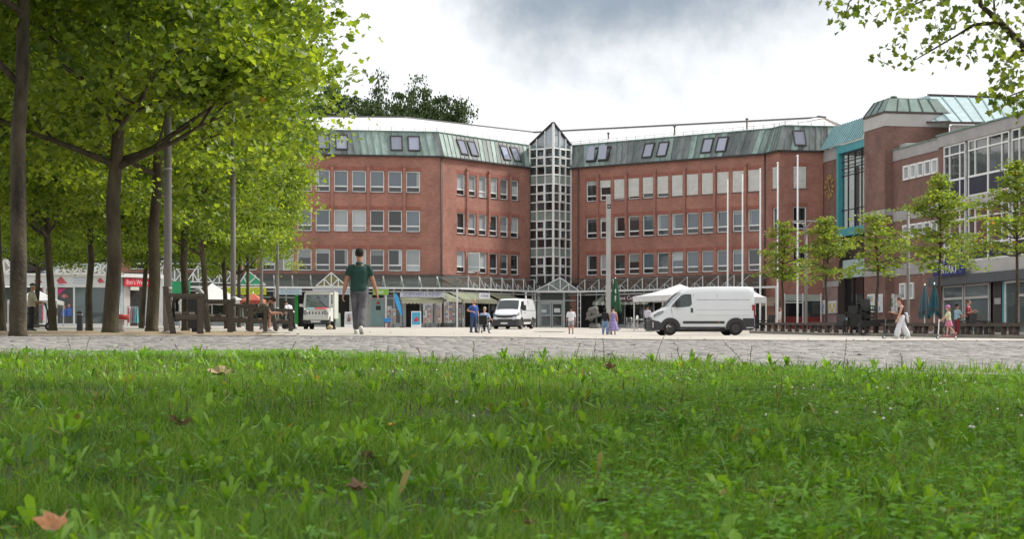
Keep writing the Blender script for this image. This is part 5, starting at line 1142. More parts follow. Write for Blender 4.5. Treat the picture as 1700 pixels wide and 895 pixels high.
def post(px, face, w, top=ZB, wd=.11, ladder=False):
    s = face.s_at(px, w); gr = face.ground(s, w); 
    if ladder:
        for o in (-.12, .12): cbar([(face.at(s+o, w, gr-.1), face.at(s+o, w, top))], 'post', M_steel, .07)
        cbar([(face.at(s-.12, w, gr+.5+.6*i), face.at(s+.12, w, gr+.5+.6*i)) for i in range(5)], 'post_rung', M_steel, .04)
    else: cbar([(face.at(s, w, gr-.1), face.at(s, w, top))], 'post', M_steel, wd)
for px in (300, 458, 641): post(px, fL, WO)
post(759, fM, WO, wd=.15); post(886, entF, -1.4, ladder=True); post(961.5, entF, -1.4, ladder=True); post(1100, fW, WO); post(1180, fW, WO); post(1289, Face(fW.at(0, 0, 0).xy, fW.at(30, 0, 0).xy), WO, wd=.16)
cbar([(fW.at(fW.L+.5, WO, ZB), fW.at(fW.s_at(1291, WO), WO, ZB))], 'beam', M_steel, .16)

# ------------------------------------------------------------------ shop signs on the canopy
sign('shop_sign', 'pale blue shop sign with faded blue letters, left of the small truck', 'sign', fL, 462, 501, 480, 489.5, WO, mat('sign_ice', (.42, .50, .54), .5, var=.05), 'shop signs', 'DL MOBILUNES', mat('faded_blue', (.20, .33, .38), .6), .5, .8)
sign('shop_sign', 'long pale sign with a row of small dark letters above the small truck', 'sign', fL, 519, 602, 480.5, 489, WO-.02, mat('sign_lav', (.46, .50, .56), .5, var=.05), 'shop signs', '·   KLEINER LADEN', M_glet, .3, .7)
sign('shop_sign', 'bright green sign with pale letters over the cash machine', 'sign', fL, 619, 645, 480.5, 489.5, WO-.02, mat('sign_lime', (.22, .45, .06), .5, var=.05), 'shop signs', 'bank', M_wlet, .35, .35)
sign('shop_sign', 'white sign with violet-blue capitals above the cream shop awning', 'sign', fL, 664, 738, 484.5, 493.5, WO+.25, mat('sign_white', (.60, .60, .66), .5, var=.04), 'shop signs', 'LEDERWAREN & WIENERT', M_blet, .42, .88)
sign('shop_sign', 'small white hanging sign with grey letters over the card racks', 'sign', fM, 794, 812, 487, 496, WO+.1, MATS['sign_white'], 'shop signs', 'SCHUHE', M_glet, .3, .7)
sign('restaurant_sign', 'maroon restaurant sign with white serif-like letters, half behind the closed green parasol', 'sign', fW, 1004, 1067, 490, 500.5, WO+.3, mat('sign_maroon', (.055, .012, .022), .5, var=.1), 'shop signs', 'Restaurant Cutello', M_wlet, .48, .92)
sign('shop_sign', 'yellow-green sign with green capitals above the red parasol', 'sign', fL, 372, 442, 477.5, 489.5, WO-.05, mat('sign_yellow', (.50, .50, .03), .5, var=.05), 'shop signs', 'MARKER KEHR', mat('leaf_green', (.10, .35, .03), .5), .5, .92)
sign('shop_sign', 'plain green sign board behind the nearest wooden bench', 'sign', fL, 272, 316, 467, 489, WO-.05, mat('sign_emerald', (.02, .27, .11), .5, var=.08), 'shop signs')
# ------------------------------------------------------------------ awnings
def awning(label, face, px0, px1, yt, yb, m, w0=-.3, w1=-1.7, val=.28, strp=None):
    s0, s1 = face.s_at(px0, w1), face.s_at(px1, w1); sc = (s0+s1)/2; ww = (s1-s0)/2; zt, zb = face.z_at((px0+px1)/2, yt, w0), face.z_at((px0+px1)/2, yb, w1)
    t = thing('awning', label, 'awning', face.at(sc, w0, zb), face.rz, 'awnings over the shopfronts'); z0 = 0; zt -= zb; n = max(4, int(2*ww/.3)); mb = MB(); d = w1-w0
    for i in range(n):
        a, b = -ww+2*ww*i/n, -ww+2*ww*(i+1)/n; mb.mat(i % 2 if strp else 0); mb.hexa([(a, 0, zt-.03), (b, 0, zt-.03), (b, d, -.03), (a, d, -.03), (a, 0, zt), (b, 0, zt), (b, d, 0), (a, d, 0)][:8])
    mb.build('cloth', [m, strp or m], t); mb = MB()
    for i in range(n):
        a, b = -ww+2*ww*i/n, -ww+2*ww*(i+1)/n; mb.mat(i % 2 if strp else 0); mb.prism([(a, d-.01, -.01), (a, d-.01, -val*.75), ((a+b)/2, d-.01, -val), (b, d-.01, -val*.75), (b, d-.01, -.01)], (0, -.02, 0))
    mb.build('valance', [m, strp or m], t); mb = MB()
    for x in (-ww+.15, ww-.15): mb.bar((x, 0, zt-.5), (x, d+.03, -.08), .04)
    mb.build('arm', M_steelg, t)
M_cream = mat('awning_cream', (.58, .57, .42), .8, var=.08, scale=2); M_creamw = mat('awning_white', (.56, .56, .50), .8, var=.06); M_agreen = mat('awning_grey_green', (.27, .30, .25), .8, var=.1)
awning('cream shop awning with scalloped edge under the white sign with violet letters', fL, 667, 735, 494, 497.5, M_cream, val=.38)
awning('cream awning in the corner, left of the white canopy post', fM, 741, 766, 487, 497, M_cream, w1=-1.9)
awning('wide cream awning behind the man in blue and the wheelchair', fM, 770, 826, 486, 499, M_cream, w1=-2.0)
awning('cream awning over the smaller white van', fM, 830, 866, 487, 497.5, M_cream, w1=-1.9)
awning('grey-green striped restaurant awning below the maroon sign', fW, 984, 1076, 487, 501, M_agreen, w0=-.3, w1=-2.1, val=.3, strp=M_creamw)
awning('brown awning at the building corner behind the tail of the large van', fW, 1262, 1286, 491, 503, mat('awning_brown', (.30, .24, .17), .8, var=.1), w1=-2.2)
# ------------------------------------------------------------------ goods in front of the shops
PAL = [mat('print_a', (.55, .53, .50), .6), mat('print_b', (.42, .22, .20), .6), mat('print_c', (.14, .20, .30), .6), mat('print_d', (.30, .28, .20), .6)]
def card_rack(px, Y, top, wpx, label):
    p = on(px, Y); t = thing('card_rack', label, 'card rack', p, random.uniform(-.3, .3), 'card and goods racks outside the shops'); h = (HY-top)/F*Y-p.z; w_ = wpx/2*Y/F; mb = MB(); mb.tube([(0, 0, 0), (0, 0, h)], .03, 6); mb.lathe((0, 0, 0), [(w_*.9, 0), (w_*.9, .04), (.05, .06)], 12); mb.build('stand', M_dark, t)
    for k in range(4):
        a = math.pi/2*k; mb = MB(); 
        for i in range(int((h-.4)/.2)):
            for j in range(2): x = -w_*.8+j*w_*.85; mb.mat(random.randrange(4)); mb.box(x, x+w_*.7, -w_-.015, -w_, .4+i*.2, .4+i*.2+.155)
        o = mb.build('cards', PAL, t); o.rotation_euler = (0, 0, a)
    mb = MB(); mb.box(-w_, w_, -w_+.01, w_-.01, .35, h-.02); mb.build('core', M_steelg, t)
for px, Y, top, wpx, lb in ((706, 144, 503, 7, 'card rack just right of the blue poster stand'), (714, 144.3, 503, 8, 'second card rack right of the blue poster stand'), (728, 145, 503, 9, 'white card rack under the right end of the cream awning'), (741, 147, 500, 7, 'tall card rack left of the white canopy post'), (750, 148, 503, 11, 'broad card rack touching the white canopy post'), (766, 149.5, 505, 7, 'card rack right of the white canopy post'), (646, 144.2, 508, 7, 'goods stand left behind the blue flag'), (653, 144, 512, 8, 'goods stand hung with reddish wares under the blue flag')): card_rack(px, Y, top, wpx, lb)
p = on(664, 142.5); t = thing('feather_flag', 'bright blue feather flag leaning in front of the white shop sign', 'flag', p); k = 142.5/F; z = lambda y: (HY-y)*k-p.z
mb = MB(); mb.tube([(5*k, 0, 0), (4.5*k, 0, z(525)), (1*k, 0, z(500)), (-5*k, 0, z(488)), (-8*k, 0, z(487.5))], [.035, .03, .025, .02, .015], 6); mb.lathe((5*k, 0, 0), [(.28, 0), (.28, .05), (.06, .1)], 10); mb.build('pole', M_dark, t)
out = [(4, 525), (2.5, 512), (0, 501), (-3, 493), (-6, 488), (-8, 487), (-9.4, 489), (-9.2, 496), (-6.5, 505), (-3, 514), (1, 523)]; mb = MB(); mb.prism([(a*k, -.02+.03*math.sin(b), z(b)) for a, b in out], (0, .04, 0)); mb.build('cloth', mat('flag_blue', (.05, .36, .72), .6, var=.2, scale=3), t)
def poster_stand(px, Y, wpx, top, bot, label, m, fm, art):
    p = on(px, Y); k = Y/F; t = thing('poster_stand', label, 'poster stand', p, 0, 'poster stands outside the shops'); h = (HY-top)*k-p.z; w_ = wpx*k/2; mb = MB(); mb.hexa([(-w_, -.35, .02), (w_, -.35, .02), (w_, -.3, .02), (-w_, -.3, .02), (-w_, -.03, h), (w_, -.03, h), (w_, .0, h), (-w_, .0, h)]); mb.hexa([(-w_, .3, .02), (w_, .3, .02), (w_, .35, .02), (-w_, .35, .02), (-w_, .0, h), (w_, .0, h), (w_, .03, h), (-w_, .03, h)]); mb.build('frame', fm, t)
    mb = MB(); f2 = lambda x, q, e: (x, -.35+.32*q-.012*e, .02+(h-.02)*q); mb.poly([f2(-w_*.86, .16, 1), f2(w_*.86, .16, 1), f2(w_*.86, .94, 1), f2(-w_*.86, .94, 1)]); mb.mat(1)
    for c, r in art: mb.poly([f2(c[0]*w_+r*w_*math.cos(a), c[1]+r*.33*math.sin(a), 2) for a in np.linspace(0, 6.28, 9)[:-1]])
    mb.build('poster', m, t)
poster_stand(691, 141.5, 16, 517, 541, 'white-framed pavement stand with a blue poster in front of the dark shop door', [mat('poster_blue', (.06, .33, .50), .4, var=.2), mat('poster_red', (.45, .06, .10), .4, var=.3)], M_white, [((.15, .5), .45), ((-.2, .42), .3)])
poster_stand(579, 143, 13, 518, 541, 'pavement stand with a pale portrait poster behind the walking man', [mat('poster_pale', (.45, .45, .47), .5, var=.2), mat('poster_brown', (.22, .10, .08), .5, var=.4)], M_white, [((.1, .5), .5), ((.05, .75), .25)])
poster_stand(560, 143.5, 10, 520, 541, 'pale green pavement board beside the small truck', [mat('board_green', (.36, .44, .36), .6), M_white], MATS['board_green'], [])
p = on(642.5, 141); t = thing('blue_crate', 'bright blue tub of goods on a low trolley beside the cash machine', 'crate', p); mb = MB(); mb.hexa([(-.2, -.2, .42), (.2, -.2, .42), (.2, .2, .42), (-.2, .2, .42), (-.28, -.28, .72), (.28, -.28, .72), (.28, .28, .72), (-.28, .28, .72)]); mb.build('tub', mat('tub_blue', (.02, .22, .60), .4), t); mb = MB(); mb.box(-.25, .25, -.2, .2, .34, .41); [mb.lathe((x, y, .1), [(.09, -.03), (.09, .03)], 8, 'x') for x in (-.2, .2) for y in (-.15, .15)]; mb.bar((-.2, 0, .1), (-.2, 0, .36), .04); mb.bar((.2, 0, .1), (.2, 0, .36), .04); mb.build('trolley', mat('rust_red', (.22, .06, .05), .6), t)
# grey rough stone sculpture by the entrance
p = on(986, 140); k = 140/F; t = thing('stone_sculpture', 'rough grey stone sculpture with a slanting slab left of the restaurant', 'sculpture', p)
def rock(c, r, seed, nm):
    bm = bmesh.new(); bmesh.ops.create_icosphere(bm, subdivisions=2, radius=1); rs = np.random.default_rng(seed); off = rs.normal(0, 1, (9, 3))
    for v in bm.verts:
        d = v.co.normalized(); e = 1+.55*sum(math.tanh(4*d.dot(Vector(o_))) for o_ in off)/3; v.co = Vector((d.x*r[0]*e, d.y*r[1]*e, d.z*r[2]*e))
    me = bpy.data.meshes.new(nm); bm.to_mesh(me); bm.free(); me.materials.append(mat('rough_stone', (.16, .155, .145), .95, var=.3, scale=2.5, bump=.9, bscale=7)); return link(nm, me, t, c)
rock((-2*k, 0, 30*k), (9*k, .4, 8*k), 3, 'boulder'); rock((-7*k, .1, 21*k), (6*k, .4, 7*k), 4, 'boulder'); rock((1*k, .1, 22*k), (6*k, .4, 6*k), 9, 'boulder'); rock((4*k, 0, 6*k), (9*k, .5, 7*k), 5, 'base_stone')
mb = MB(); mb.hexa([(-14*k, -.6, 14*k), (18*k, -.6, 22*k), (18*k, .4, 22*k), (-14*k, .4, 14*k), (-12*k, -.6, 19*k), (18*k, -.6, 26*k), (18*k, .4, 26*k), (-12*k, .4, 19*k)]); mb.build('slab', MATS['rough_stone'], t)
# ------------------------------------------------------------------ parasols, tents
def closed_parasol(px, Y, top, hem, wpx, m, label, band=None):
    p = on(px, Y); k = Y/F; H = (HY-top)*k-p.z; hz = (HY-hem)*k-p.z; w_ = wpx*k/2*1.2; t = thing('closed_parasol', label, 'parasol', p, 0, 'parasols folded shut'); n = 28; mb = MB(); mb.smooth = True; rings = []
    for z, r in ((hz, .92), (hz+.05, 1.0), (hz+(H-hz)*.3, .82), (hz+(H-hz)*.55, .66), (hz+(H-hz)*.8, .38), (hz+(H-hz)*.93, .2), (H, .06)):
        rings.append([mb._p((w_*r*(1+.28*math.sin(7*2*math.pi*j/n)*(1-.5*(z-hz)/(H-hz)))*math.cos(2*math.pi*j/n), w_*r*(1+.28*math.sin(7*2*math.pi*j/n))*math.sin(2*math.pi*j/n), z+(.12*math.cos(7*2*math.pi*j/n) if r > .9 else 0))) for j in range(n)])
    for a, b in zip(rings, rings[1:]):
        for j in range(n): mb.face((a[j], a[(j+1) % n], b[(j+1) % n], b[j]))
    mb.build('cloth', m, t); mb = MB(); mb.tube([(0, 0, .05), (0, 0, H+.03)], .035, 8); mb.build('pole', M_white, t); mb = MB(); mb.box(-.35, .35, -.35, .35, 0, .09); mb.lathe((0, 0, .09), [(.1, 0), (.08, .25)], 10); mb.build('base', M_steelg, t)
    if band: mb = MB(); mb.smooth = True; mb.lathe((0, 0, 0), [(w_*1.0, hz+.16), (w_*.93, hz+.34)], 20, cap=False); mb.build('tie', band, t)
    return t, w_, hz, H
M_pgreen = mat('parasol_green', (.015, .075, .035), .75, var=.2, scale=3)
t, w_, hz, H = closed_parasol(1021.5, 128, 461.5, 519, 15, M_pgreen, 'tall dark green parasol folded shut beside the grey square column')
mb = MB(); [mb.box(a, a+.05, -w_*.95, -w_*.93, hz+.75+b, hz+.75+b+c) for a, b, c in ((-.05, 0, .42), (.0, .37, .05), (.0, .18, .05), (-.02, .6, .3), (-.08, .75, .06))]; mb.build('emblem', M_wlet, t)
closed_parasol(1535, 91, 472, 527, 15, mat('parasol_greyblue', (.07, .12, .15), .75, var=.2, scale=3), 'grey-blue parasol folded shut behind the long bench, left of the pair', M_dark)
closed_parasol(1551, 89.5, 470, 522, 13, mat('parasol_teal', (.012, .09, .125), .75, var=.2, scale=3), 'teal parasol folded shut by the tall street tree, right of the pair', M_dark)
def tent(px, Y, apex, eave, hw, val, label, rz=.2, m=None):
    p = on(px, Y); k = Y/F; za, ze = (HY-apex)*k-p.z, (HY-eave)*k-p.z; w_ = hw*k; m = m or mat('tent_white', (.62, .62, .62), .75, var=.05, scale=1.5); t = thing('market_tent', label, 'tent', p, rz, 'market tents'); c = [(-w_, -w_), (w_, -w_), (w_, w_), (-w_, w_)]; mb = MB(); n = 5
    for i in range(4):
        a, b = c[i], c[(i+1) % 4]
        for j in range(n):
            f1, f2 = j/n, (j+1)/n; q = lambda P_, f: (P_[0]*(1-f), P_[1]*(1-f), ze+(za-ze)*(f**1.35)); mb.poly([q(a, f1), q(b, f1), q(b, f2), q(a, f2)])
    mb.build('roof', m, t); mb = MB()
    for i in range(4):
        a, b = Vector((*c[i], 0)), Vector((*c[(i+1) % 4], 0)); 
        for j in range(6): q1, q2 = a.lerp(b, j/6), a.lerp(b, (j+1)/6); mb.poly([(q1.x, q1.y, ze+.01), (q1.x, q1.y, ze-val*k), ((q1.x+q2.x)/2, (q1.y+q2.y)/2, ze-val*k*1.12), (q2.x, q2.y, ze-val*k), (q2.x, q2.y, ze+.01)])
    mb.build('valance', m, t)
    for a in c: mb = MB(); mb.box(a[0]*.97-.03, a[0]*.97+.03, a[1]*.97-.03, a[1]*.97+.03, 0, ze); mb.build('leg', M_steel, t)
tent(1128, 119, 472, 492, 56, 8.5, 'white market tent rising behind the cab of the large van', .5); tent(1243, 117, 478, 494, 22, 9, 'small white tent edge showing behind the tail of the large van', .3)
tent(352, 104, 470, 499, 46, 6, 'white peaked market tent behind the wooden benches', .4); tent(60, 108, 480, 500, 40, 6, 'white tent half hidden behind the thickest plane trunk', .1)
p = on(420, 100); k = 100/F; t = thing('open_parasol', 'faded red open parasol behind the sitting man', 'parasol', p); mb = MB(); n = 8; ze, za = (HY-499)*k-p.z, (HY-487)*k-p.z
for j in range(n): a, b = 2*math.pi*j/n, 2*math.pi*(j+1)/n; r = 22*k; mb.mat(j % 2); mb.poly([(r*math.cos(a), r*math.sin(a), ze), (r*math.cos(b), r*math.sin(b), ze), (0, 0, za)]); mb.poly([(r*math.cos(a), r*math.sin(a), ze), (r*math.cos(a), r*math.sin(a), ze-.18), (r*math.cos(b), r*math.sin(b), ze-.18), (r*math.cos(b), r*math.sin(b), ze)])
mb.build('cloth', [mat('parasol_red', (.42, .07, .05), .75, var=.15), mat('parasol_orange', (.50, .17, .09), .75, var=.15)], t); mb = MB(); mb.tube([(0, 0, 0), (0, 0, za+.08)], .03, 8); mb.build('pole', M_white, t)

# ------------------------------------------------------------------ pavilion with travel shop, and kiosk with the red sign, far left
pv0, pv1 = Vector(((-70-CX)/F*117, 117)), Vector(((190-CX)/F*121, 121)); fP = Face(pv0, pv1); pav = thing('glass_pavilion', 'low white shop pavilion with glazed gable roof behind the plane trunks at far left', 'building', fP.at(fP.L/2, 0, fP.ground(fP.L/2)))
M_pw = mat('pavilion_white', (.60, .62, .63), .5, var=.05)
def pf(px0, px1, y0, y1, name, m, w=0.0, d=.1):
    s0, s1 = fP.s_at(px0, w), fP.s_at(px1, w); sc = (s0+s1)/2; z1 = fP.z_at((px0+px1)/2, y0, w); z0 = fP.ground(sc)-.1 if y1 is None else fP.z_at((px0+px1)/2, y1, w); mb = MB(); mb.box(-(s1-s0)/2, (s1-s0)/2, 0, d, z0, z1); q = fP.at(sc, w, 0)-pav.location; return link(name, mb.mesh(name, m), pav, q, fP.rz)
pf(-70, 190, 457.5, 476, 'fascia', M_pw, -.12, .2); pf(-70, 190, 454, 457, 'gutter', M_steel, -.3, .3); pf(-70, 190, 478, None, 'back_wall', M_shop, 1.6); pf(-70, 190, 537, None, 'plinth', M_pw, -.05, .25)
for a, b in ((-20, -14), (38, 42), (70, 77), (78, 80), (92, 95.5), (121.5, 124.5), (147, 151), (176, 179.5), (186, 190)): pf(a, b, 476.5, None, 'mullion', M_pw, -.06)
pf(70.2, 71.6, 478, 536, 'red_edge', MATS['sign_red'], -.08, .02)
for a, b in ((-70, -20), (-14, 38), (42, 70), (80, 92), (124.5, 147), (151, 176), (179.5, 186)): pf(a, b, 477, 537, 'pane', glass_mat('pavilion_pane', (.05, .075, .08), ior=1.7, rand=.4) if 'pavilion_pane' not in MATS else MATS['pavilion_pane'], .03, .02)
wp = pf(95.5, 121.5, 477, 537, 'poster_pane', mat('poster_dark', (.07, .075, .08), .4, var=.3), .03, .02); k = 119/F
def pp(pts, name, m, o, off=.012): 
    s_ = lambda px: fP.s_at(px, .03)-fP.s_at(108.5, .03); mb = MB(); mb.prism([(s_(a), -.03, fP.z_at(108.5, b, .03)) for a, b in pts], (0, off, 0)); return sub(mb, name, m, wp)
M_pink = mat('print_pink', (.50, .03, .16), .5, var=.2); M_blu = mat('print_bluegarment', (.04, .10, .36), .6, var=.3); M_skinp = mat('print_skin', (.42, .22, .15), .6)
pp([(95.6, 479), (110, 479), (104, 483), (99, 488), (95.6, 493)], 'printed_arc', M_pink, wp); pp([(102, 491), (106, 488), (110, 490), (114, 493.5), (110, 493), (107, 495), (103, 494)], 'printed_emblem', mat('print_rose', (.50, .16, .18), .5), wp)
for x, h in ((106.5, 0), (114.5, -3)):
    pp([(x-5, 525), (x-4.5, 516+h), (x-1.5, 513+h), (x+2, 513+h), (x+5, 517+h), (x+5, 525)], 'printed_figure', M_blu, wp); pp([(x+2.3*math.cos(a), 510.5+h+3*math.sin(a)) for a in np.linspace(0, 5.5, 8)], 'printed_face', M_skinp, wp)
def emblem(px, sc):
    s_ = fP.s_at(px, -.14); o = [(-9, 0), (-4, -5), (-2, -7), (2, -3), (9, 5), (3, 4.5), (-1, 6), (-6, 5), (-7, 3)]; mb = MB(); mb.prism([(a*k*sc, -.02, -b*k*sc) for a, b in o], (0, .018, 0)); q = fP.at(s_, -.125, fP.z_at(px, 466, -.14))-pav.location; link('emblem', mb.mesh('emblem', mat('emblem_red', (.48, .09, .12), .5, var=.25)), pav, q, fP.rz)
emblem(103, 1.0); emblem(64, .75); emblem(168, .7)
for i, (a, b) in enumerate(((121, 142), (122, 141), (121, 142), (95, 107))): y = 461+i*4.2 if i < 3 else 473; pf(a, b, y, y+1.3, 'small_print', mat('print_pale_blue', (.30, .42, .52), .6), -.128, .006)
def ptruss(px0, pxa, px1, ya, yb):
    w = -.35; t_ = lambda px, y: fP.at(fP.s_at(px, w), w, fP.z_at(px, y, w))-pav.location; L_, A_, R_ = t_(px0, yb), t_(pxa, ya), t_(px1, yb); mb = MB(); pr = [(L_, A_), (A_, R_), (L_, R_)]
    for f_ in (.25, .5, .75): pr += [(L_.lerp(R_, f_), (L_.lerp(A_, f_*2) if f_ <= .5 else A_.lerp(R_, f_*2-1)))]
    for f_, e_ in ((.25, .5), (.5, .25), (.5, .75), (.75, .5)): pr.append((L_.lerp(R_, f_), L_.lerp(A_, e_*2) if e_ <= .5 else A_.lerp(R_, e_*2-1)))
    for a, b in pr: mb.bar(a, b, .12)
    link('gable_truss', mb.mesh('gable_truss', M_steel), pav); bk = Vector((fP.n.x, fP.n.y, 0))*6+Vector((-2.2, 0, 0)); mb = MB(); mb.poly([L_, A_, A_+bk, L_+bk]); mb.poly([A_, R_, R_+bk, A_+bk]); link('glass_roof', mb.mesh('glass_roof', glass_mat('pavilion_roof_glass', (.34, .40, .39), ior=1.6, rand=.1)) if 'pavilion_roof_glass' not in MATS else mb.mesh('glass_roof', MATS['pavilion_roof_glass']), pav)
    mb = MB(); [mb.bar(A_.lerp(L_, i/4)+bk*0.02, A_.lerp(L_, i/4)+bk, .07) for i in range(5)]; link('glazing_bar', mb.mesh('glazing_bar', M_steel), pav)
ptruss(90, 124, 147, 431, 454); ptruss(-30, 5, 44, 428, 454); ptruss(150, 178, 206, 436, 456)
q = fP.at(fP.s_at(62), 2.0, 0)-pav.location; mb = MB(); mb.hexa([(-1.5, 0, fP.z_at(62, 452)), (1.6, 0, fP.z_at(62, 443)), (1.6, 4, fP.z_at(62, 443)), (-1.5, 4, fP.z_at(62, 452)), (-1.5, 0, fP.z_at(62, 424)), (1.6, 0, fP.z_at(62, 420)), (1.6, 4, fP.z_at(62, 420)), (-1.5, 4, fP.z_at(62, 424))]); link('dark_roof', mb.mesh('dark_roof', mat('roof_brown', (.05, .04, .035), .8)), pav, q)
fK = Face(Vector(((188-CX)/F*128, 128)), Vector(((272-CX)/F*131, 131))); kio = thing('kiosk', 'white-pillared shop with clothes rail under the red sign behind the plane trunks', 'building', fK.at(fK.L/2, 0, fK.ground(fK.L/2)))
def kf(px0, px1, y0, y1, name, m, w=0.0, d=.1):
    s0, s1 = fK.s_at(px0, w), fK.s_at(px1, w); sc = (s0+s1)/2; z1 = fK.z_at((px0+px1)/2, y0, w); z0 = fK.ground(sc)-.1 if y1 is None else fK.z_at((px0+px1)/2, y1, w); mb = MB(); mb.box(-(s1-s0)/2, (s1-s0)/2, 0, d, z0, z1); return link(name, mb.mesh(name, m), kio, fK.at(sc, w, 0)-kio.location, fK.rz)
kf(188, 272, 476, None, 'back_wall', M_shop, 2); kf(188, 272, 455, 461, 'roof_edge', M_steel, -.4, 3); kf(188, 272, 461, 476, 'fascia', M_pw, .05, .1)
for a, b, m in ((196, 200, M_pw), (201, 204, mat('pillar_blue', (.36, .47, .52), .5)), (205, 216, M_conc2), (246, 250, M_pw), (262, 270.5, M_steelg)): kf(a, b, 455 if a < 262 else 430, None, 'pillar', m, -.1, .4)
kf(188, 196, 478, 536, 'pane', MATS['pavilion_pane'], .1, .02); kf(217, 231, 476.5, 482, 'shop_blind', M_creamw, -.3, .3)
sign('shop_sign', 'red shop sign with pink-white handwritten letters behind the second row of trunks', 'sign', fK, 205.5, 247, 462.5, 475.5, -.2, mat('sign_scarlet', (.55, .02, .035), .5, var=.05), 'shop signs', "Bon's Wasch", mat('pink_letter', (.75, .50, .52), .5), .5, .84)
p = on(220, 122); k = 122/F; t = thing('clothes_rail', 'rail of pink, white and turquoise clothes under the red shop sign', 'clothes rail', p); mb = MB(); [mb.bar((x, 0, 0), (x, 0, 1.35), .03) for x in (-.35, .35)]; mb.bar((-.38, 0, 1.35), (.38, 0, 1.35), .03); mb.build('frame', M_steelg, t)
for i, c in enumerate(((.45, .18, .24), (.55, .52, .50), (.42, .20, .26), (.10, .30, .34), (.40, .42, .46), (.06, .32, .36))): x = -.3+.12*i; mb = MB(); mb.hexa([(x, -.2, .25), (x+.07, -.22, .25), (x+.07, .22, .25), (x, .2, .25), (x+.02, -.12, 1.32), (x+.05, -.12, 1.32), (x+.05, .12, 1.32), (x+.02, .12, 1.32)]); mb.build('garment', mat('garment_%d' % 0 if i == 0 else 'garment_' + 'abcdef'[i], c, .8, var=.2, scale=5), t)

# ------------------------------------------------------------------ posts, lamps, flagpoles
M_pole = mat('grey_pole', (.205, .195, .185), .6, var=.16, scale=2.5, stretch=(1, 1, .3)); M_poleL = mat('pale_pole', (.40, .39, .38), .55, var=.12, stretch=(1, 1, .3))
def pole(px, Y, wpx, top, label, m=M_pole, box=None):
    p = on(px, Y); k = Y/F; H = (HY-top)*k-p.z; r = wpx*k/2; t = thing('lamp_post', label, 'lamp post', p, 0, 'grey posts on the square'); mb = MB(); mb.tube([(0, 0, -.1), (0, 0, H*.35), (0, 0, H)], [r*1.04, r, r*.85], 14); mb.build('pole', m, t); mb = MB(); mb.lathe((0, 0, 0), [(r*1.5, -.05), (r*1.5, .03), (r*1.05, .05)], 14); mb.build('foot', m, t)
    [(lambda m_: (m_.lathe((0, 0, z_), [(r*1.07, 0), (r*1.07, .05)], 14), m_.build('band', M_steelg, t)))(MB()) for z_ in (1.0, H*.55)]
    if False: mb = MB(); mb.lathe((0, 0, H), [(r, 0), (r*1.8, .05), (r*2.6, .35), (r*2.2, .55), (.02, .62)], 14); mb.build('lantern', M_conc2, t)
    if box: mb = MB(); z_ = (HY-box)*k-p.z; mb.box(.03, .30, -.14, .14, z_-.25, z_+.25); mb.build('switch_box', M_steelg, t)
pole(278.5, 41.5, 13.5, 60, 'thick grey lamp pole in front of the nearest wooden bench, its top lost in leaves'); pole(387, 54, 8.6, 150, 'grey lamp pole behind the second wooden bench, the second thickest'); pole(434, 84, 5.4, 200, 'thin grey pole right behind the sitting man'); pole(460.5, 86, 5.4, 200, 'thin grey pole with a small switch box, right of the sitting man', box=440)
pole(1507.5, 97, 5.5, 352, 'grey lamp post right of the walking woman in white trousers')
p = on(1338, 113); k = 113/F; H = (HY-378)*k-p.z; t = thing('lamp_post', 'grey street lamp with two flat arms among the slim street trees', 'street lamp', p, 0, 'grey posts on the square'); mb = MB(); mb.tube([(0, 0, -.1), (0, 0, H)], [.10, .085], 12); mb.build('pole', M_pole, t); mb = MB(); mb.lathe((0, 0, H), [(.11, -.35), (.16, -.3), (.16, 0), (.08, .1)], 12); mb.build('collar', M_pole, t)
for sg in (-1, 1): mb = MB(); mb.bar((0, 0, H), (sg*.42, -.05, H+.42), .05); mb.hexa([(sg*.1, -.2, H+.40), (sg*.85, -.2, H+.36), (sg*.85, .2, H+.36), (sg*.1, .2, H+.40), (sg*.1, -.2, H+.45), (sg*.85, -.2, H+.43), (sg*.85, .2, H+.43), (sg*.1, .2, H+.45)]); mb.build('lamp_head', M_steelg, t)
p = on(1010, 101); k = 101/F; t = thing('light_column', 'square grey light column standing in front of the right brick wing', 'light column', p, .08); H = (HY-326)*k-p.z; r = .118; mb = MB(); mb.box(-r, r, -r, r, -.1, H); mb.build('shaft', M_poleL, t); mb = MB(); z_ = (HY-343)*k-p.z; mb.box(-.07, .11, -r-.012, -r+.01, z_-.12, z_+.12); mb.build('dark_plate', M_dark, t); mb = MB(); mb.ball((.02, -r-.015, z_), (.035, .015, .035), 8, 6); mb.build('lens', M_white, t); mb = MB(); mb.box(-r+.008, r-.008, -r+.008, r-.008, H, H+.04); mb.build('cap', M_steelg, t)
for px, top, lb in ((1208, 301, 'first and leftmost of the five white flagpoles, rising behind the roof of the large van'), (1232.5, 292, 'second white flagpole from the left, behind the tail of the large van'), (1262, 282, 'third white flagpole, the middle one, at the edge of the slim street tree'), (1291, 272, 'fourth white flagpole, before the narrow chamfered wall'), (1324, 260, 'tallest and rightmost white flagpole, before the last brick face')):
    Y = 42*F/(px-260); p = on(px, Y); H = (HY-top)*Y/F-p.z; t = thing('flagpole', lb, 'flagpole', p, 0, 'white flagpoles'); mb = MB(); mb.tube([(0, 0, -.1), (0, 0, 2), (0, 0, H)], [.065, .06, .04], 10); mb.build('pole', M_white, t); mb = MB(); mb.ball((0, 0, H+.05), .075, 10, 7); mb.build('finial', M_white, t); mb = MB(); mb.lathe((0, 0, 0), [(.17, -.02), (.17, .05), (.09, .12)], 12); mb.build('foot', M_steelg, t); mb = MB(); mb.tube([(.075, -.02, 1.2), (.07, -.02, H*.5), (.06, -.02, H-.1)], .012, 5); mb.build('halyard', M_steelg, t)
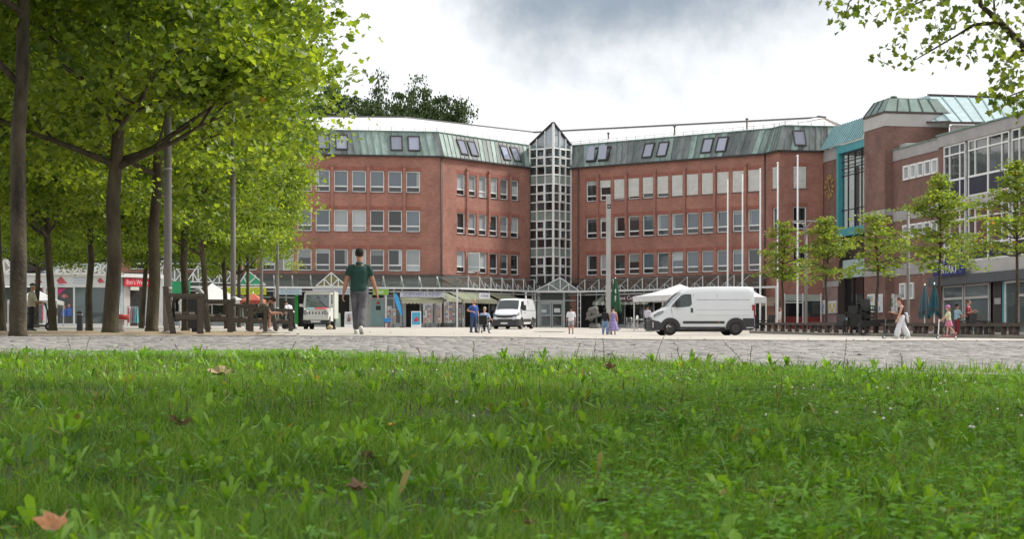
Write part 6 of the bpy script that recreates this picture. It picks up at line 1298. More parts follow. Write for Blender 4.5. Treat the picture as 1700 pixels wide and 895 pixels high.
p = on(132.5, 60); t = thing('bollard', 'short dark square bollard beside the bent plane tree', 'bollard', p); mb = MB(); mb.box(-.085, .085, -.085, .085, -.05, .62); mb.hexa([(-.085, -.085, .62), (.085, -.085, .62), (.085, .085, .62), (-.085, .085, .62), (-.05, -.05, .67), (.05, -.05, .67), (.05, .05, .67), (-.05, .05, .67)]); mb.build('post', mat('bollard_dark', (.03, .033, .04), .5, var=.15), t); mb = MB(); mb.box(-.087, .087, -.087, .087, .54, .57); mb.build('band', M_steelg, t)
p = on(198, 46.5); t = thing('round_table', 'round red table on a stone pedestal beside the leaning plane tree', 'table', p); k = 46.5/F; mb = MB(); mb.lathe((0, 0, 0), [(16*k, .33), (16.6*k, .36), (16.6*k, .43), (16*k, .46)], 24); mb.build('top', mat('table_red', (.30, .025, .02), .45, var=.2, scale=6), t); mb = MB(); mb.lathe((0, 0, 0), [(.14, -.05), (.125, .2), (.13, .31)], 14); mb.build('pedestal', M_conc, t); mb = MB(); mb.lathe((0, 0, 0), [(.2, .31), (.2, .328)], 14); mb.build('plate', M_white, t)

# ------------------------------------------------------------------ wooden benches under the planes
M_wood = mat('weathered_wood', (.045, .035, .028), .85, var=.3, scale=5, stretch=(1, 6, 6), bump=.4, bscale=30, col2=(.105, .088, .07)); M_woodE = mat('weathered_wood_pale', (.24, .215, .18), .85, var=.25, scale=6)
def bench(L=1.7):
    t = thing('wooden_bench', '', 'bench', (0, 0, 0), 0, 'heavy wooden benches under the planes')
    for x in (-L/2, L/2):
        mb = MB(); mb.box(x-.06, x+.06, -.36, -.24, -.05, .74); mb.build('leg', M_wood, t); mb = MB(); mb.hexa([(x-.06, .18, -.05), (x+.06, .18, -.05), (x+.06, .3, -.05), (x-.06, .3, -.05), (x-.06, .36, .95), (x+.06, .36, .95), (x+.06, .46, .95), (x-.06, .46, .95)]); mb.build('leg', M_wood, t)
        mb = MB(); mb.box(x-.075, x+.075, -.42, .34, .742, .81); mb.build('armrest', M_wood, t); mb = MB(); mb.box(x-.05, x+.05, -.235, .2, .28, .38); mb.build('side_rail', M_wood, t)
    for k in range(4): y = -.33+.14*k; mb = MB(); mb.box(-L/2-.03, L/2+.03, y, y+.12, .385+.004*k, .43+.004*k) if abs(y+.3) > .08 else mb.box(-L/2+.064, L/2-.064, y, y+.12, .385, .43); mb.build('slat', M_woodE if k % 2 else M_wood, t)
    for k in range(3): z = .52+.155*k; y = .235+.065*k; mb = MB(); mb.box(-L/2-.04, L/2+.04, y-.03, y+.0, z, z+.11); mb.build('back_slat', M_woodE if k == 1 else M_wood, t)
    return t
b0_ = bench(); B_ = [(308, 37.5, 1.75, 'nearest wooden bench, right of the thick grey lamp pole'), (362, 45.5, 1.74, 'wooden bench left of the second grey pole'), (400, 54, 1.73, 'wooden bench seen end-on behind the back of the sitting man'), (425, 60.3, 1.72, 'wooden bench on which the man with his phone sits'), (469, 67, 1.72, 'last wooden bench by the pole with the switch box')]
for i, (px, Y, rz, lb) in enumerate(B_):
    p = on(px, Y)
    if i == 0: b0_.location = p; b0_.rotation_euler.z = rz; b0_['label'] = lb
    else: dup(b0_, p, rz, lb)
p = on(327, 47); t = thing('litter_bin', 'dark square litter bin with a curved hood between the near benches', 'litter bin', p); mb = MB(); mb.box(-.2, .2, -.2, .2, .1, .92); mb.build('body', mat('bin_dark', (.025, .025, .028), .5, var=.2), t); mb = MB(); mb.smooth = True; mb.tube([(.1, 0, .93), (.12, 0, 1.02), (.05, 0, 1.10), (-.08, 0, 1.09)], [.06, .07, .075, .03], 10); mb.build('hood', M_steelg, t); mb = MB(); mb.box(-.12, .12, -.12, .12, -.05, .1); mb.build('foot', M_dark, t)

# ------------------------------------------------------------------ planters and long benches on the right
def fR(a): q = lambda Y: Vector((a-.1967*Y, Y)); return Face(q(121), q(70))
M_pk = mat('planter_kerb', (.20, .185, .16), .9, var=.2, scale=2, bump=.3); M_log = mat('bench_timber', (.050, .036, .030), .8, var=.3, scale=3, bump=.3, col2=(.095, .07, .058))
def planter(px0, px1, label):
    fa, fb = fR(35.4), fR(39.8); s0, s1 = fa.s_at(px0), fa.s_at(px1); c = (s0+s1)/2; p = fa.at(c, 0, fa.ground(c)); t = thing('planter', label, 'planter', p, fa.rz, 'kerbed tree planters'); n = max(2, round((s1-s0)/1.2))
    for k in range(n):
        a, b = s0+(s1-s0)*k/n+.006, s0+(s1-s0)*(k+1)/n-.006
        for w in (0, 4.1): za, zb = fa.ground(a, w)-p.z, fa.ground(b, w)-p.z; mb = MB(); mb.hexa([(a-c, w, za-.1), (b-c, w, zb-.1), (b-c, w+.22, zb-.1), (a-c, w+.22, za-.1), (a-c, w, za+.14), (b-c, w, zb+.14), (b-c, w+.22, zb+.14), (a-c, w+.22, za+.14)]); mb.build('kerb_stone', M_pk, t)
    for a in (s0, s1-.22): za = fa.ground(a, 2)-p.z; mb = MB(); mb.hexa([(a-c, .23, za-.1-.03), (a-c+.22, .23, za-.13), (a-c+.22, 4.09, za-.1), (a-c, 4.09, za-.1), (a-c, .23, fa.ground(a, 0)-p.z+.135), (a-c+.22, .23, fa.ground(a, 0)-p.z+.135), (a-c+.22, 4.09, fa.ground(a, 4)-p.z+.135), (a-c, 4.09, fa.ground(a, 4)-p.z+.135)]); mb.build('kerb_stone', M_pk, t)
    mb = MB(); G_ = lambda s, w: (s-c, w, fa.ground(s, w)-p.z+.10)
    for k in range(6): a, b = s0+.22+(s1-s0-.44)*k/6, s0+.22+(s1-s0-.44)*(k+1)/6; mb.poly([G_(a, .22), G_(b, .22), G_(b, 4.1), G_(a, 4.1)])
    mb.build('planter_bed', mat('planter_gravel', (.30, .28, .25), .95, var=.3, scale=12), t)
planter(1244, 1376, 'long low kerbed planter with two slim trees, just right of the large van'); planter(1382, 1580, 'kerbed planter with two street trees behind the walking woman'); planter(1584, 1760, 'kerbed planter with the broad tree at the right picture edge')
def long_bench(px0, px1, label):
    fa = fR(36.3); s0, s1 = fa.s_at(px0), fa.s_at(px1); c = (s0+s1)/2; p = fa.at(c, 0, fa.ground(c)); t = thing('long_bench', label, 'bench', p, fa.rz, 'long low timber benches'); Z_ = lambda s: fa.ground(s)-p.z
    mb = MB(); n = 10
    for k in range(n): a, b = s0+(s1-s0)*k/n, s0+(s1-s0)*(k+1)/n; mb.smooth = False; mb.hexa([(a-c, -.2, Z_(a)+.50), (b-c, -.2, Z_(b)+.50), (b-c, .2, Z_(b)+.50), (a-c, .2, Z_(a)+.50), (a-c, -.19, Z_(a)+.64), (b-c, -.19, Z_(b)+.64), (b-c, .19, Z_(b)+.64), (a-c, .19, Z_(a)+.64)])
    mb.build('seat', M_log, t); m_ = max(4, round((s1-s0)/1.25))
    for k in range(m_+1):
        s = s0+.2+(s1-s0-.4)*k/m_; mb = MB(); mb.tube([(s-c, -.05, Z_(s)-.1), (s-c, -.05, Z_(s)+.5)], .13, 10); mb.build('leg', M_log, t)
    fb = [s0+.6+(s1-s0-1)*k/max(2, m_//2) for k in range(m_//2+1)]
    for s in fb: mb = MB(); mb.tube([(s-c, 3.2, fa.ground(s, 3.2)-p.z-.1), (s-c, 3.2, fa.ground(s, 3.2)-p.z+.5)], .13, 10); mb.build('leg', M_log, t)
    mb = MB(); mb.hexa([(s0-c, 3.0, Z_(s0)+.54), (s1-c, 3.0, Z_(s1)+.54), (s1-c, 3.4, Z_(s1)+.54), (s0-c, 3.4, Z_(s0)+.54), (s0-c, 3.0, Z_(s0)+.68), (s1-c, 3.0, Z_(s1)+.68), (s1-c, 3.4, Z_(s1)+.68), (s0-c, 3.4, Z_(s0)+.68)]); mb.build('rear_seat', M_log, t)
long_bench(1265, 1392, 'long dark timber bench round the two slim trees right of the large van'); long_bench(1424, 1578, 'long dark timber bench behind the woman and the girl'); long_bench(1588, 1760, 'long dark timber bench at the right picture edge')
# dark outdoor chairs, a table and stacked covers behind the benches
M_wick = mat('wicker_black', (.014, .013, .013), .6, var=.3, scale=9)
def wicker():
    t = thing('wicker_chair', '', 'chair', (0, 0, 0), 0, 'black outdoor chairs by the planters'); mb = MB(); mb.box(-.27, .27, -.27, .27, .38, .46); mb.build('seat', M_wick, t); mb = MB(); mb.hexa([(-.27, .2, .465), (.27, .2, .465), (.27, .27, .465), (-.27, .27, .465), (-.25, .32, 1.0), (.25, .32, 1.0), (.25, .37, 1.0), (-.25, .37, 1.0)]); mb.build('backrest', M_wick, t)
    for x in (-.25, .25): mb = MB(); mb.bar((x, -.24, .62), (x, .24, .66), .05); mb.bar((x, -.24, .46), (x, -.24, .62), .04); mb.build('armrest', M_wick, t)
    for x in (-.24, .24):
        for y in (-.24, .24): mb = MB(); mb.bar((x, y, 0), (x, y, .38), .04); mb.build('leg', M_wick, t)
    return t
wc = wicker(); first = True
for px, Y, rz, dz, lb in ((1402, 92, .4, 0, 'black outdoor chair at the left of the dark group of chairs'), (1411, 93, -.6, 0, 'black outdoor chair at the foot of the leaning stack'), (1412, 93.3, -.6, .45, 'black outdoor chair upper in the leaning stack'), (1421, 92, 2.8, 0, 'black outdoor chair under the tree in front of the glazed hall'), (1440, 93, .2, .0, 'black outdoor chair at the bottom of the right-hand stack'), (1440.5, 93.3, .2, .42, 'black outdoor chair middle in the right-hand stack'), (1441, 93.5, .25, .8, 'black outdoor chair topmost in the right-hand stack'), (1606, 84, -1.2, 0, 'black outdoor chair left of the man in red'), (1625, 84.5, 1.0, 0, 'black outdoor chair right of the man in red'), (1633, 85.5, .4, 0, 'black outdoor chair nearest the dark doorway'), (1255, 108, .6, 0, 'black outdoor chair close behind the tail of the large van'), (1276, 109, -.8, 0, 'black outdoor chair beneath the brown awning')):
    p = on(px, Y, dz+.1)
    if first: wc.location = p; wc.rotation_euler.z = rz; wc['label'] = lb; first = False
    else: dup(wc, p, rz, lb)
p = on(1456, 90.5, .1); t = thing('covered_tables', 'black folded cushions piled flat on low tables behind the long bench', 'furniture', p, .0)
for k, (x0, x1, z0, z1) in enumerate(((-.95, .95, .38, .46), (-.9, .7, .47, .56), (-.8, .95, .57, .65), (-.3, .9, .66, .72))): mb = MB(); mb.box(x0, x1, -.4+.03*k, .4-.02*k, z0, z1); mb.build('cushion', M_wick, t)
for x in (-.85, .85): mb = MB(); mb.box(x-.04, x+.04, -.35, .35, 0, .375); mb.build('trestle', M_wick, t)
# bistro table and pale chairs in front of the restaurant
M_alu = mat('bistro_aluminium', (.50, .51, .51), .4, .4, var=.1)
def bistro(px, Y, rz, lb):
    t = thing('bistro_chair', lb, 'chair', on(px, Y), rz, 'pale bistro chairs before the restaurant'); mb = MB(); mb.box(-.2, .2, -.2, .2, .43, .46); mb.build('seat', M_alu, t); mb = MB(); mb.tube([(-.19, .19, .46), (-.2, .24, .85), (.2, .24, .85), (.19, .19, .46)], .018, 6); [mb.bar((x, .2, .5), (x, .24, .84), .02) for x in (-.08, .08)]; mb.build('backrest', M_alu, t)
    for x in (-.18, .18):
        for y in (-.18, .18): mb = MB(); mb.bar((x, y, 0), (x, y, .43), .03); mb.build('leg', M_alu, t)
bistro(1046, 133, .3, 'pale metal bistro chair left of the little table with a white jug'); bistro(1053, 134, 3.3, 'pale metal bistro chair behind the little table'); bistro(1068, 132, -1.2, 'pale metal bistro chair next to the waiter')
p = on(1059, 131.5); t = thing('bistro_table', 'little pale metal table with a white jug before the restaurant window', 'table', p); mb = MB(); mb.lathe((0, 0, 0), [(.42, .70), (.42, .73)], 18); mb.build('top', M_alu, t); mb = MB(); mb.tube([(0, 0, 0), (0, 0, .7)], .03, 8); mb.lathe((0, 0, 0), [(.22, 0), (.2, .03), (.04, .06)], 12); mb.build('foot', M_alu, t)
t = thing('jug', 'small white jug standing on the little restaurant table', 'jug', on(1057.5, 131.5, .732)); mb = MB(); mb.smooth = True; mb.lathe((0, 0, 0), [(.07, 0), (.09, .06), (.06, .2), (.07, .28)], 12); mb.build('body', M_white, t); mb = MB(); mb.tube([(.07, 0, .06), (.13, 0, .13), (.07, 0, .22)], .012, 6); mb.build('handle', M_white, t)
# ================================================================== vehicles
M_vw = mat('van_white', (.66, .68, .70), .28, var=.035, scale=.8, coat=.5); M_vb = mat('van_black_plastic', (.032, .034, .037), .55, var=.2, scale=4); M_tyre = mat('tyre', (.018, .018, .019), .85, var=.2); M_rim = mat('wheel_dark', (.05, .052, .055), .5, var=.2); M_rimL = mat('wheel_silver', (.32, .33, .34), .4, .5, var=.1)
M_vglass = glass_mat('vehicle_glass', (.025, .035, .036), ior=1.7, rand=.1); M_lamp = glass_mat('headlight_glass', (.30, .32, .34), ior=1.6, rand=.05); M_red = mat('tail_red', (.30, .01, .015), .3); M_plate = mat('number_plate', (.62, .63, .62), .5, var=.05); M_line = mat('panel_gap', (.10, .105, .11), .7); M_amber = mat('amber', (.45, .16, .02), .4)
def wheel(parent, x, y, r, wd, rim=None):
    s = -1 if y < 0 else 1
    t = MB(); t.lathe((x, y, r), [(r*.62, -wd/2), (r*.93, -wd/2), (r, -wd*.32), (r, wd*.32), (r*.93, wd/2), (r*.62, wd/2)], 28, 'y', cap=False); w_ = t.build('wheel', M_tyre, parent)
    m = MB(); m.lathe((x, y+s*wd*.30, r), [(r*.64, s*wd*.18), (r*.60, s*wd*.05), (r*.25, s*.0), (r*.2, s*wd*.14), (.01, s*wd*.15)], 20, 'y', cap=False); m.lathe((x, y, r), [(r*.62, -.02), (.01, -.02)], 20, 'y', cap=False)
    for k in range(5): a = k*1.2566; m.bar((x+r*.22*math.cos(a), y+s*wd*.42, r+r*.22*math.sin(a)), (x+r*.58*math.cos(a), y+s*wd*.4, r+r*.58*math.sin(a)), r*.16, .03, up=(0, 1, 0))
    sub(m, 'rim', rim or M_rim, w_); return w_
def van(name, label, loc, rz, pitch, st, side, spec):
    """st: stations (x, z low, z roof, half width low, half width roof); side: outline of the cab window"""
    t = thing(name, label, 'van', loc, rz); t.rotation_mode = 'XYZ'; t.rotation_euler = (0, pitch, rz)
    mb = MB(); mb.smooth = False; rings = []
    for x, zl, zr, wl, wr in st:
        zb = min(1.25, zl+(zr-zl)*.5); r = min(.17, (zr-zl)*.2); h = [(wl*.97, zl), (wl, zl+.12), (wl, zb), (wr+(wl-wr)*.25, zr-r*1.9), (wr-.02, zr-r*.75), (wr-r*.75, zr-.015), (wr*.45, zr+.012), (0, zr+.018)]
        pts = [(x, -a, b) for a, b in h]+[(x, a, b) for a, b in h[-2::-1]]; rings.append([mb._p(p) for p in pts])
    for a, b in zip(rings, rings[1:]):
        for j in range(len(a)-1): mb.smooth = True; mb.face((a[j], a[j+1], b[j+1], b[j]))
    mb.smooth = False; mb.face(rings[0]); mb.face(rings[-1][::-1]); o = mb.build('body', M_vw, t)
    md = o.modifiers.new('edge', 'EDGE_SPLIT'); md.split_angle = R(38)
    def hw(x, z):
        for s0, s1 in zip(st, st[1:]):
            if s0[0] <= x <= s1[0]+1e-6:
                k = (x-s0[0])/(s1[0]-s0[0]); zl, zr, wl, wr = (s0[i]+(s1[i]-s0[i])*k for i in (1, 2, 3, 4)); zb = min(1.25, zl+(zr-zl)*.5); q = max(0, min(1, (z-zb)/(zr-.32-zb))) if zr-.32 > zb else 0; return wl+(wr+(wl-wr)*.25-wl)*q
        return st[-1][3]
    sp = lambda x, z, s=-1, o=.012: (x, s*(hw(x, z)+o), z)
    def spoly(nm, pts, m, o=.014, both=True, d=.02):
        for s in ((-1, 1) if both else (-1,)):
            mb = MB(); f_ = [mb._p(sp(x, z, s, o)) for x, z in pts]; b_ = [mb._p(sp(x, z, s, o-d-.02)) for x, z in pts]; n = len(pts); mb.face(f_ if s < 0 else f_[::-1])
            for k in range(n): mb.face((f_[k], b_[k], b_[(k+1) % n], f_[(k+1) % n]))
            mb.build(nm, m, t)
    spec(t, spoly, sp, hw); spoly('side_window', side, M_vglass); return t
def arch(spoly, x, r, r2, z0):
    a = np.linspace(math.pi*1.06, -.06*math.pi, 15); spoly('wheel_arch', [(x+r2*math.cos(k), z0+r2*math.sin(k)) for k in a]+[(x+r*math.cos(k), z0+r*math.sin(k)) for k in a[::-1]], M_vb, .035)
    spoly('wheel_well', [(x+r*math.cos(k), z0+r*math.sin(k)) for k in a], M_dark, .006)
def loftbar(t, nm, secs, m):
    mb = MB(); rings = [[mb._p(p) for p in s] for s in secs]
    for a, b in zip(rings, rings[1:]):
        n = len(a)
        for j in range(n): mb.face((a[j], a[(j+1) % n], b[(j+1) % n], b[j]))
    mb.face(rings[0][::-1]); mb.face(rings[-1]); return mb.build(nm, m, t)
def screen(t, st, x0, x1, fr):
    """windscreen laid 2 cm over the curved front of the body"""
    def top(x, y):
        for a, b in zip(st, st[1:]):
            if a[0] <= x <= b[0]:
                k = (x-a[0])/(b[0]-a[0]); zl, zr, wl, wr = (a[i]+(b[i]-a[i])*k for i in (1, 2, 3, 4)); r = min(.17, (zr-zl)*.2); q = abs(y); e = wr-r*.75
                return zr+.018-.006*q/(wr*.45) if q < wr*.45 else zr+.012-.027*(q-wr*.45)/(e-wr*.45)
    def wmax(x): return next(min(a[4], b[4]) if False else a[4]+(b[4]-a[4])*(x-a[0])/(b[0]-a[0]) for a, b in zip(st, st[1:]) if a[0] <= x <= b[0])*fr
    mb = MB(); mb.smooth = True; n, m_ = 8, 10; G_ = [[mb._p((x, wmax(x)*(2*j/m_-1), top(x, wmax(x)*(2*j/m_-1))+.022)) for j in range(m_+1)] for x in np.linspace(x0, x1, n+1)]
    for i in range(n):
        for j in range(m_): mb.face((G_[i][j], G_[i][j+1], G_[i+1][j+1], G_[i+1][j]))
    mb.build('windscreen', M_vglass, t)
# ---- the large white panel van
ST = [(0.03, .34, .98, .66, .60), (.07, .30, 1.06, .86, .78), (.22, .28, 1.16, .97, .90), (.45, .28, 1.27, 1.0, .95), (.80, .30, 1.43, 1.02, .97), (1.2, .32, 1.86, 1.025, .93), (1.58, .33, 2.22, 1.025, .90), (1.80, .34, 2.37, 1.025, .90), (2.25, .34, 2.49, 1.025, .90), (3.2, .34, 2.535, 1.025, .90), (5.115, .36, 2.535, 1.02, .90), (5.345, .38, 2.50, 1.0, .885), (5.405, .40, 2.44, .98, .87)]
def big(t, spoly, sp, hw):
    screen(t, ST, .84, 1.56, .86)
    mb = MB(); [mb.bar((.84, y, 1.475), (1.2, y+.5, 1.86), .02) for y in (-.6, .1)]; mb.build('wiper', M_vb, t)
    for x, r in ((.95, .365), (4.40, .365)):
        arch(spoly, x, .44, .54, .37)
        for y in (-.91, .91): wheel(t, x, y, .365, .24)
    spoly('side_moulding', [(1.62, .60), (1.62, .73), (3.80, .73), (3.80, .60)], M_vb, .022); spoly('sill', [(1.5, .345), (1.5, .44), (3.83, .44), (3.83, .345)], M_vb, .01); spoly('rear_corner_guard', [(4.77, .42), (4.77, .88), (5.385, .88), (5.385, .42)], M_vb, .02)
    for z in (1.02, 1.30, 1.83): spoly('body_crease', [(2.35, z), (2.35, z+.016), (5.17, z+.016), (5.17, z)], M_line if z > 1.5 else mat('crease_grey', (.42, .43, .44), .5), .012)
    for x in (2.18, 3.42): spoly('door_gap', [(x, .6), (x, 2.1), (x+.018, 2.1), (x+.018, .6)], M_line, .006)
    spoly('door_gap', [(1.08, .95), (1.0, 1.38), (1.016, 1.38), (1.096, .95)], M_line, .006); spoly('door_handle', [(2.03, 1.18), (2.03, 1.40), (2.14, 1.40), (2.14, 1.18)], M_vb, .035); spoly('repeater', [(3.45, .64), (3.45, .69), (3.55, .69), (3.55, .64)], M_amber, .03)
    loftbar(t, 'front_bumper', [[(x, y, z0), (x-.05, y, z0), (x-.05, y, z1), (x+.1, y, z1)] for x, y, z0, z1 in ((.46, -1.012, .30, .60), (.24, -.985, .27, .74), (.08, -.80, .25, .80), (.0, -.4, .25, .76), (-.01, 0, .25, .74), (.0, .4, .25, .76), (.08, .80, .25, .80), (.24, .985, .27, .74), (.46, 1.012, .30, .60))], M_vb)
    loftbar(t, 'front_lip', [[(x, y, .20), (x-.06, y, .20), (x-.06, y, .27), (x, y, .27)] for x, y in ((.4, -.98), (.2, -.93), (.06, -.72), (-.01, 0), (.06, .72), (.2, .93), (.4, .98))], M_rimL)
    loftbar(t, 'grille', [[(x, y, .80), (x-.03, y, .80), (x, y, .96), (x+.04, y, .96)] for x, y in ((.06, -.70), (.035, -.4), (.025, 0), (.035, .4), (.06, .70))], M_vb)
    spoly('headlight', [(.17, .96), (.15, 1.04), (.36, 1.19), (.58, 1.26), (.54, 1.18), (.36, 1.06)], M_lamp, .02); spoly('headlight_rim', [(.14, .94), (.12, 1.05), (.35, 1.21), (.62, 1.285), (.57, 1.17), (.37, 1.045)], M_vb, .012)
    for s in (-1, 1): loftbar(t, 'tail_light', [[(5.275, s*1.005, z), (5.435, s*.99, z), (5.435, s*.80, z), (5.275, s*.80, z)] for z in (.93, 1.1, 1.45, 1.58)], M_red)
    for s in (-1, 1):
        mb = MB(); mb.box(1.27, 1.40, min(s*1.05, s*1.27), max(s*1.05, s*1.27), 1.44, 1.80); mb.bar((1.35, s*.95, 1.48), (1.36, s*1.1, 1.5), .08); m_ = mb.build('mirror', M_vb, t); mb = MB(); mb.box(1.401, 1.41, min(s*1.08, s*1.24), max(s*1.08, s*1.24), 1.49, 1.76); sub(mb, 'mirror_glass', M_vglass, m_)
    mb = MB(); mb.box(1.4, 3.9, -.8, .8, .2, .335); mb.box(4.85, 5.36, -.8, .8, .28, .42); mb.build('chassis', M_dark, t)
    loftbar(t, 'rear_bumper', [[(5.315, y, .38), (5.495, y, .38), (5.495, y, .58), (5.315, y, .58)] for y in (-.97, 0, .97)], M_vb)
TH = R(7); ax1 = Vector((8.12, 93.0)); o = Vector((.95*math.cos(TH)+.9*math.sin(TH), .95*math.sin(TH)-.9*math.cos(TH))); org = ax1-o; fx = org+Vector((math.cos(TH), math.sin(TH)))*.95; rx = org+Vector((math.cos(TH), math.sin(TH)))*4.40
zf, zr_ = g(fx.x, fx.y), g(rx.x, rx.y); pit = -math.atan2(zr_-zf, 3.45)
van('delivery_van', 'large white high-roofed panel van standing side-on before the flagpoles', (org.x, org.y, zf-(zr_-zf)*.95/3.45+.0), TH, pit, ST, [(1.00, 1.47), (1.28, 1.80), (1.55, 2.06), (1.72, 2.12), (2.07, 2.12), (2.09, 1.60), (1.98, 1.49), (1.55, 1.44)], big)
# ---- the smaller white van, seen from the front
S2 = [(0.02, .36, .92, .62, .56), (.06, .32, 1.02, .82, .74), (.2, .30, 1.12, .93, .86), (.5, .30, 1.24, .97, .92), (.78, .32, 1.36, .98, .93), (1.1, .33, 1.74, .985, .86), (1.38, .34, 2.02, .985, .83), (1.6, .34, 2.12, .985, .83), (2.2, .34, 2.16, .985, .84), (5.2, .36, 2.16, .98, .84), (5.4, .40, 2.08, .96, .82)]
def small(t, spoly, sp, hw):
    screen(t, S2, .82, 1.37, .86)
    mb = MB(); [mb.bar((.82, y, 1.40), (1.0, y+.55, 1.6), .02) for y in (-.62, .05)]; mb.build('wiper', M_vb, t)
    for x in (.95, 4.3):
        arch(spoly, x, .42, .50, .35)
        for y in (-.87, .87): wheel(t, x, y, .35, .22, M_rimL)
    spoly('side_moulding', [(1.55, .50), (1.55, .72), (3.7, .72), (3.7, .50)], M_vb, .022); spoly('rear_corner_guard', [(4.8, .42), (4.8, .75), (5.38, .75), (5.38, .42)], M_vb, .02)
    for x in (2.0, 3.3): spoly('door_gap', [(x, .6), (x, 2.0), (x+.018, 2.0), (x+.018, .6)], M_line, .006)
    spoly('body_crease', [(2.1, 1.3), (2.1, 1.33), (5.2, 1.33), (5.2, 1.3)], M_line, .01); spoly('door_handle', [(1.85, 1.12), (1.85, 1.2), (1.97, 1.2), (1.97, 1.12)], M_vb, .03)
    loftbar(t, 'front_bumper', [[(x, y, z0), (x-.05, y, z0), (x-.05, y, z1), (x+.1, y, z1)] for x, y, z0, z1 in ((.48, -1.0, .27, .66), (.16, -.97, .24, .72), (.01, -.83, .24, .70), (-.04, -.4, .24, .62), (-.05, 0, .24, .60), (-.04, .4, .24, .62), (.01, .83, .24, .70), (.16, .97, .24, .72), (.48, 1.0, .27, .66))], M_vb)
    loftbar(t, 'grille', [[(x, y, z0), (x-.035, y, z0), (x-.005, y, z1), (x+.05, y, z1)] for x, y, z0, z1 in ((.07, -.72, .93, 1.03), (.03, -.52, .83, .99), (.0, 0, .80, .97), (.03, .52, .83, .99), (.07, .72, .93, 1.03))], M_vb)
    loftbar(t, 'lower_grille', [[(x, y, .62), (x-.035, y, .62), (x-.02, y, .70), (x+.05, y, .70)] for x, y in ((.01, -.55), (-.03, 0), (.01, .55))], M_dark)
    spoly('headlight', [(.10, .86), (.09, 1.0), (.34, 1.10), (.5, 1.14), (.42, 1.0)], M_lamp, .02); spoly('headlight_rim', [(.07, .84), (.06, 1.02), (.34, 1.125), (.55, 1.17), (.46, .98)], M_vb, .01)
    for s in (-1, 1): mb = MB(); mb.lathe((-.04, s*.66, .42), [(.06, -.01), (.06, .012)], 10, 'x'); mb.build('fog_lamp', M_rimL, t)
    mb = MB(); mb.box(-.115, -.10, -.26, .26, .36, .48); p_ = mb.build('number_plate', M_plate, t); mb = MB(); mb.box(-.118, -.1155, -.25, -.2, .37, .47); sub(mb, 'plate_band', M_blet, p_)
    for s in (-1, 1):
        mb = MB(); mb.box(1.10, 1.26, min(s*1.0, s*1.24), max(s*1.0, s*1.24), 1.30, 1.68); mb.bar((1.18, s*.9, 1.4), (1.18, s*1.05, 1.45), .07); mb.build('mirror', M_vb, t)
    mb = MB(); mb.box(.7, 5.0, -.7, .7, .2, .34); mb.build('chassis', M_dark, t)
TH2 = R(76); q = on(838, 126); sl = (g(q.x+1.0, q.y+4)-q.z)/4.1
van('white_van', 'smaller white van facing the viewer beside the tower entrance', q, TH2, -math.atan(sl), S2, [(.98, 1.42), (1.3, 1.82), (1.5, 1.96), (1.9, 1.97), (1.93, 1.5), (1.8, 1.40)], small)
# ---- little electric service truck with slotted front
q = on(524.5, 96); t = thing('service_truck', 'little white electric truck with slotted grille and reddish bonnet facing the viewer', 'truck', q, R(90-2)); k = .0
M_tw = mat('truck_white', (.60, .61, .58), .4, var=.06); M_box = mat('truck_box', (.50, .52, .47), .5, var=.08)
mb = MB(); mb.hexa([(.0, -.68, .70), (.0, .68, .70), (.55, .72, .62), (.55, -.72, .62), (.08, -.66, 1.06), (.08, .66, 1.06), (.5, .70, 1.18), (.5, -.70, 1.18)]); mb.build('bonnet', M_tw, t)
mb = MB(); mb.hexa([(.5, -.71, .45), (.5, .71, .45), (1.5, .72, .45), (1.5, -.72, .45), (.5, -.71, 1.18), (.5, .71, 1.18), (1.5, .72, 1.18), (1.5, -.72, 1.18)]); mb.build('cab_lower', M_tw, t)
mb = MB(); P_ = [(.42, s*.69, 1.16) for s in (-1, 1)]; Q_ = [(.72, s*.65, 1.92) for s in (-1, 1)]
for a, b in zip(P_, Q_): mb.bar(a, b, .10)
for s in (-1, 1): mb.bar((1.5, s*.7, 1.1), (1.5, s*.66, 1.95), .1); mb.bar((.72, s*.65, 1.93), (1.5, s*.66, 1.95), .09)
mb.bar(Q_[0], Q_[1], .12); mb.box(.68, 1.52, -.69, .69, 1.93, 1.99); mb.build('cab_frame', M_tw, t)
mb = MB(); mb.hexa([(.47, -.64, 1.18), (.47, .64, 1.18), (.74, .6, 1.88), (.74, -.6, 1.88), (.44, -.64, 1.19), (.44, .64, 1.19), (.71, .6, 1.89), (.71, -.6, 1.89)]); mb.build('windscreen', glass_mat('truck_glass', (.07, .10, .11), ior=2.0, rand=.1), t)
mb = MB(); mb.bar((.41, -.5, 1.2), (.55, -.1, 1.55), .025); mb.build('wiper', M_vb, t)
for s in (-1, 1): mb = MB(); mb.prism([(.55, s*.705, 1.2), (.8, s*.67, 1.85), (1.42, s*.67, 1.85), (1.42, s*.705, 1.2)], (0, s*.012, 0)); mb.build('side_window', M_vglass, t)
mb = MB(); mb.hexa([(-.05, -.66, .50), (-.05, .66, .50), (.1, .70, .50), (.1, -.70, .50), (-.02, -.67, .74), (-.02, .67, .74), (.1, .69, .74), (.1, -.69, .74)]); mb.hexa([(-.021, -.55, .74), (-.021, .55, .74), (.06, .6, .74), (.06, -.6, .74), (.04, -.6, 1.0), (.04, .6, 1.0), (.1, .6, 1.0), (.1, -.6, 1.0)]); mb.build('front_mask', M_tw, t)
for i in range(5): mb = MB(); y = -.34+.17*i; mb.hexa([(-.012, y-.025, .80), (-.012, y+.025, .80), (.03, y+.025, .80), (.03, y-.025, .80), (.018, y-.025, .95), (.018, y+.025, .95), (.06, y+.025, .95), (.06, y-.025, .95)]); mb.build('grille_slot', M_dark, t)
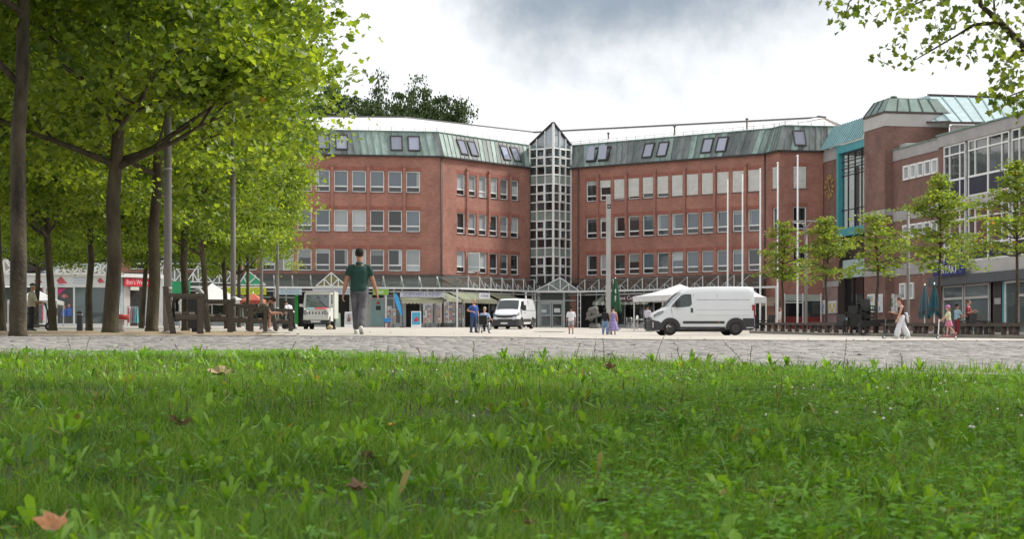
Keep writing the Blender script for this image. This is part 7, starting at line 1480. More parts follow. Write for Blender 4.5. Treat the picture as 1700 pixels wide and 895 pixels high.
for s in (-1, 1):
    mb = MB(); mb.lathe((.0, s*.54, .90), [(.01, -.03), (.10, -.03), (.115, .03)], 16, 'x', cap=False); h_ = mb.build('headlight', M_lamp, t); mb = MB(); mb.lathe((.0, s*.54, .90), [(.10, -.036), (.125, -.02), (.13, .06)], 16, 'x', cap=False); sub(mb, 'headlight_rim', M_rimL, h_)
    mb = MB(); mb.hexa([(.02, s*.44-.2, .30), (.02, s*.44+.2, .30), (.5, s*.5+.2, .30), (.5, s*.5-.2, .30), (.0, s*.5-.22, .52), (.0, s*.5+.22, .52), (.5, s*.52+.2, .74), (.5, s*.52-.2, .74)]); mb.build('wheel_guard', M_vb, t)
    mb = MB(); mb.box(.42, .56, min(s*.76, s*.95), max(s*.76, s*.95), 1.22, 1.36); mb.bar((.5, s*.7, 1.2), (.5, s*.85, 1.26), .04); mb.build('mirror', M_tw, t)
    for x in (.42, 2.6): wheel(t, x, s*.60, .29, .19, M_rimL)
mb = MB(); mb.box(-.02, .3, -.5, .5, .30, .49); mb.build('lower_bumper', M_vb, t); mb = MB(); mb.box(-.045, -.03, -.27, .27, .36, .47); p_ = mb.build('number_plate', M_plate, t); mb = MB(); mb.box(-.048, -.0455, -.26, -.21, .37, .46); sub(mb, 'plate_band', M_blet, p_)
mb = MB(); mb.hexa([(.075, -.5, 1.075), (.075, .05, 1.075), (.4, .1, 1.17), (.4, -.62, 1.17), (.08, -.5, 1.085), (.08, .05, 1.085), (.4, .1, 1.182), (.4, -.62, 1.182)]); mb.build('bonnet_decal', mat('decal_red', (.55, .10, .12), .4, var=.3, scale=5), t)
mb = MB(); mb.hexa([(.075, .08, 1.075), (.075, .5, 1.075), (.4, .62, 1.17), (.4, .14, 1.17), (.08, .08, 1.085), (.08, .5, 1.085), (.4, .62, 1.182), (.4, .14, 1.182)]); mb.build('bonnet_decal', mat('decal_blue', (.28, .38, .40), .4, var=.3, scale=5), t)
mb = MB(); mb.box(1.56, 3.3, -.76, .76, .62, 2.08); mb.build('cargo_box', M_box, t); mb = MB(); mb.box(1.545, 1.58, -.78, .78, 2.02, 2.10); mb.box(1.545, 1.58, -.78, -.72, .62, 2.019); mb.box(1.545, 1.58, .72, .78, .62, 2.019); mb.build('box_edge', M_conc2, t); mb = MB(); mb.box(.5, 3.2, -.5, .5, .3, .6); mb.build('chassis', M_dark, t)
# bags left by the truck
for px, Y, s, m, lb in ((489, 94, .30, 'bag_pale', 'pale round bag on the ground between the bending man and the small truck'), (474, 94, .34, 'bag_black', 'black bag lying on the ground left of the bending man'), (548, 95, .26, 'bag_tan', 'tan paper bag on the ground right of the small truck')):
    t = thing('bag', lb, 'bag', on(px, Y), .3, 'bags on the ground near the small truck'); mb = MB(); mb.smooth = True; mb.ball((0, 0, s*.45), (s*.6, s*.45, s*.5), 12, 8); mb.build('body', mat(m, {'bag_pale': (.5, .5, .48), 'bag_black': (.02, .02, .022), 'bag_tan': (.42, .33, .2)}[m], .8, var=.15), t); mb = MB(); mb.tube([(-s*.25, 0, s*.8), (-s*.15, 0, s*1.2), (s*.15, 0, s*1.2), (s*.25, 0, s*.8)], .02, 6); mb.build('handle', M_dark, t)
# ---- kick scooters
def scooter(label, loc, rz, sc, cd, deckm, white=True):
    t = thing('kick_scooter', label, 'scooter', loc, rz); t.scale = (sc, sc, sc)
    mb = MB(); mb.hexa([(-.06, -.30, .09), (.06, -.30, .09), (.06, .28, .09), (-.06, .28, .09), (-.06, -.30, .12), (.06, -.30, .12), (.06, .28, .12), (-.06, .28, .12)]); mb.build('deck', deckm, t)
    mb = MB(); mb.tube([(0, .30, .10), (0, .40, .2), (0, .36, .88)], .022, 8); mb.build('stem', cd, t); mb = MB(); mb.tube([(-.22, .35, .88), (.22, .35, .88)], .018, 8); mb.build('handlebar', M_vb, t)
    for x, y in ((-.07, .42), (.07, .42), (0, -.36)): w_ = MB(); w_.lathe((x, y, .075), [(.045, -.018), (.075, -.018), (.075, .018), (.045, .018)], 16, 'x', cap=False); ww_ = w_.build('wheel', M_tyre, t); w_ = MB(); w_.lathe((x, y, .075), [(.05, -.02), (.05, .02)], 14, 'x'); sub(w_, 'rim', M_white, ww_)
    mb = MB(); mb.hexa([(-.04, -.42, .12), (.04, -.42, .12), (.04, -.27, .16), (-.04, -.27, .16), (-.04, -.42, .14), (.04, -.42, .14), (.04, -.27, .18), (-.04, -.27, .18)]); mb.build('mudguard', deckm, t); return t
# ================================================================== people
QUEUE = []
def skin_mesh(mb, name, m, parent, voxel, smooth=4):
    """union of closed shapes -> one continuous surface"""
    o = mb.build(name, m, parent); md = o.modifiers.new('r', 'REMESH'); md.mode = 'VOXEL'; md.voxel_size = voxel; md.use_smooth_shade = True
    if smooth: sm = o.modifiers.new('s', 'SMOOTH'); sm.iterations = smooth; sm.factor = .5
    QUEUE.append(o); return o
SK = {'fair': mat('skin_fair', (.50, .27, .19), .55, var=.08, scale=8), 'tan': mat('skin_tan', (.36, .17, .105), .55, var=.08, scale=8), 'brown': mat('skin_brown', (.25, .115, .07), .55, var=.08, scale=8)}
HAIR = {'dark': mat('hair_dark', (.014, .009, .007), .95, var=.3, scale=30), 'brown': mat('hair_brown', (.085, .040, .022), .6, var=.3, scale=30), 'light': mat('hair_light', (.26, .17, .085), .6, var=.25, scale=30), 'grey': mat('hair_grey', (.42, .36, .27), .6, var=.2, scale=30)}
def cl(name, c, v=.14, s=7): return mat('cloth_'+name, c, .85, var=v, scale=s, bump=.25, bscale=22)
def rotx(v, a): c, s = math.cos(a), math.sin(a); return Vector((v[0], v[1]*c-v[2]*s, v[1]*s+v[2]*c))
def person(label, loc, rz, H, group=None, skin='fair', hair='dark', hairlen=0.0, bald=False, lean=0.0, head=0.0, yaw=0.0, legs=((0, 3, 2), (0, 3, 2)), arms=((0, 8, 10, 0), (0, 8, 10, 0)), seat=None, top=None, sleeve=.5, toplow=-.06, bottom=None, botlen=1.0, flare=1.0, skirt=None, shoe=None, vox=.014, fat=1.0, beard=False, bun=False, female=False, collar=False):
    """joint angles in degrees; legs (flex, abduct, knee), arms (flex, abduct, elbow, inward) as left, right; faces +y"""
    k = H/1.75; t = thing('person', label, 'person', loc, rz, group); lean, head, yaw = R(lean), R(head), R(yaw)
    # legs
    J = []
    for s, (f, a, kn) in zip((-1, 1), legs):
        f, a, kn = R(f), R(a), R(kn); hip = Vector((s*.09, 0, 0)); d = Vector((s*math.sin(a), math.sin(f), -math.cos(f))).normalized(); knee = hip+d*.43; d2 = Vector((s*math.sin(a)*.5, math.sin(f-kn), -math.cos(f-kn))).normalized(); ank = knee+d2*.40; J.append((hip, knee, ank, f-kn))
    hz = seat/k if seat else -min(j[2].z-.085+ (0 if True else 0) for j in J)
    O = Vector((0, 0, hz)); S = lambda v: (O+v)*k
    up = lambda u: Vector((0, math.sin(lean)*u+ .0, math.cos(lean)*u)); fwd = Vector((0, math.cos(lean), -math.sin(lean)))
    shw = .165 if female else .185; shw *= (1+(fat-1)*.3)
    TR = [(-.11, .085, .085), (-.06, .150, .115), (0, .165, .122), (.10, .148 if not female else .128, .105), (.22, .155 if not female else .132, .112), (.34, .172 if not female else .148, .118), (.42, .160 if not female else .136, .104), (.465, .118, .085), (.49, .08, .068), (.515, .062, .06)]
    def torso(mb, a, b, g_, fa=1.0):
        ts = [q for q in TR if a-.001 <= q[0] <= b+.001]; mb.tube([S(up(q[0])) for q in ts], [((q[1]*fa+g_)*k, (q[2]*(fa*1.25-.25)+g_)*k) for q in ts], 18, up=(1, 0, 0))
    nk = up(.50); hdir = Vector((0, math.sin(lean+head*.5), math.cos(lean+head*.5))); hc = nk+hdir*.185+Vector((0, .012, 0)); ha = lean+head
    def hv(x, y, z): v = Vector((x, y, z)); v = rotx(v, -ha); v = Vector((v.x*math.cos(yaw)-v.y*math.sin(yaw), v.x*math.sin(yaw)+v.y*math.cos(yaw), v.z)); return S(hc+v)
    A_ = []
    for s, (f, a, e, inn) in zip((-1, 1), arms):
        f, a, e, inn = R(f)+ (lean if False else 0), R(a), R(e), R(inn); sh = up(.428)+Vector((s*shw, 0, 0)); d = Vector((s*math.sin(a), math.cos(a)*math.sin(f), -math.cos(a)*math.cos(f))); el = sh+d*.295; a2 = a*.6-inn; d2 = Vector((s*math.sin(a2), math.cos(a2)*math.sin(f+e), -math.cos(a2)*math.cos(f+e))); wr = el+d2*.255; A_.append((sh, el, wr, d2, s))
    mb = MB(); torso(mb, -.11, .52, 0, fat); mb.tube([S(nk-hdir*.04), S(nk+hdir*.05), S(nk+hdir*.11)], [.062*k, .056*k, .058*k], 12)
    hm = MB(); 
    for c, r in (((0, -.012, .035), (.076, .096, .085)), ((0, .012, -.03), (.066, .080, .085)), ((0, .035, -.085), (.046, .05, .04))):
        q = MB(); q.ball((0, 0, 0), r, 14, 10); base = len(mb.v); mb.v += [tuple(hv(*(Vector(p)+Vector(c)))) for p in q.v]; mb.f += [tuple(i+base for i in f_) for f_ in q.f]; mb.mi += q.mi; mb.sm += q.sm
    mb.tube([hv(0, .085, .012), hv(0, .113, -.028)], [.010*k, .018*k], 6); mb.tube([hv(-.022, .088, -.062), hv(.022, .088, -.062)], .012*k, 6); mb.tube([hv(-.04, .082, .022), hv(.04, .082, .022)], .014*k, 6)
    for s in (-1, 1): mb.tube([hv(s*.066, -.012, -.02), hv(s*.084, -.018, .005), hv(s*.074, -.016, .026)], [.012*k, .02*k, .012*k], 6)
    for sh, el, wr, d2, s in A_:
        mb.tube([S(sh+(up(.4)-up(.445))*.3-Vector((s*.03, 0, 0))), S(sh), S(sh.lerp(el, .45)), S(el), S(el.lerp(wr, .3)), S(el.lerp(wr, .7)), S(wr)], [.05*k, .060*k, .052*k, .043*k, .045*k, .036*k, .028*k], 12)
        # palm and five fingers
        d = d2.normalized(); side = Vector((-s, 0, 0)); side = (side-d*side.dot(d)).normalized(); nrm = d.cross(side).normalized()
        th_ = nrm if nrm.y > 0 or abs(nrm.y) < .2 and nrm.z > 0 else -nrm
        if abs(d.z) < .5: th_ = Vector((-s, 0, .2)); th_ = (th_-d*th_.dot(d)).normalized(); side = d.cross(th_).normalized()*(1 if d.cross(th_).z < 0 else -1)
        mb.tube([S(wr), S(wr+d*.03), S(wr+d*.075), S(wr+d*.09)], [(.024*k, .02*k), (.036*k, .018*k), (.042*k, .017*k), (.036*k, .014*k)], 10, up=th_)
        for i, ln in enumerate((.068, .078, .072, .055)):
            off = th_*(.028-.0187*i); b0 = wr+d*.085+off; c1 = b0+d*ln*.45+side*.008; c2 = c1+d*ln*.3+side*.022; c3 = c2+d*ln*.12+side*.026; mb.tube([S(b0), S(c1), S(c2), S(c3)], [.0105*k, .0100*k, .009*k, .0075*k], 7)
        b0 = wr+d*.025+th_*.026; mb.tube([S(b0), S(b0+d*.03+th_*.026), S(b0+d*.055+th_*.03+side*.014)], [.013*k, .011*k, .009*k], 7)
    for hip, knee, ank, fa in J:
        mid = knee.lerp(ank, .3)+Vector((0, -.014, 0)); mb.tube([S(hip+Vector((0, 0, .06))), S(hip.lerp(knee, .25)), S(hip.lerp(knee, .7)), S(knee), S(mid), S(knee.lerp(ank, .75)), S(ank)], [.09*k, .086*k*fat**.5, .068*k, .055*k, .056*k, .042*k, .036*k], 14)
        fy = Vector((0, math.cos(fa), math.sin(fa))) ; fd = Vector((0, -math.sin(fa), -math.cos(fa)))*-1; dn = Vector((0, math.sin(fa), -math.cos(fa)))
        mb.tube([S(ank+dn*.045-fy*.055), S(ank+dn*.03), S(ank+dn*.05+fy*.09), S(ank+dn*.062+fy*.165)], [(.03*k, .03*k), (.036*k, .045*k), (.042*k, .028*k), (.03*k, .014*k)], 10, up=(1, 0, 0))
    body = skin_mesh(mb, 'body', SK[skin], t, vox*.85, 3)
    for s in (-1, 1): mb = MB(); mb.ball(hv(s*.031, .082, .004), .0105*k, 8, 6); mb.build('eye', M_dark, t)
    # hair
    if not bald:
        mb = MB(); q = MB(); q.ball((0, 0, 0), (.090, .110, .102), 16, 11); base = 0
        vs = []; 
        for p in q.v:
            v = Vector(p)+Vector((0, -.020, .045))
            if v.y > .045 and v.z < .075: v.y = .045-.02*(v.y-.045); 
            if v.z < -.02: v = Vector((v.x*.93, v.y*.95 if v.y < 0 else v.y*.2, v.z))
            vs.append(tuple(hv(*v)))
        mb.v += vs; mb.f += q.f; mb.mi += q.mi; mb.sm += q.sm
        if hairlen > 0: mb.tube([hv(0, -.06, .05), hv(0, -.10, -.03), S(hc+Vector((0, -.10-.02, -.12))), S(hc+Vector((0, -.115, -.12-hairlen*.5))), S(hc+Vector((0, -.105, -.12-hairlen)))], [(.07*k, .05*k), (.082*k, .05*k), (.075*k, .035*k), (.06*k, .03*k), (.03*k, .015*k)], 12, up=(1, 0, 0))
        if bun: mb.ball(hv(0, -.085, .105), .045*k, 10, 8)
        skin_mesh(mb, 'hair', HAIR[hair], t, .012*k, 2)
        if beard: mb = MB(); q = MB(); q.ball((0, 0, 0), (.060, .05, .055), 12, 8); mb.v += [tuple(hv(*(Vector(p)+Vector((0, .045, -.085))))) for p in q.v]; mb.f += q.f; mb.mi += q.mi; mb.sm += q.sm; mb.build('beard', HAIR[hair], t)
    # clothes
    if top:
        mb = MB(); torso(mb, toplow, .485 if sleeve else .44, .020, fat)
        if sleeve:
            for sh, el, wr, d2, s in A_:
                pts = [S(up(.455)+Vector((s*shw*.45, 0, 0))), S(sh+Vector((-s*.004, 0, .0)))]; rr = [.050*k, .068*k]
                if sleeve <= 1: e_ = sh.lerp(el, sleeve*1.15 if sleeve < .87 else 1.0); pts += [S(sh.lerp(e_, .5)), S(e_)]; rr += [.070*k, .066*k]
                else: pts += [S(el), S(el.lerp(wr, .92))]; rr += [.056*k, .042*k]
                mb.tube(pts, rr, 14)
        skin_mesh(mb, 'top', top, t, vox, 3)
        if collar: mb = MB(); mb.smooth = True; mb.tube([S(nk-hdir*.055), S(nk+hdir*.035)], [(.100*k, .090*k), (.068*k, .07*k)], 16, cap=False, up=(1, 0, 0)); mb.build('collar', top, t)
    if bottom:
        mb = MB(); ts = [(-.11, .10, .10), (-.06, .150, .115), (0, .167, .124), (.075, .152, .110)]; mb.tube([S(up(q[0]) if q[0] > 0 else Vector((0, up(q[0]).y*.4, q[0]))) for q in ts], [((q[1]*fat+.012)*k, (q[2]*fat+.012)*k) for q in ts], 18, up=(1, 0, 0))
        for hip, knee, ank, fa in J:
            if botlen < .5: e_ = hip.lerp(knee, botlen*2); pts = [hip+Vector((0, 0, .04)), hip.lerp(e_, .4), e_]; rr = [.098, .100, .094*flare]
            else: pts = [hip+Vector((0, 0, .04)), hip.lerp(knee, .3), hip.lerp(knee, .75), knee, knee.lerp(ank, .5), knee.lerp(ank, .96)]; rr = [.100, .100, .086*(1+.4*(flare-1)), .080*(1+.6*(flare-1)), .080*flare, .064*flare]
            mb.tube([S(p) for p in pts], [q*k for q in rr], 14)
        skin_mesh(mb, 'trousers' if botlen >= .5 else 'shorts', bottom, t, vox, 3)
    if skirt:
        m, z1, rh = skirt; mb = MB(); mb.smooth = True; n = 32; rings = []; mid = (J[0][1]+J[1][1])/2
        for i in range(8):
            f_ = i/7; z = .06-(.06+z1)*f_; r = .150+(rh-.150)*f_**.8; ry = r*.8; cy = mid.y*f_*.5
            rings.append([mb._p(S(Vector(((r+.02*f_*math.sin(5*6.283*j/n+1))*math.cos(6.283*j/n), cy+(ry+.025*f_*math.sin(7*6.283*j/n))*math.sin(6.283*j/n), z)))) for j in range(n)])
        for a, b in zip(rings, rings[1:]):
            for j in range(n): mb.face((a[j], b[j], b[(j+1) % n], a[(j+1) % n]))
        mb.face(rings[-1][::-1]); mb.build('skirt', m, t)
    if shoe:
        for hip, knee, ank, fa in J:
            fy = Vector((0, math.cos(fa), math.sin(fa))); dn = Vector((0, math.sin(fa), -math.cos(fa))); mb = MB(); mb.smooth = True
            mb.tube([S(ank+dn*.05-fy*.082), S(ank+dn*.038-fy*.055), S(ank+dn*.02), S(ank+dn*.045+fy*.09), S(ank+dn*.060+fy*.165), S(ank+dn*.066+fy*.195)], [(.026*k, .026*k), (.040*k, .046*k), (.045*k, .062*k), (.050*k, .038*k), (.042*k, .024*k), (.018*k, .012*k)], 12, up=(1, 0, 0)); o_ = mb.build('shoe', shoe, t)
            mb = MB(); a0, a1 = ank+dn*.074-fy*.085, ank+dn*.080+fy*.2; mb.hexa([S(a0+Vector((-.036, 0, -.008))), S(a0+Vector((.036, 0, -.008))), S(a1+Vector((.036, 0, -.004))), S(a1+Vector((-.036, 0, -.004))), S(a0+Vector((-.036, 0, .014))), S(a0+Vector((.036, 0, .014))), S(a1+Vector((.036, 0, .014))), S(a1+Vector((-.036, 0, .014)))]); sub(mb, 'sole', MATS.get('sole_pale') or mat('sole_pale', (.5, .5, .47), .7), o_)
    t['hands'] = [0]; del t['hands']; return t, [S(a[2]+a[3]*.08) for a in A_], S(hc)
def wpos(t, v): c, s = math.cos(t.rotation_euler.z), math.sin(t.rotation_euler.z); return Vector((t.location.x+v.x*c-v.y*s, t.location.y+v.x*s+v.y*c, t.location.z+v.z))
M_shoeW = mat('shoe_white', (.55, .54, .50), .6, var=.1, scale=12); M_shoeD = mat('shoe_dark', (.04, .035, .035), .6)
G1 = 'people crossing the square'
# the walking man, seen from behind
person('man in a dark green polo shirt and grey jeans walking away across the paving', on(596.5, 37.2), -.03, 1.79, G1, 'tan', 'dark', lean=2, head=6, legs=((8, -1.5, 3), (-9, -2, 17)), arms=((-7, 15, 16, -4), (8, 17, 12, -4)), top=cl('bottle_green', (.008, .042, .032), .25), sleeve=.52, toplow=-.06, bottom=mat('cloth_grey_jeans', (.052, .052, .058), .9, var=.0, scale=3.2, col2=(.15, .145, .155), bump=.5, bscale=14), flare=.93, shoe=M_shoeW, vox=.0095, fat=1.03, collar=True)
# man on the bench
pm = on(426, 60.2); tm, hands, _ = person('bearded man in an olive T-shirt and dark shorts hunched on a bench over his phone', pm, R(-82), 1.80, None, 'tan', 'dark', lean=42, head=24, legs=((82, 8, 84), (86, 8, 92)), arms=((30, 6, 62, 22), (34, 4, 60, 22)), seat=.53, top=cl('olive', (.105, .105, .068), .2), sleeve=.6, toplow=-.06, bottom=cl('black_shorts', (.015, .015, .017)), botlen=.44, shoe=M_shoeW, vox=.012, beard=True, fat=1.05)
def phone(t, hnd, label, tilt=.6):
    o = thing('phone', label, 'phone', wpos(t, hnd)); o.rotation_euler = (tilt, 0, t.rotation_euler.z); mb = MB(); mb.box(-.037, .037, -.005, .005, -.075, .075); mb.build('case', M_dark, o); mb = MB(); mb.box(-.033, .033, -.0075, -.0055, -.068, .068); mb.build('screen', M_vglass, o)
phone(tm, (hands[0]+hands[1])/2, 'dark phone held by the bearded man on the bench')
person('person in a white shirt and black trousers bending over beside the small truck', on(484, 93.5), R(48), 1.68, G1, 'tan', 'dark', lean=38, head=30, legs=((22, 6, 22), (2, 6, 14)), arms=((-38, 26, 70, 0), (38, 6, 10, 0)), top=cl('white_shirt', (.66, .66, .70), .05), sleeve=.6, bottom=cl('black_trousers', (.016, .016, .018)), shoe=M_shoeD)
person('bald man in a blue polo shirt and jeans standing with one hand on his hip', on(786.5, 96.5), R(-140), 1.83, None, 'fair', 'grey', bald=True, head=14, legs=((3, 3, 3), (-2, 4, 4)), arms=((6, 8, 12, 0), (-12, 42, 88, 62)), top=cl('royal_blue', (.035, .085, .30), .2), sleeve=.6, toplow=-.06, bottom=cl('blue_jeans', (.045, .075, .16), .25), shoe=M_shoeD, fat=1.16)
# wheelchair and its user
pw = on(804, 95.0); wc_ = thing('wheelchair', 'black wheelchair with spoked silver wheels, seen from behind, beside the man in blue', 'wheelchair', pw, R(-14))
mb = MB(); mb.box(-.22, .22, -.22, .22, .46, .50); mb.build('seat', M_vb, wc_); mb = MB(); mb.hexa([(-.22, -.25, .5), (.22, -.25, .5), (.22, -.22, .5), (-.22, -.22, .5), (-.22, -.31, .93), (.22, -.31, .93), (.22, -.28, .93), (-.22, -.28, .93)]); mb.build('backrest', cl('black_canvas', (.014, .014, .015)), wc_)
mb = MB(); mb.box(-.20, .20, -.34, -.27, .52, .85); mb.build('bag', cl('black_canvas', (.014, .014, .015)), wc_)
for s in (-1, 1):
    mb = MB(); mb.smooth = True; mb.lathe((s*.30, -.12, .31), [(.285, -.02), (.31, -.015), (.31, .015), (.285, .02)], 28, 'x', cap=False); wh = mb.build('wheel', M_tyre, wc_); mb = MB(); [mb.bar((s*.30, -.12, .31), (s*.30, -.12+.29*math.cos(a), .31+.29*math.sin(a)), .012) for a in np.linspace(0, 6.283, 13)[:-1]]; mb.lathe((s*.30, -.12, .31), [(.27, -.014), (.286, 0), (.27, .014)], 28, 'x', cap=False); mb.lathe((s*.34, -.12, .31), [(.25, -.01), (.262, 0), (.25, .01)], 28, 'x', cap=False); mb.lathe((s*.3, -.12, .31), [(.04, -.05), (.04, .05)], 10, 'x'); sub(mb, 'spokes', mat('chrome', (.55, .56, .57), .3, .8, var=.05), wh)
    mb = MB(); mb.lathe((s*.22, .32, .08), [(.05, -.02), (.08, -.018), (.08, .018), (.05, .02)], 14, 'x', cap=True); mb.build('caster', M_tyre, wc_); mb = MB(); mb.tube([(s*.23, -.32, .96), (s*.23, -.30, .9), (s*.23, -.24, .45), (s*.23, -.12, .31), (s*.23, .30, .42), (s*.22, .32, .09)], .014, 7); mb.tube([(s*.23, -.38, .97), (s*.23, -.30, .95)], .018, 7); mb.bar((s*.26, -.2, .70), (s*.26, .15, .70), .05, .03); mb.bar((s*.25, .12, .70), (s*.25, .12, .45), .02); mb.tube([(s*.2, .3, .42), (s*.18, .45, .12), (s*.08, .5, .11)], .014, 6); mb.build('frame', MATS['chrome'], wc_)
person('grey-haired person in a pale blue shirt sitting in the wheelchair with back turned', pw+Vector((0, 0, 0)), R(-14), 1.68, None, 'fair', 'grey', lean=4, head=10, yaw=20, legs=((84, 3, 78), (84, 3, 78)), arms=((16, 24, 62, 8), (16, 24, 62, 8)), seat=.60, top=cl('pale_blue', (.36, .46, .64), .1), sleeve=.7, bottom=cl('navy_trousers', (.03, .035, .06)), shoe=M_shoeD)
person('youth in a white T-shirt and grey shorts walking away towards the glass tower', on(948, 100), .0, 1.56, G1, 'tan', 'dark', head=4, legs=((14, 1, 6), (-10, 1, 20)), arms=((-8, 10, 14, 0), (10, 12, 14, 0)), top=cl('white_tee', (.70, .70, .74), .04), sleeve=.85, toplow=-.11, fat=1.08, bottom=cl('grey_shorts', (.30, .31, .36), .1), botlen=.45, flare=1.05, shoe=M_shoeD)
person('woman with long dark hair in a black top and light blue jeans beside the column', on(1004.5, 98), .1, 1.50, G1, 'tan', 'dark', hairlen=.26, legs=((6, 2, 4), (-6, 2, 12)), arms=((4, 8, 14, 0), (-4, 10, 14, 0)), top=cl('black_top', (.014, .013, .015)), sleeve=1.5, bottom=cl('light_jeans', (.16, .26, .42), .2), flare=1.1, shoe=M_shoeD, female=True)
dress = mat('cloth_violet_print', (.15, .11, .34), .85, var=0, scale=11, col2=(.42, .36, .58), bump=.2)
person('woman with pinned-up hair in a long violet patterned dress beside the grey column', on(1018, 98), -.1, 1.56, G1, 'fair', 'dark', bun=True, legs=((7, 2, 4), (-5, 2, 10)), arms=((3, 12, 12, 0), (0, 12, 20, 0)), top=dress, sleeve=0, toplow=-.06, skirt=(dress, .66, .33), shoe=M_shoeD, female=True, fat=1.12)
person('waiter in a white shirt and black waistcoat among the restaurant chairs', on(1074, 127), R(-30), 1.74, None, 'tan', 'dark', lean=8, head=12, arms=((20, 12, 50, 10), (-5, 30, 50, 20)), top=cl('waiter_white', (.55, .50, .58), .06), sleeve=.8, bottom=cl('waiter_black', (.014, .014, .016)), shoe=M_shoeD)
person('person in loose white clothes half hidden behind the slimmest street tree', on(1296.5, 118), R(120), 1.66, None, 'fair', 'brown', legs=((12, 2, 6), (-10, 2, 14)), top=cl('loose_white', (.58, .50, .50), .08), sleeve=1.5, toplow=-.11, bottom=cl('pinkish', (.42, .28, .26)), botlen=.47, shoe=M_shoeD, female=True)
person('boy in a pale blue T-shirt standing behind the long bench', on(1408, 107), R(180), 1.30, None, 'tan', 'dark', arms=((12, 14, 60, 18), (12, 14, 60, 18)), top=cl('sky_blue', (.22, .42, .50), .1), sleeve=.8, toplow=-.11, bottom=cl('navy_short', (.03, .035, .07)), botlen=.45, shoe=M_shoeD)
# the woman in white trousers with a scooter
pw2 = on(1497, 72); tw_, hw_, _ = person('woman in a black sleeveless top and wide white trousers looking down at her phone', pw2, R(88), 1.72, None, 'fair', 'brown', hairlen=.15, lean=4, head=26, legs=((19, 1, 6), (-15, 1, 9)), arms=((16, 8, 8, 2), (20, 4, 82, 6)), top=cl('dark_maroon', (.022, .012, .014)), sleeve=0, toplow=.1, bottom=cl('white_trousers', (.62, .63, .66), .07), flare=1.62, shoe=M_shoeW, vox=.012, female=True)
phone(tw_, hw_[1]+Vector((0, .02, .02)), 'phone in the hand of the woman in white trousers', .4)
sj = thing('white_jacket', 'white jacket hanging at the waist of the woman in wide trousers', 'jacket', wpos(tw_, Vector((.02, -.17, .92))), R(88)); mb = MB(); mb.smooth = True; mb.tube([(0, 0, .12), (.02, -.04, 0), (.0, -.07, -.16), (.03, -.10, -.26)], [(.10, .05), (.11, .05), (.10, .04), (.03, .015)], 10, up=(1, 0, 0)); mb.build('cloth', cl('white_trousers', (.62, .63, .66)), sj)
scooter('dark kick scooter pushed by the woman in white trousers', on(1484, 72.3, .0), R(88), .92, M_vb, M_vb)
# the girl with the helmet
pg = on(1575, 73); tg, hg, hcg = person('girl in a pink helmet, pale yellow top and pink skirt standing on a scooter', pg+Vector((0, 0, .10)), R(84), 1.26, None, 'fair', 'light', hairlen=.22, lean=4, head=4, legs=((10, 1, 4), (-14, 1, 26)), arms=((30, 6, 22, 6), (32, 6, 22, 6)), top=cl('pale_yellow', (.50, .52, .34), .12), sleeve=.8, toplow=-.02, skirt=(cl('pink', (.50, .17, .26), .12), .34, .26), shoe=mat('shoe_pink', (.45, .10, .13), .6), vox=.011, female=True)
mb = MB(); q = MB(); q.ball((0, 0, 0), (.105, .135, .115), 18, 12); k = 1.26/1.75; mb.v = [tuple(hcg+Vector((p[0]*k*1.1, (p[1]-.01)*k*1.1, max(p[2], -.02+.0*p[1])*k*1.1+.055*k))) for p in q.v]; mb.f = q.f; mb.mi = [0]*len(q.f); mb.sm = [True]*len(q.f); hl = mb.build('helmet', mat('helmet_pink', (.55, .10, .24), .35, var=.35, scale=14, col2=(.20, .14, .42)), tg)
scooter('white and pink kick scooter under the girl in the helmet', on(1573, 73), R(84), .92, M_white, mat('deck_pink', (.45, .05, .12), .5))
person('child in a pale blue shirt partly hidden behind the girl with the helmet', on(1589, 80, .1), R(-70), 1.42, None, 'tan', 'dark', arms=((25, 10, 50, 10), (25, 10, 60, 10)), top=cl('ice_blue', (.26, .42, .48), .1), sleeve=.6, bottom=cl('red_leggings', (.16, .02, .03)), shoe=M_shoeD)
person('man in a dark red T-shirt standing behind the long bench with raised hands', on(1607.5, 85, .1), R(-125), 1.66, None, 'fair', 'brown', head=6, arms=((18, 10, 92, 26), (18, 10, 100, 26)), top=cl('dark_red', (.20, .016, .024), .2), sleeve=.7, bottom=cl('dark_jeans', (.02, .022, .03)), shoe=M_shoeD)
# man in the cap and the mobility scooter at far left
pc = on(52, 62); tcp, _, hcc = person('man in a dark cap and pale shirt standing half hidden behind the thickest plane trunk', pc, R(-62), 1.66, None, 'tan', 'grey', lean=3, head=6, arms=((16, 6, 62, 12), (18, 8, 66, 12)), top=cl('cream_print', (.42, .40, .30), .3, 4), sleeve=.9, bottom=cl('cap_black', (.016, .016, .018)), shoe=M_shoeD, fat=1.08)
mb = MB(); k = 1.66/1.75; mb.smooth = True; mb.ball(hcc+Vector((0, -.015, .07))*k, (.094*k, .112*k, .07*k), 14, 8); mb.smooth = False; mb.prism([hcc+Vector((a*.085, .06+.10*math.sqrt(max(0, 1-a*a)), .055))*k for a in np.linspace(-1, 1, 9)], (0, 0, .012)); mb.build('cap', M_dark, tcp)
ps = on(61, 63.5); t = thing('mobility_scooter', 'grey mobility scooter loaded with bags beside the man in the cap', 'mobility scooter', ps, R(-80)); M_sg = mat('scooter_grey', (.16, .155, .15), .5, var=.2)
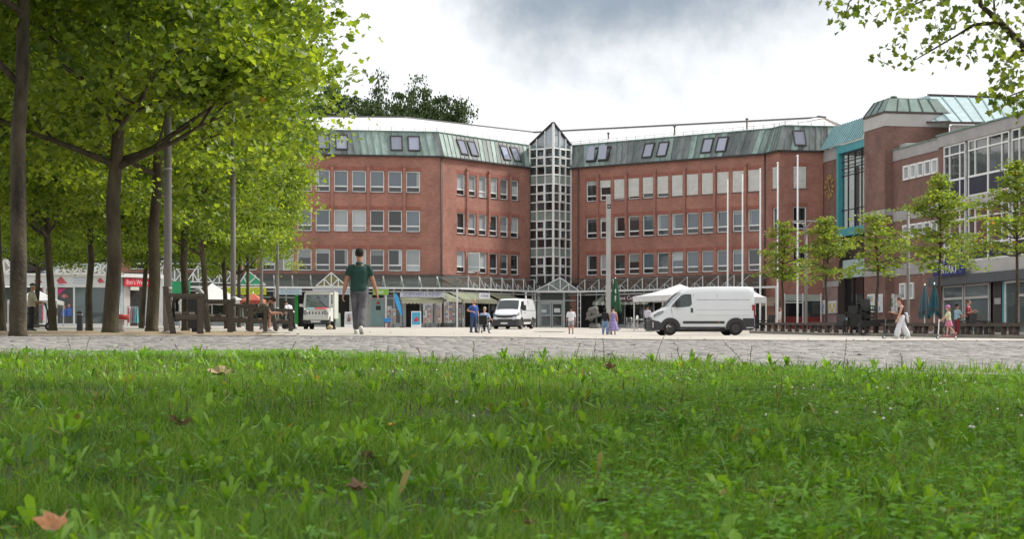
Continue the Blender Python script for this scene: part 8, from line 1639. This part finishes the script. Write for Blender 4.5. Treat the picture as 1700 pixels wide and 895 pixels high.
mb = MB(); mb.hexa([(-.26, -.55, .16), (.26, -.55, .16), (.26, .45, .14), (-.26, .45, .14), (-.26, -.55, .26), (.26, -.55, .26), (.24, .45, .2), (-.24, .45, .2)]); mb.hexa([(-.22, -.58, .26), (.22, -.58, .26), (.22, -.12, .26), (-.22, -.12, .26), (-.18, -.5, .5), (.18, -.5, .5), (.18, -.18, .5), (-.18, -.18, .5)]); mb.build('chassis', M_sg, t)
mb = MB(); mb.box(-.24, .24, -.5, -.05, .55, .64); mb.build('seat', M_vb, t); mb = MB(); mb.hexa([(-.23, -.55, .642), (.23, -.55, .642), (.23, -.47, .642), (-.23, -.47, .642), (-.22, -.66, 1.1), (.22, -.66, 1.1), (.22, -.58, 1.1), (-.22, -.58, 1.1)]); mb.build('backrest', M_vb, t)
mb = MB(); mb.tube([(0, .42, .2), (0, .36, .7), (0, .28, .98)], .03, 8); mb.tube([(-.25, .24, .98), (.25, .24, .98)], .018, 7); mb.build('tiller', M_vb, t); mb = MB(); mb.hexa([(-.18, .42, .52), (.18, .42, .52), (.18, .68, .52), (-.18, .68, .52), (-.21, .42, .80), (.21, .42, .80), (.21, .74, .80), (-.21, .74, .80)]); mb.build('basket', M_sg, t); mb = MB(); mb.smooth = True; mb.ball((0, .56, .82), (.17, .14, .12), 12, 8); mb.build('shopping', mat('bag_pale', (.5, .5, .48), .8), t)
for x, y in ((-.26, -.38), (.26, -.38), (-.24, .45), (.24, .45)): wheel(t, x, y, .15, .09, M_rimL) if False else None
for x, y in ((-.29, -.38), (.29, -.38), (-.27, .45), (.27, .45)):
    mb = MB(); mb.lathe((x, y, .15), [(.09, -.045), (.15, -.04), (.15, .04), (.09, .045)], 18, 'x', cap=True); w_ = mb.build('wheel', M_tyre, t); mb = MB(); mb.lathe((x, y, .15), [(.085, -.05), (.085, .05)], 14, 'x'); sub(mb, 'rim', M_rimL, w_)

# bake the remeshed bodies and clothes
bpy.context.view_layer.update(); dg = bpy.context.evaluated_depsgraph_get()
for o in QUEUE:
    me = bpy.data.meshes.new_from_object(o.evaluated_get(dg)); me.name = o.name; o.modifiers.clear(); old = o.data; o.data = me; bpy.data.meshes.remove(old)
